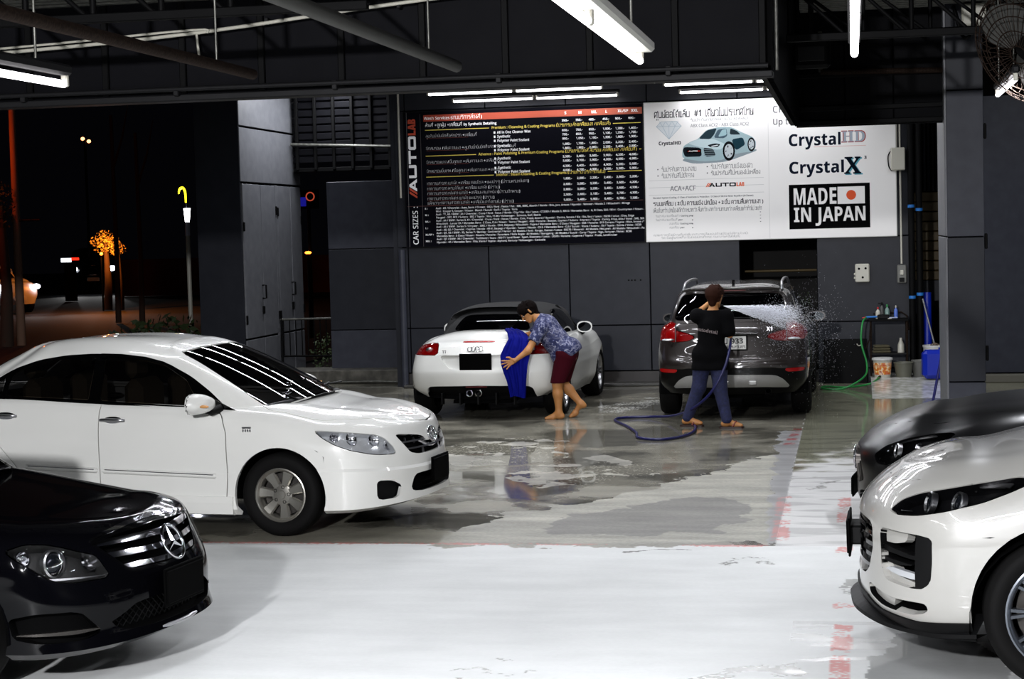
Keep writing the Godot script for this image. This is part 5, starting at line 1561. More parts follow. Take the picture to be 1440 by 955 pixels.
# ---------------------------------------------------------------- the satin black coupe behind it
func black_coupe() -> void:
	car = thing("coupe_car", "satin black sports coupe with upright grille bars, half hidden behind the white SUV", "car", Vector3(0.95, 0, -13.7), -3.27)
	var bp: Material = M.matte_black
	var sx := [0.02, -0.6, -1.3, -2.0, -2.6]
	S.body = skin(rings(sx, [
		[[0.86, 0.3, 0.82, 2.3], [0.85, 0.86, 0.86, 0.86, 0.86], [-3.3, -3.0, 0.8, 2.5], [0.13, 0.13, 0.15, 0.14, 0.14, 0.14, 0.16, 0.2, 0.2]],
		[[0.92, 0.3, 0.89, 2.3], [0.92, 0.90, 0.90, 0.90, 0.95], [-3.42, -3.0, 0.9, 2.5], [0.22, 0.22, 0.26, 0.24, 0.24, 0.24, 0.3, 0.32, 0.32]],
		[[0.93, 0.3, 0.90, 2.25], [0.94, 0.91, 0.90, 0.91, 0.965], [-3.46, -3.0, 0.92, 2.5], [0.36, 0.37, 0.40, 0.40, 0.40, 0.40, 0.46, 0.48, 0.5]],
		[[0.945, 0.3, 0.893, 2.2], [0.945, 0.92, 0.91, 0.92, 0.97], [-3.48, -3.0, 0.92, 2.5], [0.50, 0.50, 0.55, 0.55, 0.55, 0.56, 0.62, 0.66, 0.66]],
		[[0.93, 0.3, 0.872, 2.1], [0.93, 0.915, 0.91, 0.915, 0.955], [-3.44, -3.0, 0.9, 2.5], [0.58, 0.61, 0.69, 0.68, 0.68, 0.70, 0.75, 0.78, 0.8]],
		[[0.89, 0.3, 0.80, 2.05], [0.87, 0.89, 0.885, 0.89, 0.91], [-3.36, -3.0, 0.84, 2.5], [0.63, 0.725, 0.79, 0.82, 0.78, 0.80, 0.84, 0.86, 0.88]],
		[[0.83, 0.28, 0.67, 2.05], [0.77, 0.82, 0.82, 0.82, 0.8], [-3.2, -2.9, 0.7, 2.4], [0.685, 0.81, 0.855, 0.90, 0.86, 0.87, 0.9, 0.92, 0.92]],
		[[0.72, 0.25, 0.385, 2.0], [0.42, 0.45, 0.45, 0.45, 0.43], [-3.0, -2.8, 0.4, 2.3], [0.745, 0.872, 0.912, 0.955, 0.92, 0.92, 0.94, 0.95, 0.95]],
		[[0.66, 0.23, 0.0, 2.0], [0, 0, 0, 0, 0], [-2.95, -2.75, 0.0, 2.3], [0.765, 0.893, 0.93, 0.97, 0.95, 0.95, 0.95, 0.96, 0.96]],
	]), 0.03, [])
	arches([0.0, -2.63], 0.34, 0.38)
	S.cab = skin(rings([-1.3, -1.6, -1.9, -2.2, -2.45], [
		[[-0.75, -1.1, 0.72, 2.4], [0.745, 0.75, 0.745, 0.72, 0.69], [-3.1, -2.8, 0.62, 2.6], [0.93, 0.86, 0.86, 0.87, 0.88, 0.9, 0.91, 0.93, 0.93]],
		[[-1.15, -1.32, 0.65, 2.4], [0.66, 0.67, 0.665, 0.64, 0.61], [-2.8, -2.6, 0.52, 2.6], [1.1, 1.06, 1.065, 1.075, 1.075, 1.07, 1.06, 1.05, 1.05]],
		[[-1.45, -1.5, 0.54, 2.6], [0.55, 0.56, 0.555, 0.53, 0.51], [-2.5, -2.4, 0.44, 2.8], [1.225, 1.19, 1.2, 1.215, 1.215, 1.2, 1.18, 1.16, 1.18]],
		[[-1.5, -1.55, 0.42, 2.6], [0.43, 0.44, 0.435, 0.42, 0.4], [-2.45, -2.35, 0.33, 2.8], [1.25, 1.24, 1.245, 1.262, 1.262, 1.245, 1.22, 1.2, 1.2]],
		[[-1.55, -1.58, 0.0, 2.6], [0, 0, 0, 0, 0], [-2.4, -2.3, 0.0, 2.8], [1.265, 1.27, 1.275, 1.285, 1.285, 1.275, 1.255, 1.235, 1.22]],
	]), 0.035)
	take("body", v2([-0.85, -0.1, -0.85, 0.6, -1.1, 0.68, -1.6, 0.7, -2.3, 0.68, -2.7, 0.58, -2.8, -0.1]), "t", Vector3(-9, 0.8, -1))
	both("windscreen", take("cab", v2([-0.1, 0.95, 0.3, 0.94, 0.63, 0.92, 0.49, 1.18, 0.35, 1.205, -0.1, 1.215]), "f", Vector3(-1.52, 0, -1), Vector3(9, 9, 9), 0.002), M.tint, 0.004)
	pair("window", take("cab", smooth(v2([-1.2, 0.9, -1.45, 1.1, -1.7, 1.185, -2.1, 1.17, -2.5, 1.0, -2.3, 0.93]), 1), "s", Vector3(-9, 0, 0.4), Vector3(9, 9, 9), 0.002), M.tint, 0.004)
	var hs := take("body", smooth(v2([-0.05, 0.57, 0.04, 0.635, 0.18, 0.69, 0.34, 0.735, 0.47, 0.748, 0.49, 0.738, 0.42, 0.68, 0.30, 0.605, 0.22, 0.548, 0.12, 0.51, 0.0, 0.515]), 1), "d", Vector3(0.0, 0.4, 0.4), Vector3(9, 9, 9), 0.003)
	var hls := lamp("headlight", hs, 0.07, M.dark_bowl, M.clear)
	units(hls, hs, [[Vector3(0.56, 0.60, 0.74), 0.045, "projector"], [Vector3(0.42, 0.64, 0.83), 0.035, "reflector"]], 0.03)
	for q in [[0.10, 0.24, 0.655, 0.70], [0.20, 0.36, 0.69, 0.728], [0.0, 0.02, 0.53, 0.60], [0.26, 0.36, 0.61, 0.66]]:
		pair("light_bar", moved(cut(hs, field(hs, v2([q[0], q[2], q[1], q[3], q[1] - 0.01, q[3] + 0.01, q[0] - 0.01, q[2] + 0.01]), "d"), 0.0, true), -0.02), M.satin, 0.006)
	S.gr = take("body", smooth(v2([-0.1, 0.33, 0.42, 0.335, 0.55, 0.37, 0.52, 0.49, 0.42, 0.585, -0.1, 0.60]), 1), "f", Vector3(0.5, 0.2, -1))
	recess("grille_opening", S.gr, 0.07, M.black)
	for k in 9:
		var z := 0.0 + k * 0.058
		pair("grille_bar", moved(trace_("gr", v2([z - 0.006 + 0.006, 0.3, z + 0.012, 0.3, z + 0.012, 0.62, z, 0.62]), "f"), -0.002), M.nut, 0.04)
	var star := Sh.new()
	star.torus(Vector3(0.955, 0.47, 0), Vector3.RIGHT, 0.085, 0.008, 32, 6)
	for k in 3:
		var an := PI / 2 + TAU * k / 3
		star.tube([Vector3(0.955, 0.47, 0), Vector3(0.955, 0.47 + sin(an) * 0.083, cos(an) * 0.083)], [0.014, 0.004], 6)
	part("star_emblem", star, M.chrome, car)
	S.low = take("body", smooth(v2([-0.36, 0.20, -0.12, 0.19, 0.12, 0.20, 0.20, 0.24, 0.18, 0.32, 0.02, 0.31, -0.3, 0.29]), 1), "d", Vector3(0.3, 0.1, 0.3))
	recess("lower_intake", S.low, 0.07, M.black)
	pair("intake_fin", moved(trace_("low", v2([-0.4, 0.245, 0.3, 0.25, 0.3, 0.262, -0.4, 0.257]), "d"), 0.0), M.satin, 0.03)
	plate(Vector3(0.965, 0.27, 0.0), 0.36, 0.13, 1.0, M.black_plate)
	var hj := take("body", v2([0.80, -0.1, 0.79, 0.15, 0.74, 0.34, 0.64, 0.50, 0.4, 0.66, 0.1, 0.745, -0.6, 0.79]), "t", Vector3(-0.7, 0.6, -1), Vector3(9, 9, 9), 0.0, 0.003)
	both("bonnet_joint", moved(hj, -0.005), M.black, 0.0)
	sides("bonnet_crease", tubem(curve([Vector3(0.55, 0.775, 0.28), Vector3(0.2, 0.868, 0.34), Vector3(-0.3, 0.935, 0.40)], 5), 0.012, 6), bp)
	both("body_shell", S.body, bp, 0.04)
	both("roof", S.cab, bp, 0.012)
	door_mirrors(Vector3(-1.05, 0.95, 0.95), Vector3(0.15, 0.13, 0.22), Vector3(-1.0, 0.9, 0.80), bp, M.trim)
	var st := {"n": 10, "w0": 0.03, "w1": 0.04, "dish": 0.03, "hub": 0.08, "rim": 0.25, "mat": M.gloss_black}
	wheels(0.0, -2.63, 0.335, 0.265, 0.82, st)
	underbody([0.0, -2.63], 0.38, 0.9, 0.7, -3.2, 0.15)
	cabin(-1.8, -2.0, 0.45, 0.36, M.trim)

# ---------------------------------------------------------------- floor: paint, wet concrete, worn marks
const FX0 := -10.0
const FX1 := 3.2
const FZ0 := -27.2
const FZ1 := -7.2

func floor_material() -> StandardMaterial3D:
	var w := 924
	var h := 1400
	var nz := func(freq: float, sd: int, oct: int, sx := 1.0) -> PackedByteArray:
		var n := FastNoiseLite.new()
		n.noise_type = FastNoiseLite.TYPE_SIMPLEX_SMOOTH
		n.frequency = freq
		n.fractal_octaves = oct
		n.seed = sd
		var im := n.get_image(int(w * sx), h, false, false, true)
		if sx != 1.0: im.resize(w, h, Image.INTERPOLATE_BILINEAR)
		im.convert(Image.FORMAT_L8)
		return im.get_data()
	var big: PackedByteArray = nz.call(0.008, 3, 5)
	var mid: PackedByteArray = nz.call(0.03, 5, 4)
	var streak: PackedByteArray = nz.call(0.05, 8, 4, 0.25)       # drawn out along x, as the squeegee leaves it
	var fine: PackedByteArray = nz.call(0.35, 9, 3)
	var areas := [
		[v2([-3.01, -12.51, -2.87, -13.45, -2.67, -14.01, -2.33, -14.38, -1.98, -14.77, -1.77, -15.26, -1.29, -16.42, -0.96, -17.54, -0.75, -17.64, -0.68, -14.86, -0.60, -12.7]), 1],
		[v2([-2.27, -13.14, -2.24, -13.80, -1.91, -14.24, -1.27, -14.97, -0.87, -14.63, -0.78, -13.94, -1.00, -13.27, -1.53, -12.89]), 2],
		[v2([-3.13, -16.05, -3.10, -16.63, -2.70, -17.14, -2.43, -17.68, -1.95, -16.87, -1.69, -16.23, -2.08, -16.05, -2.27, -15.60, -2.69, -15.42]), 3],
		[v2([-4.09, -17.72, -4.14, -18.62, -3.49, -19.24, -2.97, -18.90, -2.70, -17.14, -3.35, -16.89, -3.71, -16.64]), 3],
		[v2([-3.13, -22.55, -2.55, -23.83, -2.38, -22.86, -2.79, -21.66, -3.04, -21.84]), 4],
		[v2([-0.62, -12.7, -0.47, -12.7, -0.53, -17.64, -0.56, -19.79, -0.80, -19.80, -0.75, -17.64]), 5],
		[v2([-0.59, -12.8, -0.47, -12.8, -0.52, -14.94, -0.63, -14.86]), 6], [v2([-0.72, -18.45, -0.65, -20.00, -0.57, -20.00, -0.60, -18.44]), 7],
		[v2([-0.15, -8.3, -0.05, -8.3, -0.03, -10.09, -0.13, -10.12]), 6], [v2([-0.14, -10.54, -0.01, -10.60, -0.01, -10.74, -0.13, -10.70]), 6],
		[v2([-0.14, -12.34, -0.03, -12.40, -0.03, -12.58, -0.13, -12.58]), 6], [v2([-0.14, -13.62, -0.06, -13.68, -0.04, -14.87, -0.14, -14.87]), 6],
		[v2([-4.78, -12.57, -0.6, -12.57, -0.6, -12.64, -4.78, -12.64]), 6],
		[v2([0.08, -8.7, 0.02, -9.45, 0.2, -9.86, 0.57, -9.85, 0.75, -9.3, 0.7, -8.6]), 8], [v2([-0.11, -11.08, -0.03, -11.31, 0.10, -11.36, 0.10, -11.09, -0.03, -10.98]), 9],
		[v2([-2.0, -8.75, -1.62, -8.95, -1.6, -8.98, -1.98, -8.82]), 9], [v2([-1.86, -9.2, -1.78, -9.25, -1.77, -9.3, -1.87, -9.27]), 9],
		[v2([-1.6, -12.35, -1.15, -12.42, -1.12, -12.47, -1.6, -12.42]), 9], [v2([-0.93, -11.95, -0.6, -12.1, -0.55, -12.0, -0.85, -11.86]), 9], [v2([-0.45, -15.5, -0.12, -15.9, -0.1, -15.75, -0.42, -15.4]), 9],
		[v2([-1.1, -8.7, -0.5, -9.05, -0.25, -9.15, -0.3, -9.0, -0.8, -8.72]), 9],
	]
	var boxes := []
	for a in areas:
		var r := Rect2(a[0][0], Vector2.ZERO)
		for q in a[0]: r = r.expand(q)
		boxes.append(r.grow(0.02))
	var px := PackedByteArray()
	px.resize(w * h * 3)
	var rg := PackedByteArray()
	rg.resize(w * h)
	var kx := (FX1 - FX0) / w
	var kz := (FZ1 - FZ0) / h
	for j in h:
		var z := FZ0 + (j + 0.5) * kz
		for i in w:
			var q := j * w + i
			var n1 := big[q] / 255.0
			var n2 := mid[q] / 255.0
			var st := streak[q] / 255.0
			var n3 := fine[q] / 255.0
			var x := FX0 + (i + 0.5) * kx
			var xx := x + (n2 - 0.5) * 0.16
			var zz := z + (n2 - 0.5) * 0.5
			var bay: bool = x + (n3 - 0.5) * 0.02 < -0.56 and z + (n2 - 0.5) * 0.05 < -12.6
			var r: float
			var g: float
			var b: float
			var ro: float
			if bay:
				var wet := clampf((n1 - 0.42) * 6.0, 0.0, 1.0)
				var v := lerpf(0.52, 0.37, wet) + (n3 - 0.5) * 0.10 + (st - 0.5) * 0.12
				r = v
				g = v * 0.975
				b = v * 0.88
				ro = lerpf(0.34, 0.07, wet)
				if z < -15.5: ro = minf(ro, 0.16 + (n2 - 0.5) * 0.25)
				if st > 0.70 and z < -18.5 and n1 > 0.5: v += 0.12
			else:
				var v := 0.875 + (n1 - 0.5) * 0.07 + (st - 0.5) * 0.05 + (n3 - 0.5) * 0.025
				r = v * 0.992
				g = v * 1.0
				b = v * 0.992
				ro = 0.5 + (n2 - 0.5) * 0.2
				if z < -12.6 and x > -0.56:
					var dirt := clampf((-17.4 - x * 2.2 - z + (n2 - 0.5) * 2.4) * 0.9, 0.0, 1.0)
					v = lerpf(1.0, 0.62, dirt) * (1.0 - 0.16 * clampf((st - 0.5) * 6.0, 0.0, 1.0))
					r *= v
					g *= v * 0.99
					b *= v * lerpf(0.99, 0.86, dirt)
					ro = lerpf(0.26, 0.10, dirt)
			for a in areas.size():
				if not boxes[a].has_point(Vector2(x, z)) and not boxes[a].has_point(Vector2(xx, zz)): continue
				var kind: int = areas[a][1]
				var soft: bool = kind < 6 or kind > 7
				if not Geometry2D.is_point_in_polygon(Vector2(xx, zz) if soft else Vector2(x + (n3 - 0.5) * 0.02, z + (n3 - 0.5) * 0.06), areas[a][0]): continue
				match kind:
					1:
						var v := 0.60 + (st - 0.5) * 0.22 + (n3 - 0.5) * 0.13
						r = v
						g = v * 0.985
						b = v * 0.91
						ro = 0.45
					2:
						var v := 0.45 + (st - 0.5) * 0.14 + (n3 - 0.5) * 0.11
						r = v
						g = v * 0.985
						b = v * 0.93
						ro = 0.4
					3:
						ro = 0.03
						if n1 + n2 > 1.08 or n3 > 0.72:
							r += 0.22
							g += 0.22
							b += 0.22
							ro = 0.25
					4:
						if n2 * 0.6 + n3 * 0.9 + st * 0.3 > 0.98:
							r = 0.72
							g = 0.72
							b = 0.70
							ro = 0.3
					5:
						if bay:
							r = 0.56 + (st - 0.5) * 0.2
							g = r
							b = r * 1.0
							ro = 0.3
					6, 7:
						if n2 + n3 + st > (1.45 if kind == 6 else 1.5):
							r = lerpf(r, 0.80 if kind == 6 else 0.55, 0.6)
							g = lerpf(g, 0.42 if kind == 6 else 0.14, 0.6)
							b = lerpf(b, 0.40 if kind == 6 else 0.15, 0.6)
					8:
						ro = 0.03
						r *= 0.78
						g *= 0.78
						b *= 0.78
					9:
						if st + n3 > 0.8:
							r *= 0.8
							g *= 0.8
							b *= 0.79
							ro = 0.15
			if not bay and z > -10.2 and x > -0.35 and st > 0.6: ro = 0.05
			px[q * 3] = clampi(int(r * 255), 0, 255)
			px[q * 3 + 1] = clampi(int(g * 255), 0, 255)
			px[q * 3 + 2] = clampi(int(b * 255), 0, 255)
			rg[q] = clampi(int(ro * 255), 0, 255)
	var m := mat(Color.WHITE, 1.0, 0.0, 0.4)
	m.albedo_texture = ImageTexture.create_from_image(Image.create_from_data(w, h, false, Image.FORMAT_RGB8, px))
	m.roughness_texture = ImageTexture.create_from_image(Image.create_from_data(w, h, false, Image.FORMAT_L8, rg))
	m.roughness_texture_channel = BaseMaterial3D.TEXTURE_CHANNEL_RED
	m.texture_repeat = false
	return m

func floor_slab(x0: float, x1: float, z0: float, z1: float, m: Material, label: String, y := 0.0) -> MeshInstance3D:
	var sh := Sh.new().box(Vector3((x0 + x1) / 2, y - 0.1, (z0 + z1) / 2), Vector3(x1 - x0, 0.2, z1 - z0), 0.0)
	for v in sh.p: sh.uv.append(Vector2((v.x - FX0) / (FX1 - FX0), (v.z - FZ0) / (FZ1 - FZ0)))
	return struct("floor", sh, m, label, "floor")

# boards of a wall between seams, each a part, standing proud of the dark backing; skip: function(x0, x1, y0, y1) -> bool
func panels(w: Node, xs: Array, ys: Array, z: float, mats: Array, gap := 0.012, skip = null, thick := 0.03) -> void:
	for i in xs.size() - 1:
		for j in ys.size() - 1:
			if skip and skip.call(i, j): continue
			part("panel", slab(Vector3(xs[i] + gap / 2, ys[j] + gap / 2, z - thick), Vector3(xs[i + 1] - gap / 2, ys[j + 1] - gap / 2, z), 0.004), mats[(i * 2 + j) % mats.size()], w)

func structure() -> void:
	var fm := floor_material()
	floor_slab(-12, 6, -12.6, 8, fm, "pale painted forecourt floor in front of the wash bay")
	floor_slab(-0.56, 6, -27.2, -12.6, fm, "pale painted floor strip beside the wash bay, wet towards the back")
	floor_slab(-9.0, -0.56, -27.2, -12.6, fm, "wet grey concrete floor of the wash bay")
	var pm := [M.panel, M.panel_b, M.panel, M.panel_b, M.panel]
	# back wall with the door opening
	var back := Sh.new()
	back.box(Vector3(-4.03, 3.0, -25.86), Vector3(4.95, 6.0, 0.2))
	back.box(Vector3(-1.02, 4.04, -25.86), Vector3(1.07, 3.92, 0.2))
	back.box(Vector3(0.17, 3.0, -25.86), Vector3(1.32, 6.0, 0.2))
	var w := struct("wall_back", back, M.joint, "grey panelled back wall under the two boards", "wall")
	var xs := [-6.5, -6.34, -5.15, -3.98, -2.825, -1.554, -0.491, 0.81]
	panels(w, xs, [0.2, 0.853, 2.03, 4.0, 4.5, 6.0], -25.72, pm, 0.014, func(i, j): return i == 5 and j < 2)
	for k in 4: part("bolt", Sh.new().tube([Vector3(-3.13 + [0.0, 0.045, 0.09, 0.17][k], 1.49, -25.72), Vector3(-3.13 + [0.0, 0.045, 0.09, 0.17][k], 1.49, -25.715)], 0.012, 8), M.joint, w)
	var base := struct("baseboard_back", slab(Vector3(-6.4, 0, -25.76), Vector3(-1.56, 0.19, -25.735)), mat(Color(0.10, 0.08, 0.07), 0.5), "dark stained foot of the back wall", "baseboard")
	base.set_meta("kind", "structure")
	struct("trim_1", slab(Vector3(-6.4, 0, -25.74), Vector3(-1.56, 0.045, -25.45), 0.01), mat(Color(0.17, 0.165, 0.15), 0.4), "low wet concrete kerb along the back wall", "kerb")
	struct("baseboard_right", slab(Vector3(-0.49, 0, -25.76), Vector3(0.8, 0.19, -25.735)), M.panel_b, "foot of the wall under the work table", "baseboard")
	# room behind the opening
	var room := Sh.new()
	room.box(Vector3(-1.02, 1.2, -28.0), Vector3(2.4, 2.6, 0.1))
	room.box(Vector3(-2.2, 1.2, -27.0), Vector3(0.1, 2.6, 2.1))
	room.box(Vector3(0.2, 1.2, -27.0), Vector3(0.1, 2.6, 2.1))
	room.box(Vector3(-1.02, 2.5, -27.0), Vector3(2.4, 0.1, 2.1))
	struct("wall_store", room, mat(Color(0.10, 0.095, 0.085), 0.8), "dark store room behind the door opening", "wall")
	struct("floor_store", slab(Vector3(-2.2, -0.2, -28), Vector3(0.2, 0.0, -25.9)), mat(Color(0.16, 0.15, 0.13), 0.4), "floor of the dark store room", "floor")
	# grey wall beside the bay, on a plinth
	var gw := struct("wall_left", slab(Vector3(-7.85, 0, -26.95), Vector3(-6.45, 3.05, -26.79)), M.joint, "grey three-panel wall beside the lockers", "wall")
	panels(gw, [-7.85, -6.45], [0.2, 0.79, 2.025, 3.05], -26.76, [M.panel_c, M.panel, M.panel_c])
	var ret := struct("wall_corner", slab(Vector3(-6.56, 0, -26.9), Vector3(-6.44, 6.0, -25.74)), M.panel_b, "narrow grey return at the corner of the bay", "wall")
	ret.set_meta("kind", "structure")
	struct("trim_2", slab(Vector3(-9.0, 0, -27.0), Vector3(-6.5, 0.21, -26.33), 0.015), grain(mat(Color(0.34, 0.33, 0.30), 0.7), noise_tex(0.02, [[0.2, Color(0.6, 0.6, 0.58)], [0.8, Color(1, 1, 1)]], 256, 5), 0.8), "concrete plinth in front of the grey wall", "plinth")
	# locker block on the left
	var lb := struct("wall_lockers", slab(Vector3(-9.62, 0, -28.95), Vector3(-8.96, 5.6, -25.98)), M.joint, "tall grey block with locker doors", "wall")
	part("panel", slab(Vector3(-9.63, 0, -25.98), Vector3(-8.94, 5.6, -25.95), 0.004), M.panel_b, lb)
	var lz := [-25.97, -28.95]
	var xp := -8.93
	for q in [[-25.96, -28.95, 3.90, 5.6], [-25.96, -28.95, 3.065, 3.89]]:
		part("panel", slab(Vector3(xp - 0.03, q[2] + 0.01, q[1]), Vector3(xp, q[3] - 0.01, q[0]), 0.004), M.locker, lb)
	for q in [[-26.03, -26.86], [-26.875, -27.58], [-27.70, -28.36], [-28.39, -28.93]]:
		var d := part("locker_door", slab(Vector3(xp - 0.03, 0.72, q[1]), Vector3(xp, 3.04, q[0]), 0.005), M.locker, lb)
		part("locker_base", slab(Vector3(xp - 0.03, 0.0, q[1]), Vector3(xp, 0.69, q[0]), 0.005), M.locker, lb)
		if q[0] in [-26.03, -27.70]:
			var hz: float = q[1] + 0.05
			part("handle", tubem([Vector3(xp, 1.5, hz), Vector3(xp + 0.06, 1.5, hz), Vector3(xp + 0.06, 1.3, hz), Vector3(xp, 1.3, hz)], 0.014, 6), M.dark_steel, d)
			part("lock", boxm(Vector3(xp + 0.012, 1.12, hz), Vector3(0.03, 0.12, 0.06), 0.006), M.dark_steel, d)
	for hz in [[-26.03, 2.4], [-26.03, 1.0], [-27.60, 2.65], [-27.60, 1.0], [-27.68, 2.63], [-27.68, 1.0], [-28.92, 2.5], [-28.92, 1.05], [-27.66, 0.4]]:
		part("hinge", boxm(Vector3(xp + 0.008, hz[1], hz[0]), Vector3(0.02, 0.14, 0.05), 0.006), M.dark_steel, lb)
	part("post", slab(Vector3(xp - 0.03, 0, -27.69), Vector3(xp, 3.05, -27.59)), M.locker, lb)
	# pillar on the right, hinged door beside it
	var pl := struct("wall_pillar", slab(Vector3(0.965, 0, -20.75), Vector3(1.32, 4.9, -19.23)), M.joint, "grey clad pillar under the fan", "pillar")
	panels(pl, [0.955, 1.335], [-0.02, 0.555, 2.047, 3.545, 4.9], -19.2, [M.panel_c, M.panel])
	for q in [[0, 2.047], [2.06, 4.9]]:
		part("panel", slab(Vector3(0.94, q[0], -20.75), Vector3(0.965, q[1], -19.24), 0.004), M.locker, pl)
	for y in [3.12, 2.0, 0.85]:
		part("hinge", boxm(Vector3(1.345, y, -19.22), Vector3(0.03, 0.16, 0.04), 0.008), M.dark_steel, pl)
	var rw := struct("wall_right", slab(Vector3(1.55, 0, -25.75), Vector3(4.2, 6, -25.63)), M.joint, "grey wall at the end of the bay, beyond the pillar", "wall")
	panels(rw, [1.55, 2.9, 4.2], [0.12, 3.9], -25.6, [M.panel_c, M.panel])
	struct("trim_3", slab(Vector3(1.55, 0, -25.62), Vector3(4.2, 0.11, -25.45), 0.01), mat(Color(0.40, 0.39, 0.35), 0.6), "pale concrete kerb under the grey wall beyond the pillar", "kerb")
	# passage between wall and pillar
	var pw := struct("wall_passage", slab(Vector3(0.75, 0, -27.75), Vector3(1.75, 6, -27.6)), M.joint, "end wall of the narrow passage", "wall")
	var cor := Sh.new()
	for k in 14: cor.tube([Vector3(0.82 + k * 0.06, 2.66, -27.58), Vector3(0.82 + k * 0.06, 3.9, -27.58)], 0.022, 6)
	tag(part("corrugated_sheet", cor, M.panel_b, pw), "", "", "", "stuff")
	for k in 9:
		part("slat", slab(Vector3(0.8, 1.35 + k * 0.145, -27.6), Vector3(1.7, 1.485 + k * 0.145, -27.56), 0.01), M.mustard, pw)
	part("panel", slab(Vector3(0.8, 0.85, -27.6), Vector3(1.7, 1.34, -27.57)), M.panel_b, pw)
	part("panel", slab(Vector3(0.8, 0.0, -27.6), Vector3(1.7, 0.84, -27.57)), M.joint, pw)
	# raised wash-down slab with a ramp, under the table
	var rp := Sh.new()
	var a := [Vector3(0.22, 0.0, -23.3), Vector3(1.5, 0.0, -23.3), Vector3(1.5, 0.13, -24.9), Vector3(0.22, 0.13, -24.9), Vector3(1.5, 0.13, -27.55), Vector3(0.22, 0.13, -27.55)]
	rp.quad(a[0], a[1], a[2], a[3])
	rp.quad(a[3], a[2], a[4], a[5])
	rp.tri(a[0], a[3], Vector3(0.22, 0, -24.9))
	rp.quad(Vector3(0.22, 0, -24.9), a[3], a[5], Vector3(0.22, 0, -27.55))
	rp.tri(a[1], Vector3(1.5, 0, -24.9), a[2])
	rp.quad(a[2], Vector3(1.5, 0, -24.9), Vector3(1.5, 0, -27.55), a[4])
	struct("floor_ramp", rp, grain(mat(Color(0.80, 0.80, 0.78), 0.12), noise_tex(0.03, [[0.2, Color(0.78, 0.78, 0.75)], [0.75, Color(1, 1, 1)]], 256, 5, 12), 0.7), "low pale ramp under the work table", "ramp")
	# lattice screen over the grey wall
	var ls := struct("wall_lattice", slab(Vector3(-8.9, 3.27, -28.62), Vector3(-6.6, 3.34, -28.5), 0.01), M.dark_steel, "dark slatted screen above the grey wall", "screen")
	for k in 9: part("slat", slab(Vector3(-8.9, 3.42 + k * 0.125, -28.56), Vector3(-6.6, 3.52 + k * 0.125, -28.52), 0.008), M.fascia, ls)
	for k in 8: part("post", slab(Vector3(-8.85 + k * 0.31, 3.3, -28.52), Vector3(-8.80 + k * 0.31, 4.6, -28.46), 0.008), M.dark_steel, ls)
	part("rail", tubem([Vector3(-8.9, 3.72, -28.4), Vector3(-6.9, 3.62, -28.4)], 0.025, 8), M.galv, ls)
	# roof over everything, dark
	struct("ceiling", slab(Vector3(-12, 5.62, -29), Vector3(6, 5.75, 8)), M.dark_steel, "dark underside of the roof", "ceiling")
	struct("wall_side", slab(Vector3(4.2, 0, -25.8), Vector3(4.35, 5.7, 8)), M.panel_b, "grey side wall beyond the parked cars", "wall")
	struct("wall_front", slab(Vector3(-12, 0, 7.9), Vector3(4.35, 5.7, 8.1)), M.panel_b, "grey wall behind the camera", "wall")

# ---------------------------------------------------------------- print on the boards
const THAI := {
	"ก": "0004|0314|04163645|4540", "ข": "1606051401103041|4146", "ค": "000516364540|0123", "ง": "26363530|2003", "จ": "051636454030|0323", "ช": "160514011030414446|4556", "ซ": "160514011030414446|4556|1415",
	"ญ": "06041302003046|4047", "ณ": "000516263530|46404060|6066", "ด": "1002051636454040|0213", "ต": "1002051627364540|0213", "ถ": "0004|0314|04163645|4540|0010", "ท": "0600|0446|4640", "น": "0600|003041|4640",
	"บ": "06004046", "ป": "06004048", "ผ": "0600234046", "ฝ": "0600234048", "พ": "0600254046", "ฟ": "0600254048", "ภ": "0010|1004|0314|04163645|4540", "ม": "0600|00304046|2030", "ย": "06041302003046|4046",
	"ร": "4636051434434030", "ล": "000313243340|16364540", "ว": "051636454030", "ศ": "000516364540|0023|4557", "ส": "0003132433|16364540|4557", "ห": "0600|03454640", "อ": "05163645403000031323", "ะ": "0616|0313", "า": "05162620",
	"เ": "060010", "แ": "060010|262030", "โ": "0800|0010|0828", "ไ": "08000818|0010", "ใ": "0818070010",
}
const THAI_OVER := {"ั": "1738", "ิ": "074737", "ี": "07474939", "ึ": "074739", "ื": "0747|3739|4749", "็": "174838", "่": "3739", "้": "273949", "์": "374839", "ุ": "3230", "ู": "22204042", "ำ": "05162620"}

func dot_line(im: Image, a: Vector2, b: Vector2, w: int, c: Color) -> void:
	var m := maxi(1, int(a.distance_to(b) / maxf(1.0, w * 0.5)))
	for k in m + 1:
		var q := a.lerp(b, float(k) / m)
		im.fill_rect(Rect2i(int(q.x - w * 0.5), int(q.y - w * 0.5), w, w), c)

func fill_poly(im: Image, pts: PackedVector2Array, c: Color) -> void:
	var y0 := INF
	var y1 := -INF
	for q in pts:
		y0 = minf(y0, q.y)
		y1 = maxf(y1, q.y)
	for y in range(maxi(0, int(y0)), mini(im.get_height(), int(y1) + 1)):
		var xs := []
		for i in pts.size():
			var a := pts[i]
			var b := pts[(i + 1) % pts.size()]
			if (a.y <= y + 0.5) != (b.y <= y + 0.5): xs.append(a.x + (y + 0.5 - a.y) / (b.y - a.y) * (b.x - a.x))
		xs.sort()
		for k in range(0, xs.size() - 1, 2): im.fill_rect(Rect2i(roundi(xs[k]), y, maxi(1, roundi(xs[k + 1]) - roundi(xs[k])), 1), c)

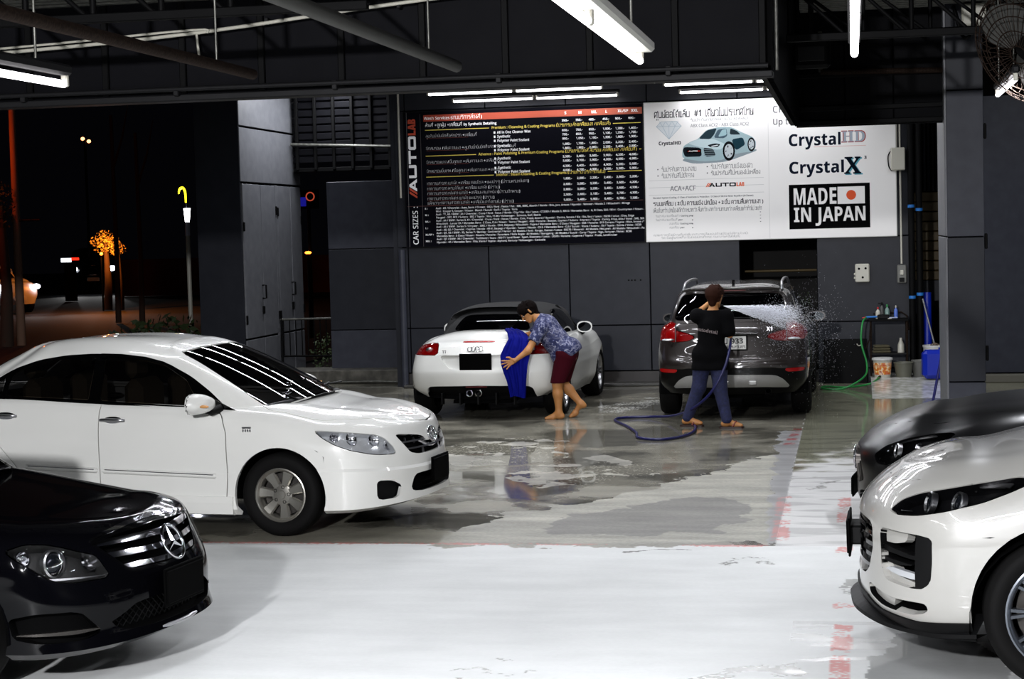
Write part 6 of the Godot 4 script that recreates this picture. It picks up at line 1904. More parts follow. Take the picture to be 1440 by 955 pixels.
# writes text with its baseline starting at (x, y), size in pixels; Latin from the fonts, Thai from the strokes above; returns the end
func write(im: Image, text: String, x: float, y: float, size: int, c: Color, bold := false, serif := false) -> float:
	var f := SystemFont.new()
	f.font_names = PackedStringArray(["Droid Serif" if serif else "Droid Sans"])
	f.font_weight = 700 if bold else 400
	var ts := TextServerManager.get_primary_interface()
	var rid: RID = f.get_rids()[0]
	var sz := Vector2i(size, 0)
	var tw := maxi(1, roundi(size * (0.11 if bold else 0.075)))
	var u := size * 0.118
	for i in text.length():
		var ch := text[i]
		var strokes: String = THAI.get(ch, THAI_OVER.get(ch, ""))
		if strokes:
			var over: bool = THAI_OVER.has(ch) and ch != "ำ"
			var ox := x - u * 5.4 if over else x
			var oy := y + u * 4.0 if ch in ["ุ", "ู"] else y
			var wide := 0.0
			for s in strokes.split("|"):
				var last := Vector2.ZERO
				for k in range(0, s.length() - 1, 2):
					var q := Vector2(ox + int(s[k]) * u, oy - int(s[k + 1]) * u)
					wide = maxf(wide, float(int(s[k])))
					if k > 0: dot_line(im, last, q, tw, c)
					last = q
			if not over: x += u * (wide + 1.6)
			continue
		if ch == " ":
			x += size * 0.28
			continue
		var g: int = ts.font_get_glyph_index(rid, size, ch.unicode_at(0), 0)
		ts.font_render_glyph(rid, sz, g)
		var page: int = ts.font_get_glyph_texture_idx(rid, sz, g)
		if page >= 0:
			var key := "%s%d%d%d" % [rid, size, page, c.to_rgba32()]
			var atlas: Image = ts.font_get_texture_image(rid, sz, page)
			var r: Rect2 = ts.font_get_glyph_uv_rect(rid, sz, g)
			var off: Vector2 = ts.font_get_glyph_offset(rid, sz, g)
			var piece := atlas.get_region(Rect2i(r))
			var col := Image.create(piece.get_width(), piece.get_height(), false, im.get_format())
			col.fill(c)
			piece.convert(Image.FORMAT_RGBA8)
			im.blend_rect_mask(col, piece, Rect2i(0, 0, piece.get_width(), piece.get_height()), Vector2i(roundi(x + off.x), roundi(y + off.y)))
		x += ts.font_get_glyph_advance(rid, size, g).x
	return x

# text squeezed or stretched into a box
func fitted(im: Image, text: String, box: Rect2i, c: Color, bold := true, serif := false) -> void:
	var sz := clampi(int(2000.0 / text.length()), 28, 96)
	var tmp := Image.create(1900, 130, false, Image.FORMAT_RGBA8)
	tmp.fill(Color(c, 0.0))
	write(tmp, text, 10, 96, sz, c, bold, serif)
	var used := tmp.get_used_rect()
	tmp = tmp.get_region(used)
	tmp.resize(box.size.x, box.size.y, Image.INTERPOLATE_LANCZOS)
	im.blend_rect(tmp, Rect2i(Vector2i.ZERO, box.size), box.position)

# the firm's lettering, 1002 x 100 units, at scale s
func logotype(im: Image, at: Vector2, s: float, main: Color, red: Color, back: Color) -> void:
	var put := func(a: Array, c: Color) -> void:
		var q := v2(a)
		for i in q.size(): q[i] = at + q[i] * s
		fill_poly(im, q, c)
	put.call([0, 100, 28, 100, 95, 0, 64, 0], red)
	put.call([46, 100, 74, 100, 141, 0, 110, 0], red)
	put.call([88, 100, 126, 100, 174, 26, 174, 0, 150, 0], main)
	put.call([150, 0, 178, 0, 248, 100, 204, 100], main)
	put.call([118, 62, 196, 62, 206, 80, 112, 80], main)
	put.call([258, 0, 294, 0, 294, 72, 388, 72, 388, 0, 424, 0, 424, 88, 412, 100, 270, 100, 258, 88], main)
	put.call([434, 0, 606, 0, 606, 28, 538, 28, 538, 100, 502, 100, 502, 28, 434, 28], main)
	put.call([632, 0, 772, 0, 788, 14, 788, 86, 772, 100, 632, 100, 616, 86, 616, 14], main)
	put.call([660, 28, 744, 28, 752, 34, 752, 66, 744, 72, 660, 72, 652, 66, 652, 34], back)
	put.call([800, 0, 826, 0, 826, 76, 860, 76, 860, 100, 800, 100], red)
	put.call([862, 100, 886, 0, 916, 0, 940, 100, 912, 100, 909, 80, 892, 80, 889, 100], red)
	put.call([895, 60, 907, 60, 901, 28], back)
	put.call([944, 0, 985, 0, 1000, 12, 1000, 38, 990, 48, 1002, 60, 1002, 88, 988, 100, 944, 100], red)
	put.call([970, 20, 977, 20, 977, 40, 970, 40], back)
	put.call([970, 60, 978, 60, 978, 82, 970, 82], back)

func price_list() -> Image:
	var w := 1392
	var h := 784
	var bg := Color(0.055, 0.055, 0.075)
	var white := Color(0.95, 0.95, 0.95)
	var gold := Color(0.85, 0.76, 0.36)
	var im := Image.create(w, h, false, Image.FORMAT_RGBA8)
	im.fill(bg)
	# strip with the name, read from bottom to top
	var strip_ := Image.create(784, 96, false, Image.FORMAT_RGBA8)
	strip_.fill(bg)
	logotype(strip_, Vector2(284, 24), 0.46, white, Color(0.72, 0.30, 0.22), bg)
	write(strip_, "CAR SIZES :", 14, 70, 44, white)
	strip_.rotate_90(COUNTERCLOCKWISE)
	im.blit_rect(strip_, Rect2i(0, 0, 96, 784), Vector2i(0, 0))
	im.fill_rect(Rect2i(98, 10, 2, 770), Color(0.35, 0.33, 0.33))
	im.fill_rect(Rect2i(8, 545, 1380, 2), Color(0.4, 0.28, 0.26))
	im.fill_rect(Rect2i(16, 0, 2, 784), Color(0.5, 0.5, 0.5))
	# heading
	for x in range(118, 1392):
		im.fill_rect(Rect2i(x, 18, 1, 38), Color(0.60, 0.25, 0.19).lerp(Color(0.66, 0.36, 0.29), float(x) / w))
	write(im, "Wash Services (งานบริการล้างสี)", 122, 46, 24, white)
	var cols := [955, 1035, 1110, 1190, 1262, 1338]
	var heads := ["S", "M", "ML", "L", "XL/SP", "XXL"]
	for k in 6: write(im, heads[k], cols[k] - 8, 44, 22, white, true)
	write(im, "ล้างสี + ดูดฝุ่น + เคลือบสี by Synthetic Detailing", 130, 86, 20, white)
	var gold_line := func(y: int, text: String, x0: int) -> void:
		im.fill_rect(Rect2i(126, y, x0 - 140, 4), gold)
		var e := write(im, text, x0, y + 8, 20, gold, false)
		im.fill_rect(Rect2i(int(e) + 14, y, 1384 - int(e) - 14, 4), gold)
	gold_line.call(104, "Premium : Cleansing & Coating Programs (โปรแกรม ล้างเคลือบเงา / เคลือบสี)", 520)
	gold_line.call(254, "Advance : Paint Polishing & Premium Coating Programs (โปรแกรม ขัดสี ลบรอย / เคลือบเงา / เคลือบสี)", 440)
	gold_line.call(376, "Interior : Steam Cleaning & Coating Programs (โปรแกรม บริการภายใน)", 540)
	var rows := [
		[84, "350.- 350.- 400.- 450.- 500.- 600.-"], [140, "650.- 750.- 850.- 1,000.- 1,200.- 1,400.-"], [164, "750.- 850.- 950.- 1,100.- 1,350.- 1,700.-"], [188, "950.- 1,050.- 1,100.- 1,300.- 1,600.- 1,900.-"],
		[218, "1,600.- 1,700.- 1,800.- 2,000.- 2,200.- 2,400.-"], [242, "1,800.- 1,900.- 2,000.- 2,200.- 2,400.- 2,800.-"],
		[290, "3,300.- 3,400.- 3,600.- 3,900.- 4,200.- 4,600.-"], [314, "3,600.- 3,700.- 3,900.- 4,200.- 4,500.- 4,900.-"], [344, "4,300.- 4,400.- 4,600.- 4,900.- 5,200.- 5,600.-"], [368, "4,600.- 4,700.- 4,900.- 5,200.- 5,500.- 5,900.-"],
		[416, "1,800.- 2,000.- 2,200.- 2,400.- 2,600.- 3,200.-"], [448, "2,800.- 3,000.- 3,200.- 3,400.- 3,600.- 4,200.-"], [478, "2,800.- 3,000.- 3,200.- 3,400.- 3,600.- 4,300.-"], [508, "2,500.- 2,800.- 3,100.- 3,400.- 3,700.- 4,300.-"], [538, "5,000.- 5,400.- 5,900.- 6,400.- 6,700.- 7,300.-"],
	]
	for r in rows:
		var v: PackedStringArray = r[1].split(" ")
		for k in 6: write(im, v[k], cols[k] - 24, r[0], 17, white)
	for r in [[140, "All in One Cleaner Wax"], [164, "Synthetic"], [188, "Polymer Paint Sealant"], [218, "Synthetic"], [242, "Polymer Paint Sealant"], [290, "Synthetic"], [314, "Polymer Paint Sealant"], [344, "Synthetic"], [368, "Polymer Paint Sealant"]]:
		im.fill_rect(Rect2i(532, r[0] - 13, 10, 13), white)
		write(im, r[1], 552, r[0], 19, white)
	for r in [[148, "ลูบดินน้ำมันขัดสิ่งสกปรก + เคลือบสี"], [220, "ขัดลบรอย / เพิ่มความเงา + ลูบดินน้ำมันขัดสิ่งสกปรก + เคลือบสี"], [300, "ขัดลบรอยบาง / ขึ้นลูกเงา + เพิ่มความเงา + เคลือบสี"], [352, "ขัดลบรอยขั้นเทพ / ขึ้นลูกเงา + เพิ่มความเงา + เคลือบสี"],
		[424, "ทำความสะอาด เบาะผ้า + เคลือบ คอนโซล + แผงประตู (ไม่รวมพรมหลังคา)"], [454, "ทำความสะอาด พรม ใต้เบาะ + เคลือบ เบาะผ้า (ไม่รวม)"], [482, "ทำความสะอาด หลังคา เบาะผ้า + เคลือบเงาเบาะหนัง (ไม่รวมซักพรม)"], [512, "ทำความสะอาด หลังคา เบาะผ้า แผงประตู (ไม่รวม)"], [538, "แพ็คเกจ ทำความสะอาด เบาะผ้า + เคลือบเบาะทั้งภายใน (ไม่รวม)"]]:
		write(im, r[1], 132, r[0], 19, white)
		im.fill_rect(Rect2i(132, r[0] + 5, 250, 1), Color(0.6, 0.3, 0.25))
	var cars := [
		"Audi : A1 / Chevrolet : Aveo, Sonic / Citroen : DS3 / Ford : Fiesta / Fiat : 500, 500C, Abarth / Honda : Brio, Jazz, Amaze / Hyundai : Veloster / Mazda 2 / Mitsubishi : Mirage",
		"Mini : Cooper S, Cooper / Nissan : March / Suzuki : Swift / Toyota : Yaris",
		"Audi : TT, A3 / BMW : Z4 / Chevrolet : Cruze / Ford : Focus / Honda : City / Kia : Rio / Lexus : CT200h / Mazda 3, MX-5 / Mercedes Benz : A, B Class, SLK / Mini : Countryman / Nissan : Almera, Sylphy",
		"Peugeot : 207, RCZ / Subaru : BRZ / Toyota : Vios, FT-86 / Volkswagen : Scirocco, Golf, Beetle",
		"Audi : A4 / BMW : Series 3, X1 / Chevrolet : Cruze / Ford : Focus / Honda : Civic, Freed, Accord / Hyundai : Elantra, Sonata / Kia : Rio, Soul / Lexus : IS250 / Lotus : Elise, Exige",
		"Mitsubishi : Lancer EX / Mercedes Benz : C Class, CLA / Nissan : Teana / Peugeot : 408 / Porsche : Boxster, Cayman / Subaru : Impreza / Toyota : Camry, Prius, Altis / Volvo : S40, S60",
		"Audi : A6 / BMW : Series 5 / Chrysler : 300C / Honda : CR-V, Odyssey / Mitsubishi : Pajero / Mercedes Benz : E Class / Peugeot : 508 / Porsche : 911 Carrera / Toyota : Wish, Innova / Volvo : V60",
		"Audi : A8, Q5 / Chevrolet : Captiva / Honda : HR-V, Stepwgn / Hyundai : Tucson / Mazda : CX-5 / Mercedes Benz : CLS / Suzuki : Vitara / Subaru : XV / Toyota : Estima / Volvo : XC60",
		"Audi : Q7, R8 / BMW : X5, Series 7 / Bentley : Continental / Ferrari : All Models / Ford : Ranger, Everest / Lexus : RX270 / Maserati : All Models / McLaren : All Models / Mitsubishi : Pajero",
		"Mercedes Benz : S Class / Nissan : Navara / Porsche : Panamera / Rolls Royce : All Models / Ssangyong : All Models / Suzuki : Carry / Toyota : Vigo, Fortuner / Volvo : XC90",
		"Audi : Q7 / BMW : X6 / Chevrolet : Trailblazer / Isuzu : MU-7 / Land Rover : Sport, Discovery / Lexus : LX570 / Porsche : Cayenne / Toyota : Prado, LandCruiser",
		"Hyundai : H1 / Mercedes Benz : Vito, Viano / Toyota : Alphard, Ventury / Volkswagen : Caravelle",
	]
	for k in cars.size(): write(im, cars[k], 178, 566 + k * 18, 15, Color(0.85, 0.85, 0.85))
	var marks := ["S :", "M :", "ML :", "L :", "XL/SP :", "XXL :"]
	for k in 6: write(im, marks[k], 112, 566 + k * 38, 15, Color(0.85, 0.85, 0.85), true)
	return im

# a silver sports car, drawn for the advertising board
func drawn_car(im: Image, at: Vector2, s: float) -> void:
	var f := func(a: Array, c: Color) -> void:
		var q := smooth(v2(a), 2)
		for i in q.size(): q[i] = at + q[i] * s
		fill_poly(im, q, c)
	f.call([0, 168, 60, 186, 230, 182, 390, 130, 390, 120, 200, 150, 20, 150], Color(0.55, 0.60, 0.62))
	f.call([2, 120, 10, 92, 50, 70, 84, 60, 130, 14, 190, 2, 262, 4, 310, 30, 372, 58, 388, 84, 386, 112, 372, 132, 290, 140, 232, 160, 205, 172, 110, 176, 20, 160, 2, 150], Color(0.62, 0.71, 0.73))
	f.call([30, 80, 86, 60, 170, 62, 232, 92, 200, 120, 90, 100], Color(0.76, 0.83, 0.84))
	f.call([88, 58, 132, 16, 186, 6, 170, 40, 150, 62], Color(0.16, 0.22, 0.25))
	f.call([168, 56, 190, 14, 236, 10, 240, 48, 220, 60], Color(0.30, 0.38, 0.42))
	f.call([190, 52, 212, 16, 234, 12, 236, 44], Color(0.60, 0.72, 0.74))
	f.call([252, 42, 256, 10, 290, 24, 310, 44], Color(0.16, 0.20, 0.22))
	f.call([264, 66, 320, 58, 332, 96, 286, 124, 268, 100], Color(0.12, 0.22, 0.26))
	f.call([4, 116, 12, 98, 100, 104, 104, 150, 16, 150], Color(0.10, 0.12, 0.14))
	f.call([112, 104, 164, 112, 178, 148, 122, 152], Color(0.14, 0.17, 0.19))
	for k in 4: f.call([114, 112 + k * 10, 170, 118 + k * 9, 172, 121 + k * 9, 114, 115 + k * 10], Color(0.5, 0.56, 0.58))
	f.call([134, 92, 176, 84, 202, 90, 190, 104, 150, 104], Color(0.12, 0.14, 0.16))
	f.call([150, 98, 186, 92, 194, 95, 160, 102], Color(0.9, 0.92, 0.92))
	for q in [[[246, 126], 32, 50], [[364, 96], 20, 36]]:
		var e := PackedVector2Array()
		var e2 := PackedVector2Array()
		for k in 24:
			e.append(at + (Vector2(q[0][0], q[0][1]) + Vector2(cos(TAU * k / 24) * q[1], sin(TAU * k / 24) * q[2])) * s)
			e2.append(at + (Vector2(q[0][0], q[0][1]) + Vector2(cos(TAU * k / 24) * q[1] * 0.72, sin(TAU * k / 24) * q[2] * 0.72)) * s)
		fill_poly(im, e, Color(0.08, 0.09, 0.10))
		fill_poly(im, e2, Color(0.75, 0.78, 0.79))
		for k in 5:
			var a := TAU * (k + 0.5) / 5
			var c: Vector2 = at + Vector2(q[0][0], q[0][1]) * s
			var d := Vector2(cos(a) * q[1], sin(a) * q[2]) * s * 0.5
			fill_poly(im, PackedVector2Array([c + d + Vector2(-3, 4) * s, c + d * 1.25, c + d + Vector2(4, -3) * s, c + d * 0.7]), Color(0.2, 0.22, 0.24))
	im.fill_rect(Rect2i(int(at.x + 24 * s), int(at.y + 112 * s), int(78 * s), int(20 * s)), Color(0.04, 0.04, 0.05))
	logotype(im, at + Vector2(30, 117) * s, 0.065 * s, Color.WHITE, Color(0.85, 0.2, 0.15), Color(0.04, 0.04, 0.05))

func advert() -> Image:
	var w := 1412
	var h := 780
	var bg := Color(0.93, 0.925, 0.91)
	var ink := Color(0.20, 0.20, 0.21)
	var grey := Color(0.52, 0.52, 0.52)
	var navy := Color(0.075, 0.10, 0.15)
	var im := Image.create(w, h, false, Image.FORMAT_RGBA8)
	im.fill(bg)
	fitted(im, "ศูนย์ออโต้แล็บ", Rect2i(56, 40, 204, 58), ink)
	fitted(im, "#1", Rect2i(286, 46, 40, 36), ink)
	fitted(im, "เดียวในประเทศไทย", Rect2i(352, 36, 272, 50), ink)
	# cut stone
	var c := Vector2(140, 150)
	var dia := [Vector2(-72, -16), Vector2(-44, -44), Vector2(44, -44), Vector2(72, -16), Vector2(0, 56)]
	fill_poly(im, PackedVector2Array([c + dia[0], c + dia[1], c + dia[2], c + dia[3], c + dia[4]]), Color(0.84, 0.86, 0.87))
	for q in [[0, 1], [1, 2], [2, 3], [3, 4], [4, 0], [0, 3]]: dot_line(im, c + dia[q[0]], c + dia[q[1]], 2, Color(0.62, 0.68, 0.72))
	for x in [-36, 0, 36]:
		dot_line(im, c + Vector2(x, -16), c + dia[4], 2, Color(0.66, 0.72, 0.76))
		dot_line(im, c + Vector2(x, -16), c + Vector2(x - 18, -44), 2, Color(0.66, 0.72, 0.76))
		dot_line(im, c + Vector2(x, -16), c + Vector2(x + 18, -44), 2, Color(0.66, 0.72, 0.76))
	write(im, "CrystalHD", 78, 238, 27, ink, true)
	fitted(im, "รับประกันคุณภาพยาวนาน ACA+ACF", Rect2i(264, 92, 332, 26), grey, false)
	fitted(im, "ABX Class ACX2 - ABX Class ACX2", Rect2i(264, 124, 332, 20), grey, false)
	drawn_car(im, Vector2(212, 146), 1.09)
	for q in [["รับประกันความเงางาม", 92, 384, 200], ["รับประกันสีไม่ซีดจาง", 92, 420, 186], ["รับประกันความแข็งของผิว", 376, 376, 236], ["รับประกันสีไม่หมองไม่เหลือง", 376, 412, 280]]:
		im.fill_rect(Rect2i(q[1] - 24, q[2] - 12, 6, 6), ink)
		fitted(im, q[0], Rect2i(q[1], q[2] - 26, q[3], 30), Color(0.32, 0.32, 0.32), false)
	for y in [436, 476, 518]: im.fill_rect(Rect2i(16, y, 660, 2), Color(0.76, 0.76, 0.75))
	write(im, "ACA+ACF", 140, 498, 36, Color(0.45, 0.45, 0.46))
	logotype(im, Vector2(344, 460), 0.22, Color(0.08, 0.08, 0.09), Color(0.86, 0.36, 0.2), bg)
	write(im, "Standard System Coating : 2 Class of Hardness & Protection / 2 Class of Slick & Water Repellent (8-Classes)", 40, 540, 12, grey)
	fitted(im, "ระบบเคลือบ ( 2 ชั้น ความแข็ง ปกป้อง + 2 ชั้น ความลื่นความเงา )", Rect2i(40, 550, 630, 34), ink, true)
	fitted(im, "เพิ่มชั้นกว่า ปกป้องได้กว่า หนากว่า ลื่นกว่า เงากว่า ทนทานกว่า เคลือบแก้วทั่วไป 3 เท่า", Rect2i(40, 590, 620, 28), ink, false)
	for k in 4:
		write(im, ["รับประกันงานเคลือบแก้ว Coating year", "รับประกันงานเคลือบสี year", "งานเคลือบ Coating year", "งานเคลือบ year"][k], [54, 54, 130, 130][k], 644 + k * 22, 13, grey)
		im.fill_rect(Rect2i(262, 640 + k * 22, 6, 5), ink)
		im.fill_rect(Rect2i(650, 628 + k * 18, 6, 3), ink)
	write(im, "หมายเหตุ ราคานี้ ยังไม่รวมภาษีมูลค่าเพิ่ม และสามารถเปลี่ยนแปลงได้โดยไม่ต้องแจ้งให้ทราบล่วงหน้า", 40, 752, 13, grey)
	write(im, "ราคา ขึ้นอยู่กับสภาพสีรถ เงื่อนไขเป็นไปตามที่กำหนด สอบถามรายละเอียดเพิ่มเติม", 84, 768, 13, grey)
	im.fill_rect(Rect2i(704, 0, 2, 780), Color(0.80, 0.80, 0.79))
	# right half
	write(im, "CRYSTAL", 730, 80, 54, Color(0.36, 0.36, 0.37))
	write(im, "Up to 1", 730, 146, 46, Color(0.36, 0.36, 0.37))
	fitted(im, "Crystal", Rect2i(820, 198, 290, 92), navy)
	fitted(im, "HD", Rect2i(1114, 192, 136, 66), Color(0.62, 0.24, 0.22), true, true)
	fitted(im, "HD", Rect2i(1119, 196, 126, 58), Color(0.62, 0.66, 0.70), true, true)
	im.fill_rect(Rect2i(960, 276, 290, 2), Color(0.85, 0.62, 0.58))
	fitted(im, "Crystal", Rect2i(820, 352, 306, 92), navy)
	fitted(im, "X", Rect2i(1132, 342, 98, 96), Color(0.35, 0.62, 0.68), true, true)
	fitted(im, "X", Rect2i(1126, 338, 96, 94), Color(0.05, 0.08, 0.12), true, true)
	write(im, "3", 1240, 352, 24, ink, true)
	im.fill_rect(Rect2i(816, 484, 452, 248), Color(0.04, 0.04, 0.045))
	fitted(im, "MADE", Rect2i(842, 504, 240, 92), bg)
	im.fill_rect(Rect2i(1088, 502, 152, 96), bg)
	var dot := PackedVector2Array()
	for k in 36: dot.append(Vector2(1164, 549) + Vector2(cos(TAU * k / 36), sin(TAU * k / 36)) * 27)
	fill_poly(im, dot, Color(0.86, 0.36, 0.22))
	fitted(im, "IN JAPAN", Rect2i(842, 612, 400, 104), bg)
	return im

# a board with print on its face (the +z side)
func board(called: String, label: String, x0: float, x1: float, y0: float, y1: float, im: Image, rough: float, frame: Material) -> void:
	var o := thing(called, label, "sign", Vector3(x0, y0, -25.69))
	var w := x1 - x0
	var h := y1 - y0
	var m := mat(Color.WHITE, rough)
	m.specular_mode = BaseMaterial3D.SPECULAR_DISABLED
	im.generate_mipmaps()
	m.albedo_texture = ImageTexture.create_from_image(im)
	part("backing", slab(Vector3(0, 0, -0.02), Vector3(w, h, 0.028), 0.004), frame, o)
	var sh := Sh.new()
	sh.quad(Vector3(0.012, 0.012, 0.0285), Vector3(w - 0.012, 0.012, 0.0285), Vector3(w - 0.012, h - 0.012, 0.0285), Vector3(0.012, h - 0.012, 0.0285))
	sh.uv = PackedVector2Array([Vector2(0, 1), Vector2(1, 1), Vector2(1, 0), Vector2(0, 0)])
	part("printed_face", sh, m, o)

func signs() -> void:
	board("price_board", "wide black price list with white and gold lettering on the grey back wall", -6.35, -2.872, 2.022, 3.985, price_list(), 0.5, M.trim)
	board("advert_board", "white advertising board with a silver sports car and MADE IN JAPAN panel", -2.862, 0.612, 2.022, 3.985, advert(), 0.55, mat(Color(0.8, 0.8, 0.78), 0.4))

# ---------------------------------------------------------------- fascia, trusses, pipes and fittings overhead
func ribs(x0: float, x1: float, y: float, z0: float, z1: float, pitch: float, h: float, along_x: bool) -> Sh:
	# a corrugated sheet lying flat; ribs run along x or along z
	var sh := Sh.new()
	var m := int(((z1 - z0) if along_x else (x1 - x0)) / pitch)
	var prof := [Vector2(0, 0), Vector2(0.35, 0), Vector2(0.5, 1), Vector2(0.85, 1), Vector2(1, 0)]
	for k in m:
		for q in 4:
			var a: Vector2 = prof[q]
			var b: Vector2 = prof[q + 1]
			if along_x: sh.quad(Vector3(x0, y + a.y * h, z0 + (k + a.x) * pitch), Vector3(x0, y + b.y * h, z0 + (k + b.x) * pitch), Vector3(x1, y + b.y * h, z0 + (k + b.x) * pitch), Vector3(x1, y + a.y * h, z0 + (k + a.x) * pitch))
			else: sh.quad(Vector3(x0 + (k + a.x) * pitch, y + a.y * h, z0), Vector3(x0 + (k + a.x) * pitch, y + a.y * h, z1), Vector3(x0 + (k + b.x) * pitch, y + b.y * h, z1), Vector3(x0 + (k + b.x) * pitch, y + b.y * h, z0))
	return sh

func truss(label: String, x0: float, x1: float, y0: float, y1: float, z: float) -> void:
	var o := thing("roof_truss", label, "truss", Vector3(x0, y0, z), 0.0, "steel roof trusses")
	var w := x1 - x0
	var h := y1 - y0
	part("lower_chord", boxm(Vector3(w / 2, 0, 0), Vector3(w, 0.06, 0.06), 0.006), M.dark_steel, o)
	part("upper_chord", boxm(Vector3(w / 2, h, 0), Vector3(w, 0.06, 0.06), 0.006), M.dark_steel, o)
	var m := maxi(2, roundi(w / (h * 1.2)))
	for k in m:
		var a := w * k / m
		var b := w * (k + 1) / m
		part("web_post", tubem([Vector3(a + 0.03, 0, 0), Vector3(a + 0.03, h, 0)], 0.022, 6), M.dark_steel, o)
		part("web_diagonal", tubem([Vector3(a + 0.03, h, 0), Vector3(b, 0, 0)], 0.018, 6), M.dark_steel, o)

func roof_works() -> void:
	var fz := -13.0
	var f := struct("wall_fascia", slab(Vector3(-9.6, 3.30, fz - 0.12), Vector3(-0.53, 5.62, fz - 0.03)), M.joint, "dark panelled fascia hung across the front of the wash bay", "fascia")
	var x := -9.78
	while x < -0.6:
		var x1 := minf(x + 0.612, -0.54)
		part("panel", slab(Vector3(maxf(x, -9.6) + 0.006, 3.31, fz - 0.03), Vector3(x1 - 0.006, 5.6, fz), 0.004), M.fascia, f)
		part("stud", slab(Vector3(x1 - 0.025, 3.31, fz), Vector3(x1 + 0.025, 5.6, fz + 0.035), 0.006), M.dark_steel, f)
		x += 0.612
	part("bottom_channel", slab(Vector3(-9.6, 3.255, fz - 0.14), Vector3(-0.53, 3.305, fz + 0.05), 0.008), M.steel, f)
	part("rail", tubem([Vector3(-9.6, 3.345, fz + 0.09), Vector3(-0.56, 3.335, fz + 0.09)], 0.018, 8), M.steel, f)
	for k in 7: part("bracket", slab(Vector3(-8.6 + k * 1.22, 3.29, fz), Vector3(-8.56 + k * 1.22, 3.36, fz + 0.10), 0.006), M.steel, f)
	# return towards the wall, of corrugated sheet, and the fascia over the right-hand strip
	var rt := struct("wall_return", slab(Vector3(-0.62, 3.26, -19.5), Vector3(-0.58, 5.62, fz)), M.dark_steel, "dark corrugated return of the fascia", "fascia")
	var cs := Sh.new()
	var m := 46
	for k in m:
		var za: float = fz - 6.5 * k / m
		var d := 6.5 / m
		var q := [Vector3(-0.575, 3.25, za), Vector3(-0.575, 3.25, za - d * 0.4), Vector3(-0.535, 3.25, za - d * 0.55), Vector3(-0.535, 3.25, za - d * 0.85), Vector3(-0.575, 3.25, za - d)]
		for i in 4: cs.quad(q[i], q[i + 1], q[i + 1] + Vector3(0, 2.36, 0), q[i] + Vector3(0, 2.36, 0))
	part("corrugated_sheet", cs, M.fascia_dark, rt)
	part("corner_conduit", tubem([Vector3(-0.50, 3.3, fz + 0.06), Vector3(-0.50, 5.5, fz + 0.06)], 0.012, 8), M.galv, rt)
	var fr := struct("wall_fascia_right", slab(Vector3(-0.56, 3.24, -19.62), Vector3(0.95, 5.62, -19.54)), M.joint, "dark fascia between the corrugated return and the pillar", "fascia")
	for k in 3: part("panel", slab(Vector3(-0.55 + k * 0.5, 3.25, -19.54), Vector3(-0.06 + k * 0.5, 5.6, -19.51), 0.004), M.fascia_dark, fr)
	for y in [3.25, 3.40, 3.745]: part("rail", slab(Vector3(-0.55, y, -19.51), Vector3(0.95, y + 0.05, -19.46), 0.006), M.dark_steel, fr)
	var pw := thing("pipe", "rusty brown pipe running along the dark fascia to the pillar", "pipe", Vector3(-0.3, 3.80, -19.4))
	part("run", tubem([Vector3(0, 0, 0), Vector3(1.25, -0.03, 0)], 0.03, 10), M.rust, pw)
	part("drop", tubem([Vector3(0, 0, 0), Vector3(0, 0.42, 0)], 0.02, 8), M.galv, pw)
	# trusses and sheets
	truss("steel roof truss over the right-hand strip, nearer one", -0.5, 1.9, 3.72, 4.15, -15.0)
	truss("steel roof truss over the right-hand strip, before the dark fascia", -0.5, 1.9, 3.95, 4.4, -17.2)
	truss("steel roof truss over the forecourt, above the black saloon", -9.6, -3.0, 3.68, 4.08, -11.3)
	struct("ceiling_sheet", ribs(-0.5, 1.9, 4.42, -19.4, -13.5, 0.16, 0.04, true), M.galv, "corrugated roof sheet over the right-hand strip", "roof sheet")
	struct("ceiling_sheet_left", ribs(-9.6, -3.2, 3.98, -12.9, -11.2, 0.16, 0.04, true), M.galv, "corrugated roof sheet above the fascia at the left", "roof sheet")
	# hanging pipes that run towards the board
	var g := "pipes hung under the roof"
	var p := thing("pipe", "dark rusty pipe hanging under the roof above the black saloon", "pipe", Vector3(-2.80, 3.0, -8.37), 0.0, g)
	part("barrel", tubem([Vector3(0, 0, 0), Vector3(0.01, 0, 6.5)], 0.026, 12), M.rust, p)
	for z in [0.5, 4.5]: part("hanging_rod", tubem([Vector3(0, 0.02, z), Vector3(0, 2.62, z)], 0.005, 6), M.galv, p)
	p = thing("pipe", "grey pipe hanging under the roof beside the rusty one", "pipe", Vector3(-1.93, 3.05, -8.95), 0.0, g)
	part("barrel", tubem([Vector3(0, 0, 0), Vector3(-0.02, 0, 7.0)], 0.03, 12), M.pipe_grey, p)
	for z in [0.6, 4.6]: part("hanging_rod", tubem([Vector3(0, 0.02, z), Vector3(0, 2.57, z)], 0.005, 6), M.galv, p)
	# conduits clipped to the fascia
	var c := thing("conduit", "pair of pale conduits with a drop, clipped across the dark fascia", "conduit", Vector3(-6.6, 3.62, fz + 0.1))
	part("run", tubem(curve([Vector3(-2, -0.03, 0), Vector3(0.3, 0.045, 0), Vector3(1.85, 0.125, 0), Vector3(3.6, 0.285, 0), Vector3(6.2, 0.45, 0)], 4), 0.014, 8), M.pvc, c)
	part("run", tubem(curve([Vector3(-2, 0.02, 0.02), Vector3(0.3, 0.075, 0.02), Vector3(1.8, 0.145, 0.02), Vector3(1.95, 0.12, 0.02)], 4), 0.009, 8), M.pvc, c)
	part("drop", tubem([Vector3(1.86, 0.13, 0), Vector3(1.88, -0.1, 0)], 0.01, 8), M.pvc, c)
	for k in 5: part("clip", boxm(Vector3(0.4 + k * 1.0, 0.05 + k * 0.07, -0.02), Vector3(0.03, 0.05, 0.05), 0.006), M.steel, c)
	# big fan
	var fan := thing("fan", "large dark caged fan hanging beside the grey pillar", "fan", Vector3(1.12, 3.30, -12.0), 0.0)
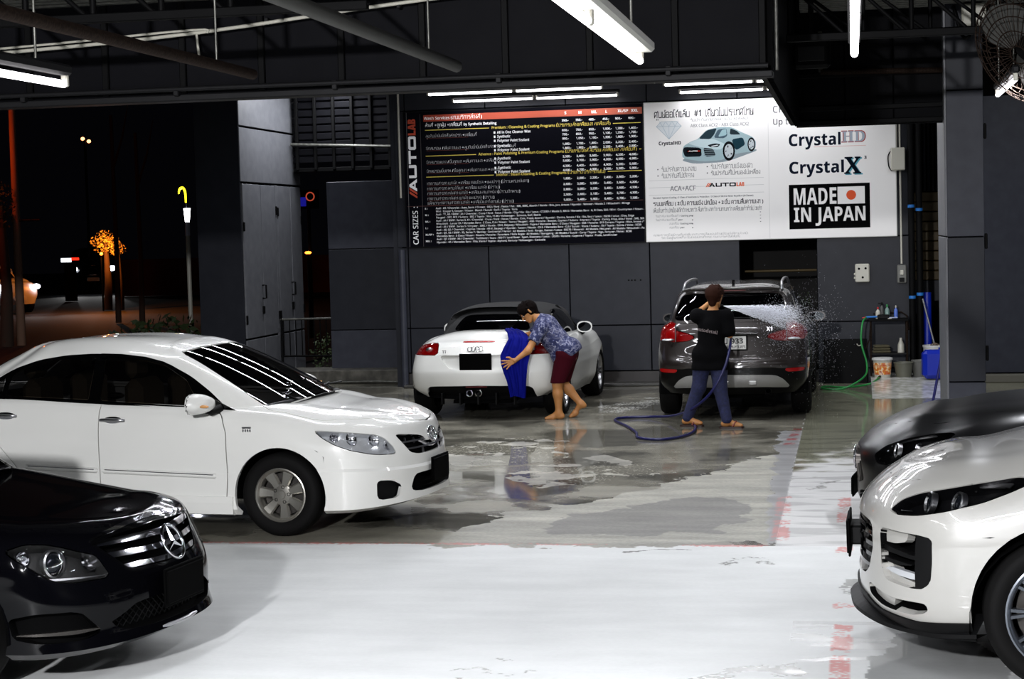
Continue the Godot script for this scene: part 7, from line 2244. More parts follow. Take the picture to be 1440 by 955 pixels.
	var ax := Vector3(-0.62, -0.45, 0.62).normalized()
	var bz := ax
	var bx := Vector3.UP.cross(bz).normalized()
	var by := bz.cross(bx)
	var fx := Transform3D(Basis(bx, by, bz), Vector3.ZERO)
	var cage := turned(Sh.new(), fx)
	for k in 6:
		var r := 0.06 + 0.33 * sin(PI / 2 * k / 5.0)
		cage.torus(Vector3(0, 0, 0.02 + 0.10 * cos(PI / 2 * k / 5.0)), Vector3(0, 0, 1), r, 0.004, 40, 4)
		cage.torus(Vector3(0, 0, -0.02 - 0.10 * cos(PI / 2 * k / 5.0)), Vector3(0, 0, 1), r, 0.004, 40, 4)
	for k in 40:
		var a := TAU * k / 40
		var d := Vector3(cos(a), sin(a), 0)
		for s in [1.0, -1.0]:
			cage.tube([d * 0.06 + Vector3(0, 0, s * 0.12), d * 0.25 + Vector3(0, 0, s * 0.10), d * 0.36 + Vector3(0, 0, s * 0.055), d * 0.39 + Vector3(0, 0, s * 0.02)], 0.003, 4)
	part("cage", cage, M.rust, fan)
	var mo := turned(Sh.new(), fx * Transform3D(Basis(Vector3.RIGHT, PI / 2), Vector3.ZERO))
	mo.lathe([Vector2(0.001, 0.06), Vector2(0.07, 0.05), Vector2(0.08, 0.0), Vector2(0.08, -0.2), Vector2(0.06, -0.24), Vector2(0.001, -0.25)], 24)
	part("motor", mo, M.dark_steel, fan)
	for k in 3:
		var bl := Sh.new()
		var rows := []
		for i in 6:
			var r := 0.07 + 0.29 * i / 5.0
			var a := TAU * k / 3 + 0.25 * i / 5.0
			var wd := 0.05 + 0.10 * sin(PI * (i + 0.8) / 6.0)
			var c0 := Vector3(cos(a), sin(a), 0) * r
			var t0 := Vector3(-sin(a), cos(a), 0.45).normalized() * wd
			rows.append([c0 - t0, c0 + t0])
		bl.x = fx
		for i in 5:
			bl.quad(rows[i][0], rows[i][1], rows[i + 1][1], rows[i + 1][0])
			bl.quad(rows[i][0] - Vector3(0, 0, 0.006), rows[i + 1][0] - Vector3(0, 0, 0.006), rows[i + 1][1] - Vector3(0, 0, 0.006), rows[i][1] - Vector3(0, 0, 0.006))
		part("blade", bl, M.pipe_grey, fan)
	part("bracket", tubem([fx * Vector3(0, 0, -0.22), Vector3(0.35, 0.25, -0.3), Vector3(0.35, 2.3, -0.3)], 0.025, 8), M.dark_steel, fan)
	# boxes
	var sw := thing("switch_box", "pale electrical box at the top of the grey pillar", "switch box", Vector3(1.24, 4.19, -19.12))
	part("case", boxm(Vector3(0, 0.1, 0), Vector3(0.24, 0.22, 0.14), 0.02), M.pvc, sw)
	part("cable", tubem(curve([Vector3(0, 0, 0.02), Vector3(-0.05, -0.12, 0.08), Vector3(-0.12, -0.1, 0.05), Vector3(-0.2, 0.2, 0)], 5), 0.018, 8), M.trim, sw)
	var fl := thing("floodlight", "unlit dark floodlight under the roof truss", "floodlight", Vector3(-0.34, 3.78, -16.9))
	part("case", boxm(Vector3(0, 0, 0), Vector3(0.34, 0.30, 0.12), 0.03), M.dark_steel, fl)
	part("glass", boxm(Vector3(0.0, -0.02, 0.062), Vector3(0.24, 0.13, 0.01), 0.003), M.bowl_dark, fl)
	part("bracket", boxm(Vector3(0, 0.38, 0), Vector3(0.05, 0.5, 0.03), 0.008), M.dark_steel, fl)

# ---------------------------------------------------------------- the street at night beyond the open left side
func far_car(label: String, at: Vector3, turn: float, m: Material, lit: float) -> void:
	car = thing("street_car", label, "car", at, turn, "")
	var sx := [0.0, -0.8, -1.5, -2.2, -2.7]
	S.body = skin(rings(sx, [
		[[0.8, 0.3, 0.76, 2.4], [0.82, 0.82, 0.82, 0.82, 0.82], [-3.4, -3.0, 0.76, 2.4], [0.3, 0.3, 0.3, 0.3, 0.3, 0.3, 0.3, 0.3, 0.3]],
		[[0.88, 0.3, 0.86, 2.4], [0.87, 0.87, 0.87, 0.87, 0.87], [-3.5, -3.0, 0.85, 2.4], [0.6, 0.6, 0.6, 0.6, 0.6, 0.6, 0.6, 0.6, 0.6]],
		[[0.8, 0.2, 0.8, 2.2], [0.82, 0.83, 0.83, 0.83, 0.83], [-3.45, -3.0, 0.8, 2.4], [0.92, 0.95, 1.02, 1.05, 1.06, 1.06, 1.06, 1.06, 1.06]],
		[[0.6, 0.1, 0.0, 2.0], [0, 0, 0, 0, 0], [-3.3, -2.9, 0.0, 2.4], [1.0, 1.02, 1.08, 1.1, 1.1, 1.1, 1.1, 1.1, 1.1]],
	]), 0.14)
	arches([0.0, -2.7], 0.36, 0.4)
	both("body_shell", S.body, m, 0.02)
	S.cab = skin(rings([-0.9, -1.4, -1.9, -2.4, -2.8], [
		[[-0.3, -0.7, 0.76, 2.4], [0.79, 0.79, 0.79, 0.78, 0.76], [-3.2, -3.0, 0.7, 2.6], [1.05, 1.03, 1.03, 1.03, 1.03, 1.03, 1.03, 1.03, 1.05]],
		[[-0.95, -1.1, 0.62, 2.6], [0.64, 0.65, 0.65, 0.64, 0.63], [-2.9, -2.8, 0.56, 2.8], [1.5, 1.48, 1.48, 1.5, 1.5, 1.5, 1.5, 1.48, 1.5]],
		[[-1.1, -1.2, 0.0, 2.6], [0, 0, 0, 0, 0], [-2.8, -2.7, 0.0, 2.8], [1.56, 1.57, 1.58, 1.6, 1.6, 1.6, 1.58, 1.56, 1.56]],
	]), 0.14)
	both("windscreen", take("cab", v2([-0.1, 1.08, 0.66, 1.06, 0.55, 1.45, -0.1, 1.48]), "f", Vector3(-1.15, 0, -1)), M.tint, 0.004)
	both("roof", S.cab, m, 0.01)
	for s in [1.0, -1.0]:
		var h := Sh.new()
		h.ball(Vector3(0.80, 0.86, 0.64 * s), Vector3(0.06, 0.09, 0.15), 10)
		part("headlight", h, M.headlamp, car)
		if lit > 0:
			var l := SpotLight3D.new()
			l.name = "headlight_beam"
			car.add_child(l, true)
			l.position = Vector3(0.95, 0.86, 0.64 * s)
			l.rotation = Vector3(-0.04, -PI / 2, 0)
			l.spot_angle = 26.0
			l.spot_range = 30.0
			l.spot_attenuation = 2.0
			l.light_energy = lit
			l.light_size = 0.1
			l.shadow_enabled = true
		for ax in [0.0, -2.7]: part("tyre", turned(Sh.new(), Transform3D(OUT, Vector3(ax, 0.34, 0.74 * s))).lathe([Vector2(0.001, 0.1 * s), Vector2(0.22, 0.1 * s), Vector2(0.34, 0.08 * s), Vector2(0.34, -0.1 * s)], 20), M.tyre, car)
	part("licence_plate", boxm(Vector3(0.9, 0.5, 0), Vector3(0.02, 0.12, 0.4), 0.004), M.plate_white, car)

func lamp_light(parent: Node, at: Vector3, c: Color, e: float, size := 0.12) -> void:
	var l := OmniLight3D.new()
	l.name = "lamp_light"
	parent.add_child(l, true)
	l.position = at
	l.light_color = c
	l.light_energy = e
	l.light_size = size
	l.omni_range = 40.0
	l.omni_attenuation = 2.0
	l.shadow_enabled = true

func leafy(called: String, label: String, category: String, at: Vector3, size: Vector3, m: Material, n: int, sd: int, trunk := 0.0) -> void:
	var o := thing(called, label, category, at)
	var rng := RandomNumberGenerator.new()
	rng.seed = sd
	var sh := Sh.new()
	for k in n:
		var d := Vector3(rng.randfn(), rng.randfn(), rng.randfn()).normalized() * pow(rng.randf(), 0.45)
		var c := Vector3(0, trunk + size.y, 0) + d * size
		var b := Basis.from_euler(Vector3(rng.randf() * TAU, rng.randf() * TAU, rng.randf() * TAU))
		var l := size.length() * 0.055 * rng.randf_range(0.7, 1.5)
		sh.tri(c - b.x * l, c + b.z * l * 0.45, c + b.x * l)
		sh.tri(c - b.x * l, c + b.x * l, c - b.z * l * 0.45)
	tag(part("foliage", sh, m, o), "", "", "", "stuff")
	if trunk > 0: part("trunk", tubem([Vector3.ZERO, Vector3(0.05, trunk * 0.5, 0), Vector3(0, trunk + size.y, 0)], [0.16, 0.13, 0.06], 8), M.bark, o)

func street() -> void:
	struct("floor_street", slab(Vector3(-70, -0.3, -130), Vector3(-9.7, -0.02, 8)), mat(Color(0.09, 0.085, 0.08), 0.8), "dark street beyond the open side", "street")
	struct("floor_yard", slab(Vector3(-9.7, -0.3, -60), Vector3(12, -0.05, -27.2)), mat(Color(0.12, 0.115, 0.11), 0.8), "dark yard behind the wall", "yard")
	far_car("dark car with white headlights on, coming along the night street", Vector3(-32.95, 0, -75.6), -1.17, M.gloss_black, 1.5)
	car.scale = Vector3.ONE * 1.27
	far_car("silver car at the edge of the night street, one headlight on", Vector3(-27.0, 0, -55.0), -0.62, M.white, 1.5)
	# low brick-red wall
	var w := struct("wall_street", slab(Vector3(-29.5, 0, -70.6), Vector3(-20, 1.5, -70.3)), mat(Color(0.34, 0.12, 0.09), 0.8), "low red-brown wall along the far side of the street", "wall")
	# lamps of the street
	var pole := thing("street_pole", "tall pole lit orange beside the night street", "pole", Vector3(-18.05, 0, -37.4))
	part("shaft", tubem([Vector3.ZERO, Vector3(0, 5.6, 0)], [0.10, 0.07], 10), mat(Color(0.55, 0.42, 0.34), 0.8), pole)
	part("arm", tubem([Vector3(0, 2.75, 0), Vector3(0.55, 2.75, 0)], 0.03, 6), M.steel, pole)
	var sl := thing("street_lamp", "orange street lamp on a post at the far left", "lamp", Vector3(-19.4, 0, -36.0))
	part("post", tubem([Vector3.ZERO, Vector3(0, 4.5, 0), Vector3(0.3, 4.6, 0)], 0.05, 8), M.dark_steel, sl)
	part("lamp_head", Sh.new().ball(Vector3(0.4, 4.55, 0), Vector3(0.16, 0.06, 0.1), 10), M.sodium, sl)
	lamp_light(sl, Vector3(0.4, 4.4, 0), Color(1.0, 0.36, 0.10), 0.7)
	leafy("street_tree", "small tree lit orange beside the tall pole", "tree", Vector3(-18.25, 0, -37.1), Vector3(0.35, 0.55, 0.3), M.leaf, 260, 5, 2.5)
	for q in [[-19.93, -47.3, 4.2, "slim bare trunk dimly lit red, far down the street"], [-19.28, -47.4, 3.7, "slimmer bare trunk beside the first, nearer the white lamp"]]:
		var t := thing("tree_trunk", q[3], "trunk", Vector3(q[0], 0, q[1]), 0.0, "")
		part("trunk", tubem([Vector3.ZERO, Vector3(0.02, q[2] * 0.5, 0), Vector3(0.0, q[2] + 1.5, 0)], [0.09, 0.07, 0.05], 8), M.bark, t)
		part("crown", tubem([Vector3(0, q[2], 0), Vector3(0.4, q[2] + 0.9, 0.2), Vector3(0.6, q[2] + 1.8, 0.2)], [0.04, 0.03, 0.01], 6), M.bark, t)
	leafy("shrub", "bush lit bright orange by a hidden lamp, in the middle of the street view", "shrub", Vector3(-24.2, 0, -56.6), Vector3(0.5, 0.42, 0.4), M.leaf_pale, 420, 7, 1.8)
	leafy("shrub", "lower bush lit orange beside the bright one", "shrub", Vector3(-23.7, 0, -56.4), Vector3(0.28, 0.26, 0.3), M.leaf_pale, 200, 9, 1.75)
	var bl := thing("garden_lamp", "small lamp in front of the lit bushes", "lamp", Vector3(-24.0, 0, -55.75))
	part("post", tubem([Vector3.ZERO, Vector3(0, 1.8, 0)], 0.03, 6), M.dark_steel, bl)
	part("lamp_head", Sh.new().ball(Vector3(0, 1.85, 0), Vector3(0.06, 0.05, 0.06), 8), M.sodium, bl)
	lamp_light(bl, Vector3(0, 2.05, 0.1), Color(1.0, 0.55, 0.20), 2.2, 0.05)
	# white lamp post with a yellow crescent over it
	var wl := thing("lamp_post", "bright white lamp post near the dark corner of the lockers", "lamp", Vector3(-11.49, 0, -30.48))
	part("post", tubem([Vector3.ZERO, Vector3(0, 2.36, 0)], 0.04, 8), M.pvc, wl)
	part("lamp_tube", tubem([Vector3(0, 2.52, 0), Vector3(0, 2.78, 0)], [0.035, 0.06], 10), M.tube, wl)
	part("lamp_shaft", tubem([Vector3(0, 2.30, 0), Vector3(0, 2.54, 0)], 0.042, 10), mat(Color(0.8, 0.8, 0.85), 0.4), wl)
	lamp_light(wl, Vector3(0.0, 2.74, 0.02), Color(0.85, 0.88, 1.0), 0.25, 0.03)
	var cr := thing("neon_sign", "small yellow glowing crescent above the white lamp post", "sign", Vector3(-11.53, 2.86, -30.45))
	part("neon_tube", tubem(curve([Vector3(-0.09, 0.18, 0), Vector3(-0.07, 0.26, 0), Vector3(-0.01, 0.28, 0), Vector3(0.03, 0.2, 0), Vector3(0.035, 0.02, 0)], 5), [0.012, 0.014, 0.016, 0.018, 0.02, 0.021, 0.022, 0.022, 0.022, 0.022, 0.022, 0.022, 0.022, 0.022, 0.022, 0.02, 0.02, 0.018, 0.018, 0.016, 0.016], 8), M.neon, cr)
	part("bracket", tubem([Vector3(0.035, 0.03, -0.02), Vector3(0.04, -0.14, -0.02)], 0.01, 6), M.dark_steel, cr)
	# shop lights, far lamps
	var sh := thing("shop_sign", "white and red lit shop sign, far down the street", "sign", Vector3(-29.6, 1.5, -65.75))
	part("white_panel_light", boxm(Vector3(-0.15, 0.08, 0), Vector3(0.42, 0.16, 0.06), 0.01), glow(Color(0.95, 0.97, 1.0), 0.55), sh)
	part("red_panel_light", boxm(Vector3(0.22, 0.12, 0), Vector3(0.3, 0.1, 0.06), 0.01), glow(Color(1.0, 0.16, 0.08), 0.7), sh)
	part("stand", boxm(Vector3(0, -0.75, -0.02), Vector3(0.5, 1.5, 0.04), 0.01), M.dark_steel, sh)
	var fl := thing("street_lamp", "tiny pair of warm lamps high up in the dark", "lamp", Vector3(-33.1, 0, -75.6))
	part("post", tubem([Vector3.ZERO, Vector3(0, 6.75, 0)], 0.06, 6), M.dark_steel, fl)
	for k in 2: part("lamp_head", Sh.new().ball(Vector3(-0.1 + k * 0.28, 6.8 - k * 0.12, 0), Vector3(0.1, 0.08, 0.08), 8), glow(Color(1.0, 0.62, 0.4), 1.6), fl)
	# seen in the gap between lockers and grey wall
	var ns := thing("neon_sign", "blue neon sign glimpsed in the gap beside the lockers", "sign", Vector3(-11.75, 2.95, -38.6))
	part("board", boxm(Vector3(0, 0.1, -0.03), Vector3(0.5, 0.42, 0.04), 0.01), M.black, ns)
	part("neon_tube", Sh.new().torus(Vector3(0.06, 0.16, 0.01), Vector3(0, 0, 1), 0.09, 0.014, 20, 6), glow(Color(0.75, 0.30, 0.2), 0.25), ns)
	part("neon_panel", boxm(Vector3(-0.12, 0.05, 0.0), Vector3(0.16, 0.2, 0.02), 0.005), glow(Color(0.08, 0.08, 0.5), 0.3), ns)
	part("pole", tubem([Vector3(0, 0.1, -0.04), Vector3(0, -2.95, -0.04)], 0.04, 6), M.dark_steel, ns)
	var ol := thing("street_lamp", "low orange lamp glimpsed in the gap beside the lockers", "lamp", Vector3(-11.75, 0, -38.5))
	part("post", tubem([Vector3.ZERO, Vector3(0, 1.85, 0)], 0.03, 6), M.dark_steel, ol)
	part("lamp_head", Sh.new().ball(Vector3(0, 1.88, 0), Vector3(0.08, 0.035, 0.05), 8), M.sodium, ol)
	leafy("shrub", "dark hedge outside beside the locker block", "shrub", Vector3(-11.2, 0, -28.6), Vector3(1.2, 0.5, 0.5), M.leaf, 500, 15)
	leafy("shrub", "dark leafy plant behind the small railing", "shrub", Vector3(-8.25, 0.0, -27.8), Vector3(0.26, 0.36, 0.16), M.leaf, 260, 17)

# ---------------------------------------------------------------- small things along the wall
func bottle(label: String, at: Vector3, h: float, r: float, body: Material, cap: Material, kind: String) -> void:
	var o := thing("bottle", label, "bottle", at, 0.0, "bottles on the work table")
	part("body", Sh.new().lathe([Vector2(0.001, 0), Vector2(r, 0.0), Vector2(r, h * 0.55), Vector2(r * 0.8, h * 0.68), Vector2(r * 0.32, h * 0.78), Vector2(r * 0.32, h * 0.84)], 16), body, o)
	part("cap", Sh.new().lathe([Vector2(r * 0.4, h * 0.82), Vector2(r * 0.4, h * 0.92), Vector2(r * (0.15 if kind == "nozzle" else 0.34), h), Vector2(0.001, h)], 12), cap, o)
	if kind == "trigger":
		part("trigger", boxm(Vector3(-r * 0.7, h * 0.93, 0), Vector3(r * 1.8, h * 0.07, r * 0.4), 0.004), cap, o)

func bucket(called: String, label: String, category: String, at: Vector3, h: float, r0: float, r1: float, m: Material, lid = null) -> Node3D:
	var o := thing(called, label, category, at)
	var pr := [Vector2(0.001, 0.004), Vector2(r0, 0.0), Vector2(r1, h * 0.92), Vector2(r1 + 0.008, h * 0.93), Vector2(r1 + 0.008, h), Vector2(r1 - 0.006, h), Vector2(r0 - 0.008, 0.02), Vector2(0.001, 0.02)]
	part("body", Sh.new().lathe(pr, 28), m, o)
	if lid: part("lid", Sh.new().lathe([Vector2(r1 + 0.014, h * 0.94), Vector2(r1 + 0.014, h * 1.04), Vector2(r1 - 0.01, h * 1.06), Vector2(0.001, h * 1.05)], 28), lid, o)
	return o

func hose(label: String, pts: Array, r: float, m: Material, closed_end := true) -> void:
	var o := thing("hose", label, "hose", pts[0])
	var local := []
	for p in pts: local.append(p - pts[0])
	part("tube", tubem(curve(local, 8), r, 10), m, o)
	part("coupling", Sh.new().tube([local[-1] + (local[-2] - local[-1]).normalized() * 0.05, local[-1]], r * 1.35, 10), M.steel, o)

func clutter() -> void:
	# conduits and boxes on the wall
	var jb := thing("junction_box", "pale junction box at the right end of the white board, with conduits", "junction box", Vector3(0.63, 2.92, -25.64))
	part("case", boxm(Vector3(0, 0.16, 0.035), Vector3(0.19, 0.31, 0.09), 0.012), M.pvc, jb)
	for dx in [-0.015, 0.03]: part("conduit", tubem([Vector3(dx, 0.3, -0.05), Vector3(dx, 2.4, -0.05)], 0.013, 8), M.pvc, jb)
	part("conduit", tubem([Vector3(0.03, 0.02, -0.05), Vector3(0.035, -1.28, -0.05)], 0.014, 8), M.pvc, jb)
	part("cable", tubem(curve([Vector3(-0.09, 0.28, -0.03), Vector3(-0.13, 0.2, -0.01), Vector3(-0.12, 0.06, -0.01), Vector3(-0.08, 0.0, -0.02)], 5), 0.008, 6), M.trim, jb)
	var so := thing("socket", "grey switch socket at the foot of the white conduit", "socket", Vector3(0.665, 1.37, -25.70))
	part("plate", boxm(Vector3(0, 0.13, 0.02), Vector3(0.125, 0.25, 0.07), 0.012), mat(Color(0.40, 0.40, 0.38), 0.5), so)
	part("switch", boxm(Vector3(0, 0.15, 0.06), Vector3(0.05, 0.07, 0.02), 0.008), M.pvc, so)
	part("outlet", boxm(Vector3(0.0, 0.05, 0.058), Vector3(0.07, 0.06, 0.012), 0.006), M.trim, so)
	var wb := thing("socket_box", "square white socket box alone on the grey wall right of the door", "socket", Vector3(0.13, 1.40, -25.70))
	part("case", boxm(Vector3(0, 0.125, 0.03), Vector3(0.195, 0.255, 0.08), 0.014), M.pvc, wb)
	for q in [[-0.045, 0.185], [0.045, 0.19], [0.005, 0.065]]: part("outlet", Sh.new().tube([Vector3(q[0], q[1], 0.068), Vector3(q[0], q[1], 0.074)], 0.016, 12), M.joint, wb)
	for y in [0.06, 0.11]: part("cable_gland", boxm(Vector3(-0.10, y, 0.03), Vector3(0.03, 0.035, 0.04), 0.008), M.pvc, wb)
	var g := "downpipes in the corner by the passage"
	for k in 2:
		var dp := thing("downpipe", ["dark downpipe nearer the white board, with blue tape", "dark downpipe beside the passage, with blue tape"][k], "pipe", Vector3([0.80, 0.905][k], 0.0, -25.62), 0.0, g)
		part("pipe", tubem([Vector3(0, 0, 0), Vector3(0, 3.6, 0)], 0.045, 14), M.dark_steel, dp)
		for y in [[1.18, 2.43], [1.22, 2.38]][k]: part("tape", tubem([Vector3(0, y - 0.02, 0), Vector3(0, y + 0.02, 0)], 0.0475, 14), M.blue_tape, dp)
	var pc := thing("conduit", "white conduit running down the corner left of the black price list", "conduit", Vector3(-6.42, 2.75, -25.70))
	part("run", tubem([Vector3(0, 0, 0), Vector3(0, 1.7, 0)], 0.016, 8), M.pvc, pc)
	var lp := thing("pipe", "thin pale pipe along the foot of the concrete plinth, rising in the corner", "pipe", Vector3(-7.7, 0.03, -26.28))
	part("run", tubem(curve([Vector3(0, 0, 0), Vector3(0.6, 0.01, 0), Vector3(1.05, 0.0, 0.02), Vector3(1.2, 0.05, 0.06), Vector3(1.24, 0.3, 0.08), Vector3(1.25, 1.2, 0.3)], 6), 0.014, 8), M.galv, lp)
	var dpp := thing("downpipe", "grey downpipe in the corner left of the wash bay wall", "pipe", Vector3(-6.42, 0, -25.65), 0.0, "")
	part("pipe", tubem([Vector3(0, 0.0, 0), Vector3(0, 2.0, 0)], 0.05, 12), M.panel_c, dpp)
	# work table
	var t := thing("work_table", "dark steel work table with a lower shelf against the grey wall", "table", Vector3(0.47, 0.13, -25.35))
	part("tabletop", boxm(Vector3(0, 0.76, 0), Vector3(0.53, 0.03, 0.40), 0.006), M.dark_steel, t)
	part("shelf", boxm(Vector3(0, 0.30, 0), Vector3(0.49, 0.02, 0.36), 0.004), M.steel, t)
	for x in [-0.24, 0.24]:
		for z in [-0.17, 0.17]: part("leg", boxm(Vector3(x, 0.38, z), Vector3(0.025, 0.76, 0.025), 0.004), M.rust, t)
	part("rail", tubem([Vector3(-0.2, 0.83, -0.18), Vector3(0.18, 0.85, -0.18), Vector3(0.25, 0.80, -0.15), Vector3(0.27, 0.62, 0.05)], 0.011, 8), M.rust, t)
	part("brace", tubem([Vector3(-0.24, 0.76, 0.18), Vector3(-0.26, 0.5, 0.2), Vector3(-0.31, 0.38, 0.2)], 0.01, 6), M.rust, t)
	var top := 0.905
	bottle("red-capped white bottle at the left end of the work table", Vector3(0.33, top, -25.30), 0.16, 0.032, M.pvc, M.red_plastic, "wide")
	bottle("grey spray bottle behind the red-capped bottle", Vector3(0.385, top, -25.42), 0.22, 0.03, mat(Color(0.25, 0.25, 0.24), 0.4), M.trim, "trigger")
	bottle("clear bottle with green cap in the middle of the work table", Vector3(0.455, top, -25.40), 0.19, 0.033, mat(Color(0.45, 0.55, 0.52), 0.2), M.green, "wide")
	bottle("blue and white pointed bottle at the right end of the work table", Vector3(0.57, top, -25.33), 0.18, 0.026, mat(Color(0.30, 0.42, 0.75), 0.35), M.pvc, "nozzle")
	var bx := thing("tool_box", "dark plastic tray among the bottles on the work table", "tray", Vector3(0.40, top, -25.24))
	part("body", boxm(Vector3(0, 0.03, 0), Vector3(0.16, 0.06, 0.1), 0.01), M.trim, bx)
	var bru := thing("brush", "pale blue brush lying on the work table beside the pointed bottle", "brush", Vector3(0.53, top, -25.22), 0.25)
	part("handle", boxm(Vector3(0, 0.015, 0), Vector3(0.13, 0.02, 0.03), 0.008), mat(Color(0.6, 0.64, 0.75), 0.5), bru)
	part("bristles", boxm(Vector3(-0.05, 0.004, 0), Vector3(0.05, 0.02, 0.04), 0.003), M.pvc, bru)
	var gun := thing("spray_gun", "blue spray gun lying over the left edge of the work table", "spray gun", Vector3(0.17, 0.93, -25.28))
	part("barrel", tubem([Vector3(0, 0, 0), Vector3(0.19, 0.005, 0)], 0.013, 10), M.blue_tape, gun)
	part("nozzle", tubem([Vector3(-0.05, -0.01, 0), Vector3(0, 0, 0)], 0.009, 8), M.red_plastic, gun)
	part("grip", tubem([Vector3(0.16, 0, 0), Vector3(0.175, -0.024, 0)], 0.014, 8), M.trim, gun)
	for k in 3:
		var cl := thing("folded_cloth", ["lowest olive cloth folded on the table's lower shelf", "middle olive cloth folded on the table's lower shelf", "topmost olive cloth folded on the table's lower shelf"][k], "cloth", Vector3(0.37, 0.441 + k * 0.036, -25.30), 0.05 * k, "folded cloths on the lower shelf")
		part("cloth", boxm(Vector3(0, 0.017, 0), Vector3(0.25 - k * 0.02, 0.034, 0.22), 0.014), M.olive, cl)
	var jug := thing("jug", "pale plastic jug at the right end of the lower shelf", "jug", Vector3(0.63, 0.441, -25.30))
	part("body", Sh.new().lathe([Vector2(0.001, 0), Vector2(0.045, 0.0), Vector2(0.042, 0.11), Vector2(0.018, 0.17), Vector2(0.018, 0.2), Vector2(0.001, 0.2)], 18), M.pvc, jug)
	# buckets and cans
	var pb := bucket("paint_bucket", "white paint bucket with a yellow and orange label and lid", "bucket", Vector3(0.375, 0.13, -25.02), 0.25, 0.105, 0.125, M.pvc, M.white_plastic)
	var lab := noise_tex(0.018, [[0.0, Color(0.75, 0.25, 0.10)], [0.42, Color(0.80, 0.45, 0.18)], [0.55, Color(0.95, 0.75, 0.20)], [0.62, Color(0.95, 0.92, 0.85)], [1.0, Color(0.55, 0.20, 0.12)]], 128, 2, 6)
	part("label", Sh.new().lathe([Vector2(0.110, 0.04), Vector2(0.1235, 0.20)], 28), grain(mat(Color.WHITE, 0.5), lab, 5.0), pb)
	bucket("tub", "grey plastic tub standing beside the paint bucket", "tub", Vector3(0.655, 0.13, -25.02), 0.20, 0.10, 0.125, mat(Color(0.36, 0.36, 0.31), 0.5))
	bucket("tub", "grey bucket in front of the downpipes", "tub", Vector3(0.875, 0.13, -25.1), 0.22, 0.09, 0.11, mat(Color(0.38, 0.38, 0.36), 0.5))
	bucket("paint_bucket", "white bucket with green print, behind the blue can", "bucket", Vector3(1.07, 0.13, -25.40), 0.40, 0.12, 0.14, M.white_plastic)
	var can := thing("jerrycan", "big blue plastic can between downpipes and pillar", "can", Vector3(1.045, 0.13, -24.75), 0.1)
	part("body", boxm(Vector3(0, 0.19, 0), Vector3(0.31, 0.38, 0.24), 0.05), M.blue_can, can)
	part("cap", Sh.new().tube([Vector3(0.09, 0.37, 0), Vector3(0.09, 0.41, 0)], 0.03, 14), M.blue_can, can)
	var bb := thing("box", "black box standing in the passage beside the pillar", "box", Vector3(1.2, 0.0, -27.2))
	part("body", boxm(Vector3(0, 0.45, 0), Vector3(0.26, 0.9, 0.3), 0.02), M.black, bb)
	var bt := thing("sheet", "blue plastic sheet rolled and stood in the passage", "sheet", Vector3(1.03, 0.13, -25.85), 0.0)
	part("roll", tubem([Vector3(-0.03, 0, 0), Vector3(-0.02, 1.1, -0.05)], [0.07, 0.055], 12), M.blue_can, bt)
	# poles
	var mp := thing("mop", "mop with a grey pole standing in the white bucket", "mop", Vector3(1.06, 0.18, -25.38))
	part("pole", tubem([Vector3(0.02, 0.36, 0), Vector3(-0.125, 0.98, -0.1)], 0.012, 8), mat(Color(0.5, 0.5, 0.5), 0.4, 0.4), mp)
	var rng := RandomNumberGenerator.new()
	rng.seed = 4
	var ms := Sh.new()
	for k in 26: ms.tube([Vector3(0.02, 0.38, 0), Vector3(0.02 + rng.randfn() * 0.05, 0.36, rng.randfn() * 0.04), Vector3(0.02 + rng.randfn() * 0.06, 0.20, rng.randfn() * 0.05)], 0.008, 5)
	tag(part("strands", ms, mat(Color(0.42, 0.36, 0.30), 0.9), mp), "", "", "", "stuff")
	var pl := thing("pole", "dark blue pole leaning against the grey pillar", "pole", Vector3(0.93, 0.0, -22.6))
	part("pole", tubem([Vector3(0, 0, 0), Vector3(0.165, 0.84, 0.0)], 0.017, 10), M.blue_deep, pl)
	# hoses
	hose("green hose hanging from the work table and looping over the wet floor", [Vector3(0.17, 0.925, -25.25), Vector3(0.12, 0.86, -25.12), Vector3(0.10, 0.6, -25.05), Vector3(0.17, 0.30, -25.0), Vector3(0.12, 0.15, -24.75), Vector3(-0.15, 0.02, -24.55), Vector3(-0.42, 0.02, -24.6), Vector3(-0.38, 0.02, -24.9), Vector3(-0.1, 0.02, -24.75), Vector3(0.2, 0.08, -24.55), Vector3(0.34, 0.15, -24.85)], 0.013, M.green)
	var ps := thing("metal_sheet", "dark metal sheet leaning on the foot of the grey wall, left of the work table", "sheet", Vector3(-0.12, 0, -25.58))
	var sp := part("sheet", boxm(Vector3(0, 0.31, 0), Vector3(0.60, 0.62, 0.012), 0.003), M.dark_steel, ps)
	sp.rotation.x = -0.16
	# bent hook hanging on the wall, low railing
	var hk := thing("hook", "small white hook on the dark wall under the white socket box", "hook", Vector3(0.06, 0.55, -25.60))
	part("hook", tubem(curve([Vector3(0.04, 0.06, 0.0), Vector3(0.045, 0.0, 0.02), Vector3(0.01, -0.03, 0.03), Vector3(-0.02, 0.0, 0.03)], 5), 0.007, 6), M.pvc, hk)
	var rl := thing("railing", "low dark railing in the gap beside the lockers", "railing", Vector3(-8.9, 0.21, -27.55))
	part("top_rail", tubem([Vector3(0, 0.72, 0), Vector3(1.0, 0.73, 0)], 0.018, 8), M.galv, rl)
	part("bottom_rail", tubem([Vector3(0, 0.14, 0), Vector3(1.0, 0.14, 0)], 0.015, 8), M.dark_steel, rl)
	for k in 10: part("bar", tubem([Vector3(0.05 + k * 0.1, 0.14, 0), Vector3(0.05 + k * 0.1, 0.72, 0)], 0.009, 6), M.dark_steel, rl)
	for x in [0.02, 0.98]: part("post", tubem([Vector3(x, 0, 0), Vector3(x, 0.74, 0)], 0.02, 8), M.dark_steel, rl)
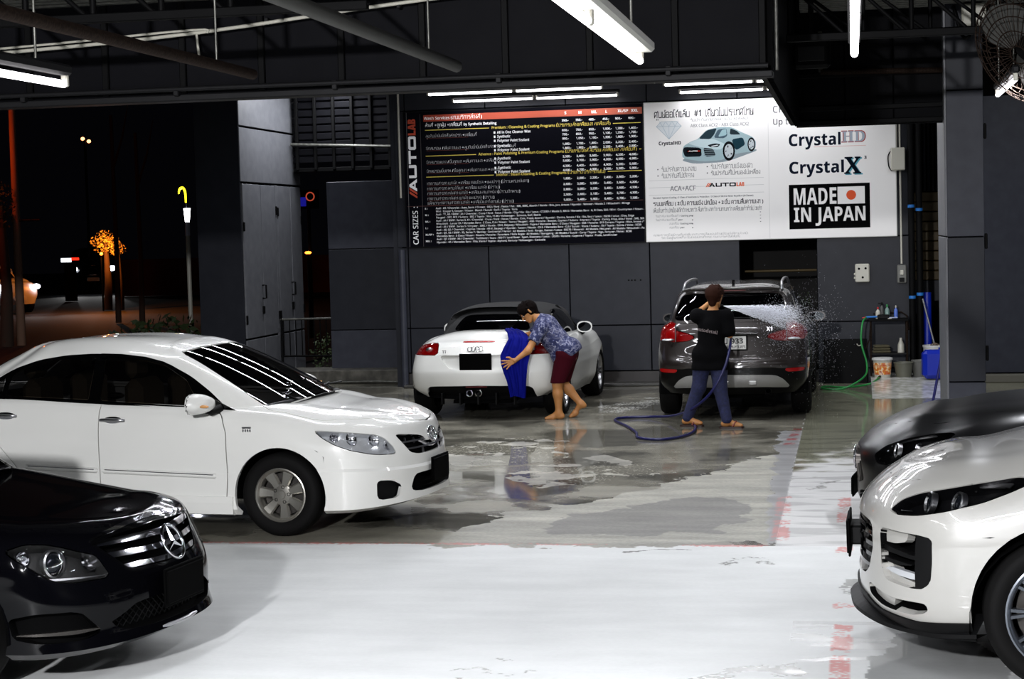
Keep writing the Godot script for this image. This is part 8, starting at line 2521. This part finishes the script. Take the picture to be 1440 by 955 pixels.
	# in the store room
	var rp := thing("pipe", "tan pipe crossing the dark door opening", "pipe", Vector3(-1.53, 1.56, -26.5))
	part("barrel", tubem([Vector3(0, 0, 0), Vector3(1.02, 0.0, 0)], 0.018, 8), M.mustard, rp)
	var st := thing("drum", "dark drum in the store room behind the brown SUV", "drum", Vector3(-0.85, 0, -26.9))
	part("body", Sh.new().lathe([Vector2(0.001, 0.0), Vector2(0.26, 0), Vector2(0.27, 0.3), Vector2(0.26, 0.32), Vector2(0.27, 0.6), Vector2(0.26, 0.85), Vector2(0.001, 0.86)], 24), M.steel, st)
	leafy("shrub", "green plant in the dark door opening", "plant", Vector3(-0.72, 0.9, -26.7), Vector3(0.14, 0.2, 0.12), M.leaf, 120, 21)

# ---------------------------------------------------------------- people: tapered bones joined smoothly and meshed
func tapered(p: Vector3, a: Vector3, b: Vector3, ra: float, rb: float, sq: Vector3) -> float:
	var ab = b - a
	var ap = p - a
	var h = clampf(ap.dot(ab) / maxf(ab.length_squared(), 1e-8), 0.0, 1.0)
	return ((ap - ab * h) * sq).length() - lerpf(ra, rb, h)

# bones: [a, b, radius at a, radius at b, optional squash per axis]; keep: function(p) -> number, above 0 cuts the surface away there
func flesh(bones: Array, cell: float, k: float, keep = null) -> Sh:
	var lo = Vector3(1e9, 1e9, 1e9)
	var hi = -lo
	for b in bones:
		for q in [[b[0], b[2]], [b[1], b[3]]]:
			var m: float = q[1] * 1.7 + cell * 3 + k
			lo = lo.min(q[0] - Vector3.ONE * m)
			hi = hi.max(q[0] + Vector3.ONE * m)
	var n = Vector3i(((hi - lo) / cell).ceil()) + Vector3i.ONE
	var f = PackedFloat32Array()
	f.resize(n.x * n.y * n.z)
	f.fill(0.2)
	for b in bones:
		var m: float = maxf(b[2], b[3]) * 1.7 + cell * 2.5 + k
		var sq: Vector3 = b[4] if b.size() > 4 else Vector3.ONE
		var l = Vector3i(((b[0].min(b[1]) - Vector3.ONE * m - lo) / cell).floor()).clamp(Vector3i.ZERO, n - Vector3i.ONE)
		var u = Vector3i(((b[0].max(b[1]) + Vector3.ONE * m - lo) / cell).ceil()).clamp(Vector3i.ZERO, n - Vector3i.ONE)
		for z in range(l.z, u.z + 1):
			for y in range(l.y, u.y + 1):
				var q = (z * n.y + y) * n.x
				for x in range(l.x, u.x + 1):
					var d = tapered(lo + Vector3(x, y, z) * cell, b[0], b[1], b[2], b[3], sq)
					var o = f[q + x]
					var h = maxf(k - absf(d - o), 0.0) / k
					f[q + x] = minf(d, o) - h * h * k * 0.25
	if keep:
		for z in n.z:
			for y in n.y:
				for x in n.x:
					var q = (z * n.y + y) * n.x + x
					if f[q] < 0.1: f[q] = maxf(f[q], (keep as Callable).call(lo + Vector3(x, y, z) * cell))
	var sh = Sh.new()
	var at = {}
	var sx = 1
	var sy = n.x
	var sz = n.x * n.y
	var corner = [0, sx, sy, sx + sy, sz, sx + sz, sy + sz, sx + sy + sz]
	var off = [Vector3(0, 0, 0), Vector3(1, 0, 0), Vector3(0, 1, 0), Vector3(1, 1, 0), Vector3(0, 0, 1), Vector3(1, 0, 1), Vector3(0, 1, 1), Vector3(1, 1, 1)]
	var edges = [[0, 1], [2, 3], [4, 5], [6, 7], [0, 2], [1, 3], [4, 6], [5, 7], [0, 4], [1, 5], [2, 6], [3, 7]]
	for z in n.z - 1:
		for y in n.y - 1:
			for x in n.x - 1:
				var q = z * sz + y * sy + x
				var f0 = f[q]
				if absf(f0) > cell * 2.2: continue
				var neg = 0
				for c in 8:
					if f[q + corner[c]] < 0: neg += 1
				if neg == 0 or neg == 8: continue
				var s = Vector3.ZERO
				var cnt = 0
				for e in edges:
					var a = f[q + corner[e[0]]]
					var b = f[q + corner[e[1]]]
					if (a < 0) != (b < 0):
						s += off[e[0]].lerp(off[e[1]], a / (a - b))
						cnt += 1
				s /= cnt
				var g = Vector3(
					lerpf(lerpf(f[q + 1] - f[q], f[q + sy + 1] - f[q + sy], s.y), lerpf(f[q + sz + 1] - f[q + sz], f[q + sz + sy + 1] - f[q + sz + sy], s.y), s.z),
					lerpf(lerpf(f[q + sy] - f[q], f[q + sy + 1] - f[q + 1], s.x), lerpf(f[q + sz + sy] - f[q + sz], f[q + sz + sy + 1] - f[q + sz + 1], s.x), s.z),
					lerpf(lerpf(f[q + sz] - f[q], f[q + sz + 1] - f[q + 1], s.x), lerpf(f[q + sz + sy] - f[q + sy], f[q + sz + sy + 1] - f[q + sy + 1], s.x), s.y))
				at[q] = sh.p.size()
				sh.p.append(lo + (Vector3(x, y, z) + s) * cell)
				sh.n.append(g.normalized() if g.length() > 1e-9 else Vector3.UP)
	for q in at:
		for ax in 3:
			var st: int = [sx, sy, sz][ax]
			var u: int = [sy, sz, sx][ax]
			var v: int = [sz, sx, sy][ax]
			if (f[q] < 0) == (f[q + st] < 0): continue
			if not (at.has(q - u) and at.has(q - v) and at.has(q - u - v)): continue
			sh.t.append_array(PackedInt32Array([at[q], at[q - u], at[q - u - v], at[q], at[q - u - v], at[q - v]]))
	return sh

# bones of a hand: wrist, palm direction (towards the fingers), across (towards the thumb side), up (back of the hand), curl of the fingers 0..1, spread
func hand_bones(w: Vector3, fwd: Vector3, across: Vector3, curl: float, spread := 0.18, size := 1.0, thumb_curl := 0.3) -> Array:
	fwd = fwd.normalized()
	across = (across - fwd * across.dot(fwd)).normalized()
	var back = fwd.cross(across).normalized()     # out of the back of the hand for one side, out of the palm for the other
	var out = []
	var palm = fwd * 0.085 * size
	for k in 4:
		var s: float = [0.030, 0.011, -0.009, -0.028][k] * size
		out.append([w + across * s * 0.5, w + palm * [0.98, 1.0, 0.97, 0.9][k] + across * s, 0.013 * size, 0.0105 * size])
		var dir = (fwd + across * spread * [1.0, 0.35, -0.3, -1.0][k]).normalized()
		var p: Vector3 = w + palm * [0.98, 1.0, 0.97, 0.9][k] + across * s
		var len: float = [0.072, 0.08, 0.074, 0.058][k] * size
		for j in 3:
			var a: float = curl * [0.5, 1.2, 1.8][j]
			var d = (dir * cos(a) - back * sin(a)).normalized()
			var e: Vector3 = p + d * len * [0.45, 0.32, 0.23][j]
			out.append([p, e, [0.0095, 0.0088, 0.008][j] * size, [0.0088, 0.008, 0.0068][j] * size])
			p = e
	var tb = w + fwd * 0.025 * size + across * 0.026 * size
	var t1 = tb + (fwd * 0.55 + across * 0.8 - back * thumb_curl * 0.5).normalized() * 0.042 * size
	var t2 = t1 + (fwd * 0.85 + across * 0.45 - back * thumb_curl).normalized() * 0.032 * size
	out.append([w + across * 0.01 * size, tb, 0.013 * size, 0.0125 * size])
	out.append([tb, t1, 0.0125 * size, 0.0105 * size])
	out.append([t1, t2, 0.0105 * size, 0.0085 * size])
	return out

# bones of a head centred at c, face towards fwd, crown towards up
func head_bones(c: Vector3, fwd: Vector3, up: Vector3, s := 1.0) -> Array:
	fwd = fwd.normalized()
	up = (up - fwd * up.dot(fwd)).normalized()
	var side = fwd.cross(up)
	var f = func(x: float, y: float, z: float) -> Vector3: return c + (fwd * x + up * y + side * z) * s
	var out = [
		[f.call(-0.025, 0.03, 0), f.call(0.015, 0.03, 0), 0.082 * s, 0.078 * s],          # skull
		[f.call(0.035, -0.02, 0), f.call(0.055, -0.085, 0), 0.058 * s, 0.03 * s],        # face to chin
		[f.call(0.0, -0.06, 0.04), f.call(0.055, -0.09, 0.012), 0.022 * s, 0.018 * s],   # jaw
		[f.call(0.0, -0.06, -0.04), f.call(0.055, -0.09, -0.012), 0.022 * s, 0.018 * s],
		[f.call(0.085, 0.018, 0), f.call(0.108, -0.022, 0), 0.008 * s, 0.0125 * s],      # nose
		[f.call(0.082, 0.028, 0.032), f.call(0.088, 0.026, 0.012), 0.011 * s, 0.01 * s], # brow
		[f.call(0.082, 0.028, -0.032), f.call(0.088, 0.026, -0.012), 0.011 * s, 0.01 * s],
		[f.call(0.082, -0.052, 0.016), f.call(0.082, -0.052, -0.016), 0.009 * s, 0.009 * s],   # lips
		[f.call(0.079, -0.062, 0.012), f.call(0.079, -0.062, -0.012), 0.009 * s, 0.009 * s],
		[f.call(-0.005, 0.022, 0.080), f.call(-0.012, -0.022, 0.078), 0.016 * s, 0.010 * s],   # ears
		[f.call(-0.005, 0.022, -0.080), f.call(-0.012, -0.022, -0.078), 0.016 * s, 0.010 * s],
	]
	return out

func eyes(parent: Node, c: Vector3, fwd: Vector3, up: Vector3) -> void:
	fwd = fwd.normalized()
	up = (up - fwd * up.dot(fwd)).normalized()
	var side = fwd.cross(up)
	for s in [1.0, -1.0]:
		var e: Vector3 = c + fwd * 0.079 + up * 0.006 + side * 0.03 * s
		part("eye", Sh.new().ball(e, Vector3.ONE * 0.0125, 10), M.eye_white, parent)
		part("iris", Sh.new().ball(e + fwd * 0.0085, Vector3.ONE * 0.006, 8), M.black, parent)
		part("eyebrow", tubem([e + up * 0.024 + side * 0.014 * s + fwd * 0.008, e + up * 0.027 + fwd * 0.011, e + up * 0.022 - side * 0.012 * s + fwd * 0.013], 0.0035, 5), M.hair, parent)
	part("mouth", tubem([c + fwd * 0.0905 - up * 0.057 + side * 0.016, c + fwd * 0.0925 - up * 0.057, c + fwd * 0.0905 - up * 0.057 - side * 0.016], 0.0028, 5), M.lips, parent)

func hair_bones(c: Vector3, fwd: Vector3, up: Vector3, fringe := 0.0) -> Array:
	fwd = fwd.normalized()
	up = (up - fwd * up.dot(fwd)).normalized()
	var side = fwd.cross(up)
	var out = [[c - fwd * 0.035 + up * 0.042, c + fwd * 0.02 + up * 0.055, 0.096, 0.09], [c - fwd * 0.06 + up * 0.02, c - fwd * 0.055 - up * 0.06, 0.072, 0.045]]
	for s in [1.0, -1.0]:
		out.append([c + up * 0.04 + side * 0.055 * s, c - fwd * 0.03 - up * 0.03 + side * 0.06 * s, 0.035, 0.022])
	var rng = RandomNumberGenerator.new()
	rng.seed = 31
	for k in 46:
		var d = Vector3(rng.randfn(), rng.randfn(), rng.randfn())
		d = (d - fwd * d.dot(fwd) * 0.4 + up * 0.9 - fwd * 0.25).normalized()
		var r = c + up * 0.04 - fwd * 0.01 + d * 0.08
		out.append([r, r + (d + Vector3(rng.randfn(), rng.randfn(), rng.randfn()) * 0.35).normalized() * 0.03, 0.013, 0.005])
	if fringe > 0:
		for k in 6:
			var z = -0.05 + k * 0.02
			out.append([c + fwd * 0.065 + up * 0.085 + side * z, c + fwd * 0.098 + up * (0.055 - fringe * 0.02 * (k % 3)) + side * z * 1.1, 0.02, 0.007])
	return out

func wiper() -> void:
	var o = thing("person", "barefoot man in blue floral shirt and maroon shorts, leaning over the white roadster", "person", Vector3(-3.4, 0, -21.15))
	var B := Vector3(-3.4, 0, -21.15)
	var v = func(x: float, y: float, z: float) -> Vector3: return Vector3(x, y, z) - B
	var hip: Vector3 = v.call(-3.335, 0.755, -21.16)
	var chest: Vector3 = v.call(-3.57, 1.09, -21.14)
	var neck: Vector3 = v.call(-3.665, 1.195, -21.13)
	var head: Vector3 = v.call(-3.765, 1.265, -21.12)
	var fwd = Vector3(-0.72, -0.62, 0.28).normalized()
	var up = Vector3(-0.62, 0.78, 0.0)
	var shn: Vector3 = v.call(-3.60, 1.085, -20.98)
	var eln: Vector3 = v.call(-3.735, 0.83, -20.84)
	var wrn: Vector3 = v.call(-3.885, 0.72, -20.80)
	var shf: Vector3 = v.call(-3.66, 1.12, -21.29)
	var elf: Vector3 = v.call(-3.74, 1.01, -21.26)
	var wrf: Vector3 = v.call(-3.86, 0.985, -21.16)
	var body = []
	body += [[hip + Vector3(0, 0, 0.07), hip - Vector3(0, 0, 0.07), 0.115, 0.115], [hip, hip.lerp(chest, 0.5), 0.125, 0.125], [hip.lerp(chest, 0.5), chest, 0.125, 0.135], [chest, neck, 0.115, 0.05], [shn, shf, 0.062, 0.062]]
	body += [[neck, head + Vector3(0.03, -0.03, 0), 0.052, 0.05]]
	body += [[shn, eln, 0.052, 0.040], [eln, wrn, 0.040, 0.025], [shf, elf, 0.052, 0.040], [elf, wrf, 0.040, 0.025]]
	var kf: Vector3 = v.call(-3.435, 0.42, -21.06)
	var af: Vector3 = v.call(-3.425, 0.085, -21.07)
	var kr: Vector3 = v.call(-3.40, 0.42, -21.25)
	var ar: Vector3 = v.call(-3.185, 0.165, -21.24)
	body += [[hip + Vector3(0, -0.02, 0.085), kf, 0.095, 0.06], [kf, kf.lerp(af, 0.35), 0.058, 0.058], [kf.lerp(af, 0.35), af, 0.058, 0.036]]
	body += [[hip + Vector3(0, -0.02, -0.085), kr, 0.095, 0.06], [kr, kr.lerp(ar, 0.35), 0.058, 0.058], [kr.lerp(ar, 0.35), ar, 0.058, 0.036]]
	# feet: the front one flat, the rear one on its toes
	body += [[af + Vector3(0.035, -0.045, 0), af + Vector3(0.0, -0.05, 0), 0.036, 0.036], [af, af + Vector3(-0.09, -0.058, 0.0), 0.036, 0.027]]
	for k in 5: body.append([af + Vector3(-0.07, -0.06, 0.0), af + Vector3(-0.16 + absf(k - 1.2) * 0.009, -0.072, 0.03 - k * 0.016), 0.02, 0.0105 if k else 0.0125])
	body += [[ar + Vector3(0.035, -0.02, 0), ar, 0.033, 0.034], [ar, ar + Vector3(-0.075, -0.10, 0.0), 0.036, 0.028]]
	for k in 5: body.append([ar + Vector3(-0.07, -0.11, 0.0), ar + Vector3(-0.135 + absf(k - 1.2) * 0.007, -0.148, 0.03 - k * 0.016), 0.022, 0.0115])
	var skin_ = flesh(body, 0.013, 0.03)
	skin_.join(flesh(head_bones(head, fwd, up, 1.0), 0.0055, 0.014))
	skin_.join(flesh([[eln.lerp(wrn, 0.8), wrn, 0.027, 0.024]] + hand_bones(wrn, Vector3(-0.75, -0.30, 0.10), Vector3(-0.3, 0.95, 0.1), 0.25, 0.5), 0.0042, 0.008))
	skin_.join(flesh([[elf.lerp(wrf, 0.8), wrf, 0.027, 0.024]] + hand_bones(wrf, Vector3(-0.8, -0.25, 0.2), Vector3(0.0, 0.3, 0.9), 0.35, 0.2), 0.0042, 0.008))
	var body_part = part("body", skin_, M.skin, o)
	eyes(body_part, head, fwd, up)
	part("hair", flesh(hair_bones(head, fwd, up, 1.0), 0.008, 0.014, func(p): return (p - head).dot(fwd) - 0.085 if (p - head).dot(up) < 0.03 else -1.0), M.hair, o)
	var cl = [[hip + Vector3(0.03, 0.06, 0.06), hip + Vector3(0.03, 0.06, -0.06), 0.15, 0.15], [hip + Vector3(-0.05, 0.0, 0.05), hip + Vector3(-0.05, 0.0, -0.05), 0.13, 0.13], [hip, hip.lerp(chest, 0.5), 0.145, 0.15], [hip.lerp(chest, 0.5), chest, 0.15, 0.152], [chest, neck + Vector3(0.015, -0.01, 0), 0.13, 0.072], [shn, shf, 0.078, 0.078], [shn, shn.lerp(eln, 0.62), 0.078, 0.072], [shf, shf.lerp(elf, 0.8), 0.078, 0.07]]
	part("shirt", flesh(cl, 0.012, 0.035, func(p): return maxf(maxf((p - (neck + Vector3(0.0, 0.005, 0))).dot((head - neck).normalized()), -(p - (hip + Vector3(0.0, -0.06, 0))).dot((chest - hip).normalized()) - 0.0), (p - shn).dot((eln - shn).normalized()) - 0.20 if p.z > shn.z - 0.03 and p.y < chest.y - 0.06 and p.x < chest.x + 0.02 else -1.0)), M.floral, o)
	var sh = [[hip + Vector3(0, 0.03, 0.07), hip + Vector3(0, 0.03, -0.07), 0.138, 0.138], [hip + Vector3(0, -0.02, 0.085), kf, 0.125, 0.085], [hip + Vector3(0, -0.02, -0.085), kr, 0.125, 0.085]]
	part("shorts", flesh(sh, 0.012, 0.03, func(p): return maxf(0.43 - p.y, p.y - hip.y - 0.06)), M.maroon, o)
	# the cloth, draped over the lid and hanging down the tail
	var c = Sh.new()
	var rows = []
	# left edge, right edge, bulge of the folds, from the top down
	var spine = [[-4.085, -3.93, 1.065, -21.32], [-4.075, -3.86, 1.058, -21.20], [-4.02, -3.79, 1.035, -21.06], [-3.98, -3.73, 0.965, -20.93], [-4.02, -3.715, 0.88, -20.87], [-4.06, -3.72, 0.78, -20.835], [-4.05, -3.74, 0.68, -20.81], [-4.02, -3.75, 0.58, -20.80], [-3.985, -3.76, 0.48, -20.795], [-3.965, -3.765, 0.38, -20.80], [-3.955, -3.775, 0.29, -20.81]]
	var m = 34
	for i in (spine.size() - 1) * 4 + 1:
		var a: int = mini(i / 4, spine.size() - 2)
		var h = (i - a * 4) / 4.0
		var row = []
		for j in m + 1:
			var u = float(j) / m
			var g = []
			for q in 4: g.append(lerpf(spine[a][q], spine[a + 1][q], h))
			var t = i / 40.0
			var fold = sin(u * 17.0 + t * 3.0) * 0.014 * minf(1.0, t * 1.8 + 0.35) + sin(u * 33.0 - t * 7.0) * 0.006
			row.append(Vector3(lerpf(g[0], g[1], u), g[2] + fold * (1.0 if t < 0.25 else 0.2) + sin(u * 5.0) * 0.012, g[3] + fold * (0.3 if t < 0.2 else 1.0)) - B)
		rows.append(row)
	for i in rows.size() - 1:
		for j in m:
			var k = c.p.size()
			for q in [[i, j], [i, j + 1], [i + 1, j + 1], [i + 1, j]]:
				var du: Vector3 = rows[q[0]][mini(q[1] + 1, m)] - rows[q[0]][maxi(q[1] - 1, 0)]
				var dv: Vector3 = rows[mini(q[0] + 1, rows.size() - 1)][q[1]] - rows[maxi(q[0] - 1, 0)][q[1]]
				c.p.append(rows[q[0]][q[1]] + B)
				var nn = dv.cross(du).normalized()
				c.n.append(nn if nn.z + nn.y > 0 else -nn)
			c.t.append_array(PackedInt32Array([k, k + 1, k + 2, k, k + 2, k + 3]))
	var back = Sh.new().join(c)
	for i in back.p.size():
		back.p[i] -= back.n[i] * 0.006
		back.n[i] = -back.n[i]
	c.join(back)
	tag(part("cloth", c, M.blue_cloth), "blue drying cloth spread over the tail of the white roadster under the man's hands", "cloth")

func washer() -> void:
	var o = thing("person", "man in black T-shirt, jeans and flip-flops, back to the camera, hosing the brown SUV", "person", Vector3(-1.55, 0, -20.2))
	var B := Vector3(-1.55, 0, -20.2)
	var v = func(x: float, y: float, z: float) -> Vector3: return Vector3(x, y, z) - B
	var hip: Vector3 = v.call(-1.565, 0.80, -20.2)
	var chest: Vector3 = v.call(-1.545, 1.12, -20.22)
	var neck: Vector3 = v.call(-1.53, 1.285, -20.21)
	var head: Vector3 = v.call(-1.505, 1.435, -20.23)
	var fwd = Vector3(0.45, -0.08, -0.9).normalized()
	var up = Vector3.UP
	var shl: Vector3 = v.call(-1.70, 1.235, -20.2)
	var ell: Vector3 = v.call(-1.745, 1.235, -20.36)
	var wrl: Vector3 = v.call(-1.615, 1.345, -20.50)
	var shr: Vector3 = v.call(-1.385, 1.225, -20.2)
	var elr: Vector3 = v.call(-1.345, 1.03, -20.16)
	var wrr: Vector3 = v.call(-1.365, 1.115, -20.34)
	var kl: Vector3 = v.call(-1.70, 0.44, -20.20)
	var al: Vector3 = v.call(-1.835, 0.10, -20.22)
	var kr: Vector3 = v.call(-1.46, 0.43, -20.12)
	var ar: Vector3 = v.call(-1.385, 0.09, -20.02)
	var body = [[hip + Vector3(0.06, 0, 0), hip - Vector3(0.06, 0, 0), 0.11, 0.11], [hip, chest, 0.12, 0.13], [chest, neck, 0.11, 0.05], [shl, shr, 0.06, 0.06], [neck, head + Vector3(0, -0.03, 0), 0.052, 0.05],
		[shl, ell, 0.052, 0.040], [ell, wrl, 0.039, 0.025], [shr, elr, 0.052, 0.040], [elr, wrr, 0.039, 0.025],
		[hip - Vector3(0.08, 0.02, 0), kl, 0.09, 0.058], [kl, al, 0.055, 0.034], [hip + Vector3(0.08, -0.02, 0), kr, 0.09, 0.058], [kr, ar, 0.055, 0.034]]
	for q in [[al, Vector3(0.9, 0, 0.15)], [ar, Vector3(0.95, 0, -0.05)]]:
		var a: Vector3 = q[0]
		var d: Vector3 = q[1].normalized()
		var s = Vector3(-d.z, 0, d.x)
		body += [[a - d * 0.035 + Vector3(0, -0.042, 0), a + Vector3(0, -0.042, 0), 0.034, 0.034], [a, a + d * 0.09 + Vector3(0, -0.052, 0), 0.036, 0.027]]
		for k in 5: body.append([a + d * 0.08 + Vector3(0, -0.052, 0), a + d * (0.165 - absf(k - 1.2) * 0.009) + s * (0.03 - k * 0.016) + Vector3(0, -0.06, 0), 0.02, 0.0105])
	var skin_ = flesh(body, 0.013, 0.03)
	skin_.join(flesh(head_bones(head, fwd, up), 0.0055, 0.014))
	skin_.join(flesh([[elr.lerp(wrr, 0.8), wrr, 0.027, 0.024]] + hand_bones(wrr, Vector3(-0.1, 0.25, -0.9), Vector3(-0.8, 0.4, 0), 1.0, 0.1, 1.0, 0.9), 0.0042, 0.008))
	skin_.join(flesh([[ell.lerp(wrl, 0.8), wrl, 0.027, 0.024]] + hand_bones(wrl, Vector3(0.8, 0.1, -0.25), Vector3(0, 0.9, -0.3), 1.0, 0.1, 1.0, 0.9), 0.0042, 0.008))
	var bp = part("body", skin_, M.skin, o)
	eyes(bp, head, fwd, up)
	part("hair", flesh(hair_bones(head, fwd, up, 1.0), 0.008, 0.014, func(p): return (p - head).dot(fwd) - 0.085 if (p - head).y < 0.03 else -1.0), M.hair_brown, o)
	var cl = [[hip + Vector3(0.07, -0.14, 0), hip - Vector3(0.07, 0.14, 0), 0.145, 0.145], [hip + Vector3(0.07, 0.0, 0), hip - Vector3(0.07, 0, 0), 0.14, 0.14], [hip, chest, 0.145, 0.155], [chest, neck + Vector3(0, -0.015, 0), 0.13, 0.075], [shl, shr, 0.078, 0.078], [shl, shl.lerp(ell, 0.45), 0.078, 0.074], [shr, shr.lerp(elr, 0.85), 0.078, 0.072]]
	part("shirt", flesh(cl, 0.012, 0.035, func(p): return maxf(p.y - neck.y - 0.012 if absf(p.x - neck.x) < 0.12 else -1.0, 0.635 - p.y)), M.black_cloth, o)
	lettering("shirt_print", "autodetail", 0.035, 0.002, M.print_grey, o, Transform3D(Basis(Vector3.UP, 0.1) * Basis(Vector3(0, 0, 1), -0.2), Vector3(-0.035, 1.075, 0.153)), false, true)
	var je = [[hip + Vector3(0.06, 0, 0), hip - Vector3(0.06, 0, 0), 0.125, 0.125], [hip - Vector3(0.085, 0.02, 0), kl, 0.11, 0.078], [kl, al + Vector3(0, 0.0, 0), 0.077, 0.058], [hip + Vector3(0.085, -0.02, 0), kr, 0.11, 0.078], [kr, ar + Vector3(0, 0.0, 0), 0.077, 0.058]]
	part("jeans", flesh(je, 0.012, 0.025, func(p): return maxf(0.055 - p.y, p.y - hip.y - 0.03)), M.denim, o)
	for q in [[al, Vector3(0.9, 0, 0.15)], [ar, Vector3(0.95, 0, -0.05)]]:
		var a: Vector3 = q[0]
		var d: Vector3 = q[1].normalized()
		var x = Transform3D(Basis(Vector3(d.x, 0, d.z), Vector3.UP, Vector3(-d.z, 0, d.x)), Vector3(a.x, 0, a.z))
		var sole = Sh.new()
		sole.x = x * Transform3D(Basis(Vector3.RIGHT, -PI / 2), Vector3.ZERO)
		sole.prism(smooth(v2([-0.085, -0.035, 0.05, -0.048, 0.17, -0.05, 0.19, 0.0, 0.165, 0.048, 0.04, 0.042, -0.085, 0.035]), 2), 0.0, 0.02)
		var f = part("flip_flop", sole, M.brown_plastic, o)
		part("strap", turned(Sh.new(), x).tube(curve([Vector3(0.06, 0.02, -0.048), Vector3(0.09, 0.065, -0.02), Vector3(0.10, 0.072, 0.0), Vector3(0.09, 0.065, 0.02), Vector3(0.06, 0.02, 0.048)], 4), 0.011, 6), M.red_brown, f)
	# pressure gun in both hands
	var g = thing("pressure_gun", "pressure washer lance held up by the man in the black T-shirt", "spray gun", Vector3(-1.355, 1.13, -20.38))
	var gb = Vector3(-1.355, 1.13, -20.38)
	part("lance", tubem([Vector3.ZERO, Vector3(-1.53, 1.315, -20.60) - gb, Vector3(-1.485, 1.325, -20.66) - gb], 0.009, 8), M.steel, g)
	part("grip", tubem([Vector3(0.0, 0.01, 0.0), Vector3(0.02, -0.11, 0.05)], 0.016, 8), M.trim, g)
	part("trigger", tubem([Vector3(-0.02, -0.02, -0.01), Vector3(-0.005, -0.07, 0.01)], 0.006, 6), M.steel, g)
	part("nozzle", tubem([Vector3(-1.487, 1.3245, -20.655) - gb, Vector3(-1.45, 1.32, -20.68) - gb], [0.011, 0.014], 10), M.trim, g)
	hose("dark blue pressure hose looping over the wet floor to the man in the black T-shirt", [Vector3(-1.335, 1.03, -20.33), Vector3(-1.345, 0.86, -20.05), Vector3(-1.40, 0.66, -19.95), Vector3(-1.55, 0.40, -19.95), Vector3(-1.78, 0.2, -20.15), Vector3(-2.05, 0.07, -20.7), Vector3(-2.35, 0.02, -21.1), Vector3(-2.66, 0.018, -21.05), Vector3(-2.72, 0.018, -20.75), Vector3(-2.5, 0.018, -20.1), Vector3(-2.33, 0.018, -19.5), Vector3(-2.24, 0.018, -19.0), Vector3(-1.98, 0.018, -18.85), Vector3(-1.76, 0.018, -19.2), Vector3(-1.72, 0.018, -19.9), Vector3(-1.9, 0.018, -21.0)], 0.015, M.blue_hose)
	# the water
	var rng = RandomNumberGenerator.new()
	rng.seed = 77
	var mm = MultiMesh.new()
	mm.transform_format = MultiMesh.TRANSFORM_3D
	var drop = Sh.new().ball(Vector3.ZERO, Vector3(0.0026, 0.0026, 0.014), 6).mesh()
	mm.mesh = drop
	var start = Vector3(-1.45, 1.32, -20.68)
	var n = 15000
	mm.instance_count = n
	for i in n:
		var kind = rng.randf()
		var t = pow(rng.randf(), 1.25)
		var lift = clampf(rng.randfn() * 0.5, -1.0, 0.85)
		var dir = Vector3(1.0, -0.17 + lift * (0.17 if lift > 0 else 0.21), -0.05 + rng.randfn() * 0.035)
		var p = start + dir * t * (0.80 + rng.randfn() * 0.06) + Vector3(0, rng.randfn() * 0.012 * t, 0)
		var sc = rng.randf_range(0.45, 1.0) * (1.25 - 0.6 * t)
		if kind > 0.74:
			p = Vector3(-0.74, 1.14, -20.76) + Vector3(rng.randfn() * 0.16 + 0.03, rng.randfn() * 0.15 - rng.randf() * 0.10, absf(rng.randfn()) * 0.08)
			dir = Vector3(rng.randfn(), rng.randfn() - 0.5, rng.randfn())
			sc = rng.randf_range(0.2, 0.45)
		if kind > 0.93:
			p = Vector3(-0.42 + rng.randfn() * 0.16, 0.85 + rng.randfn() * 0.35, -20.9 - rng.randf() * 1.2)
			sc = rng.randf_range(0.2, 0.4)
		mm.set_instance_transform(i, Transform3D(Basis.looking_at(dir.normalized(), Vector3(0.1, 1, 0.2)).scaled_local(Vector3.ONE * sc), p))
	var w = MultiMeshInstance3D.new()
	w.multimesh = mm
	w.material_override = M.water_drop
	w.name = "water_spray"
	add_child(w)
	tag(w, "white fan of water sprayed on the rear window of the brown SUV", "water spray", "", "stuff")

func people() -> void:
	wiper()
	washer()
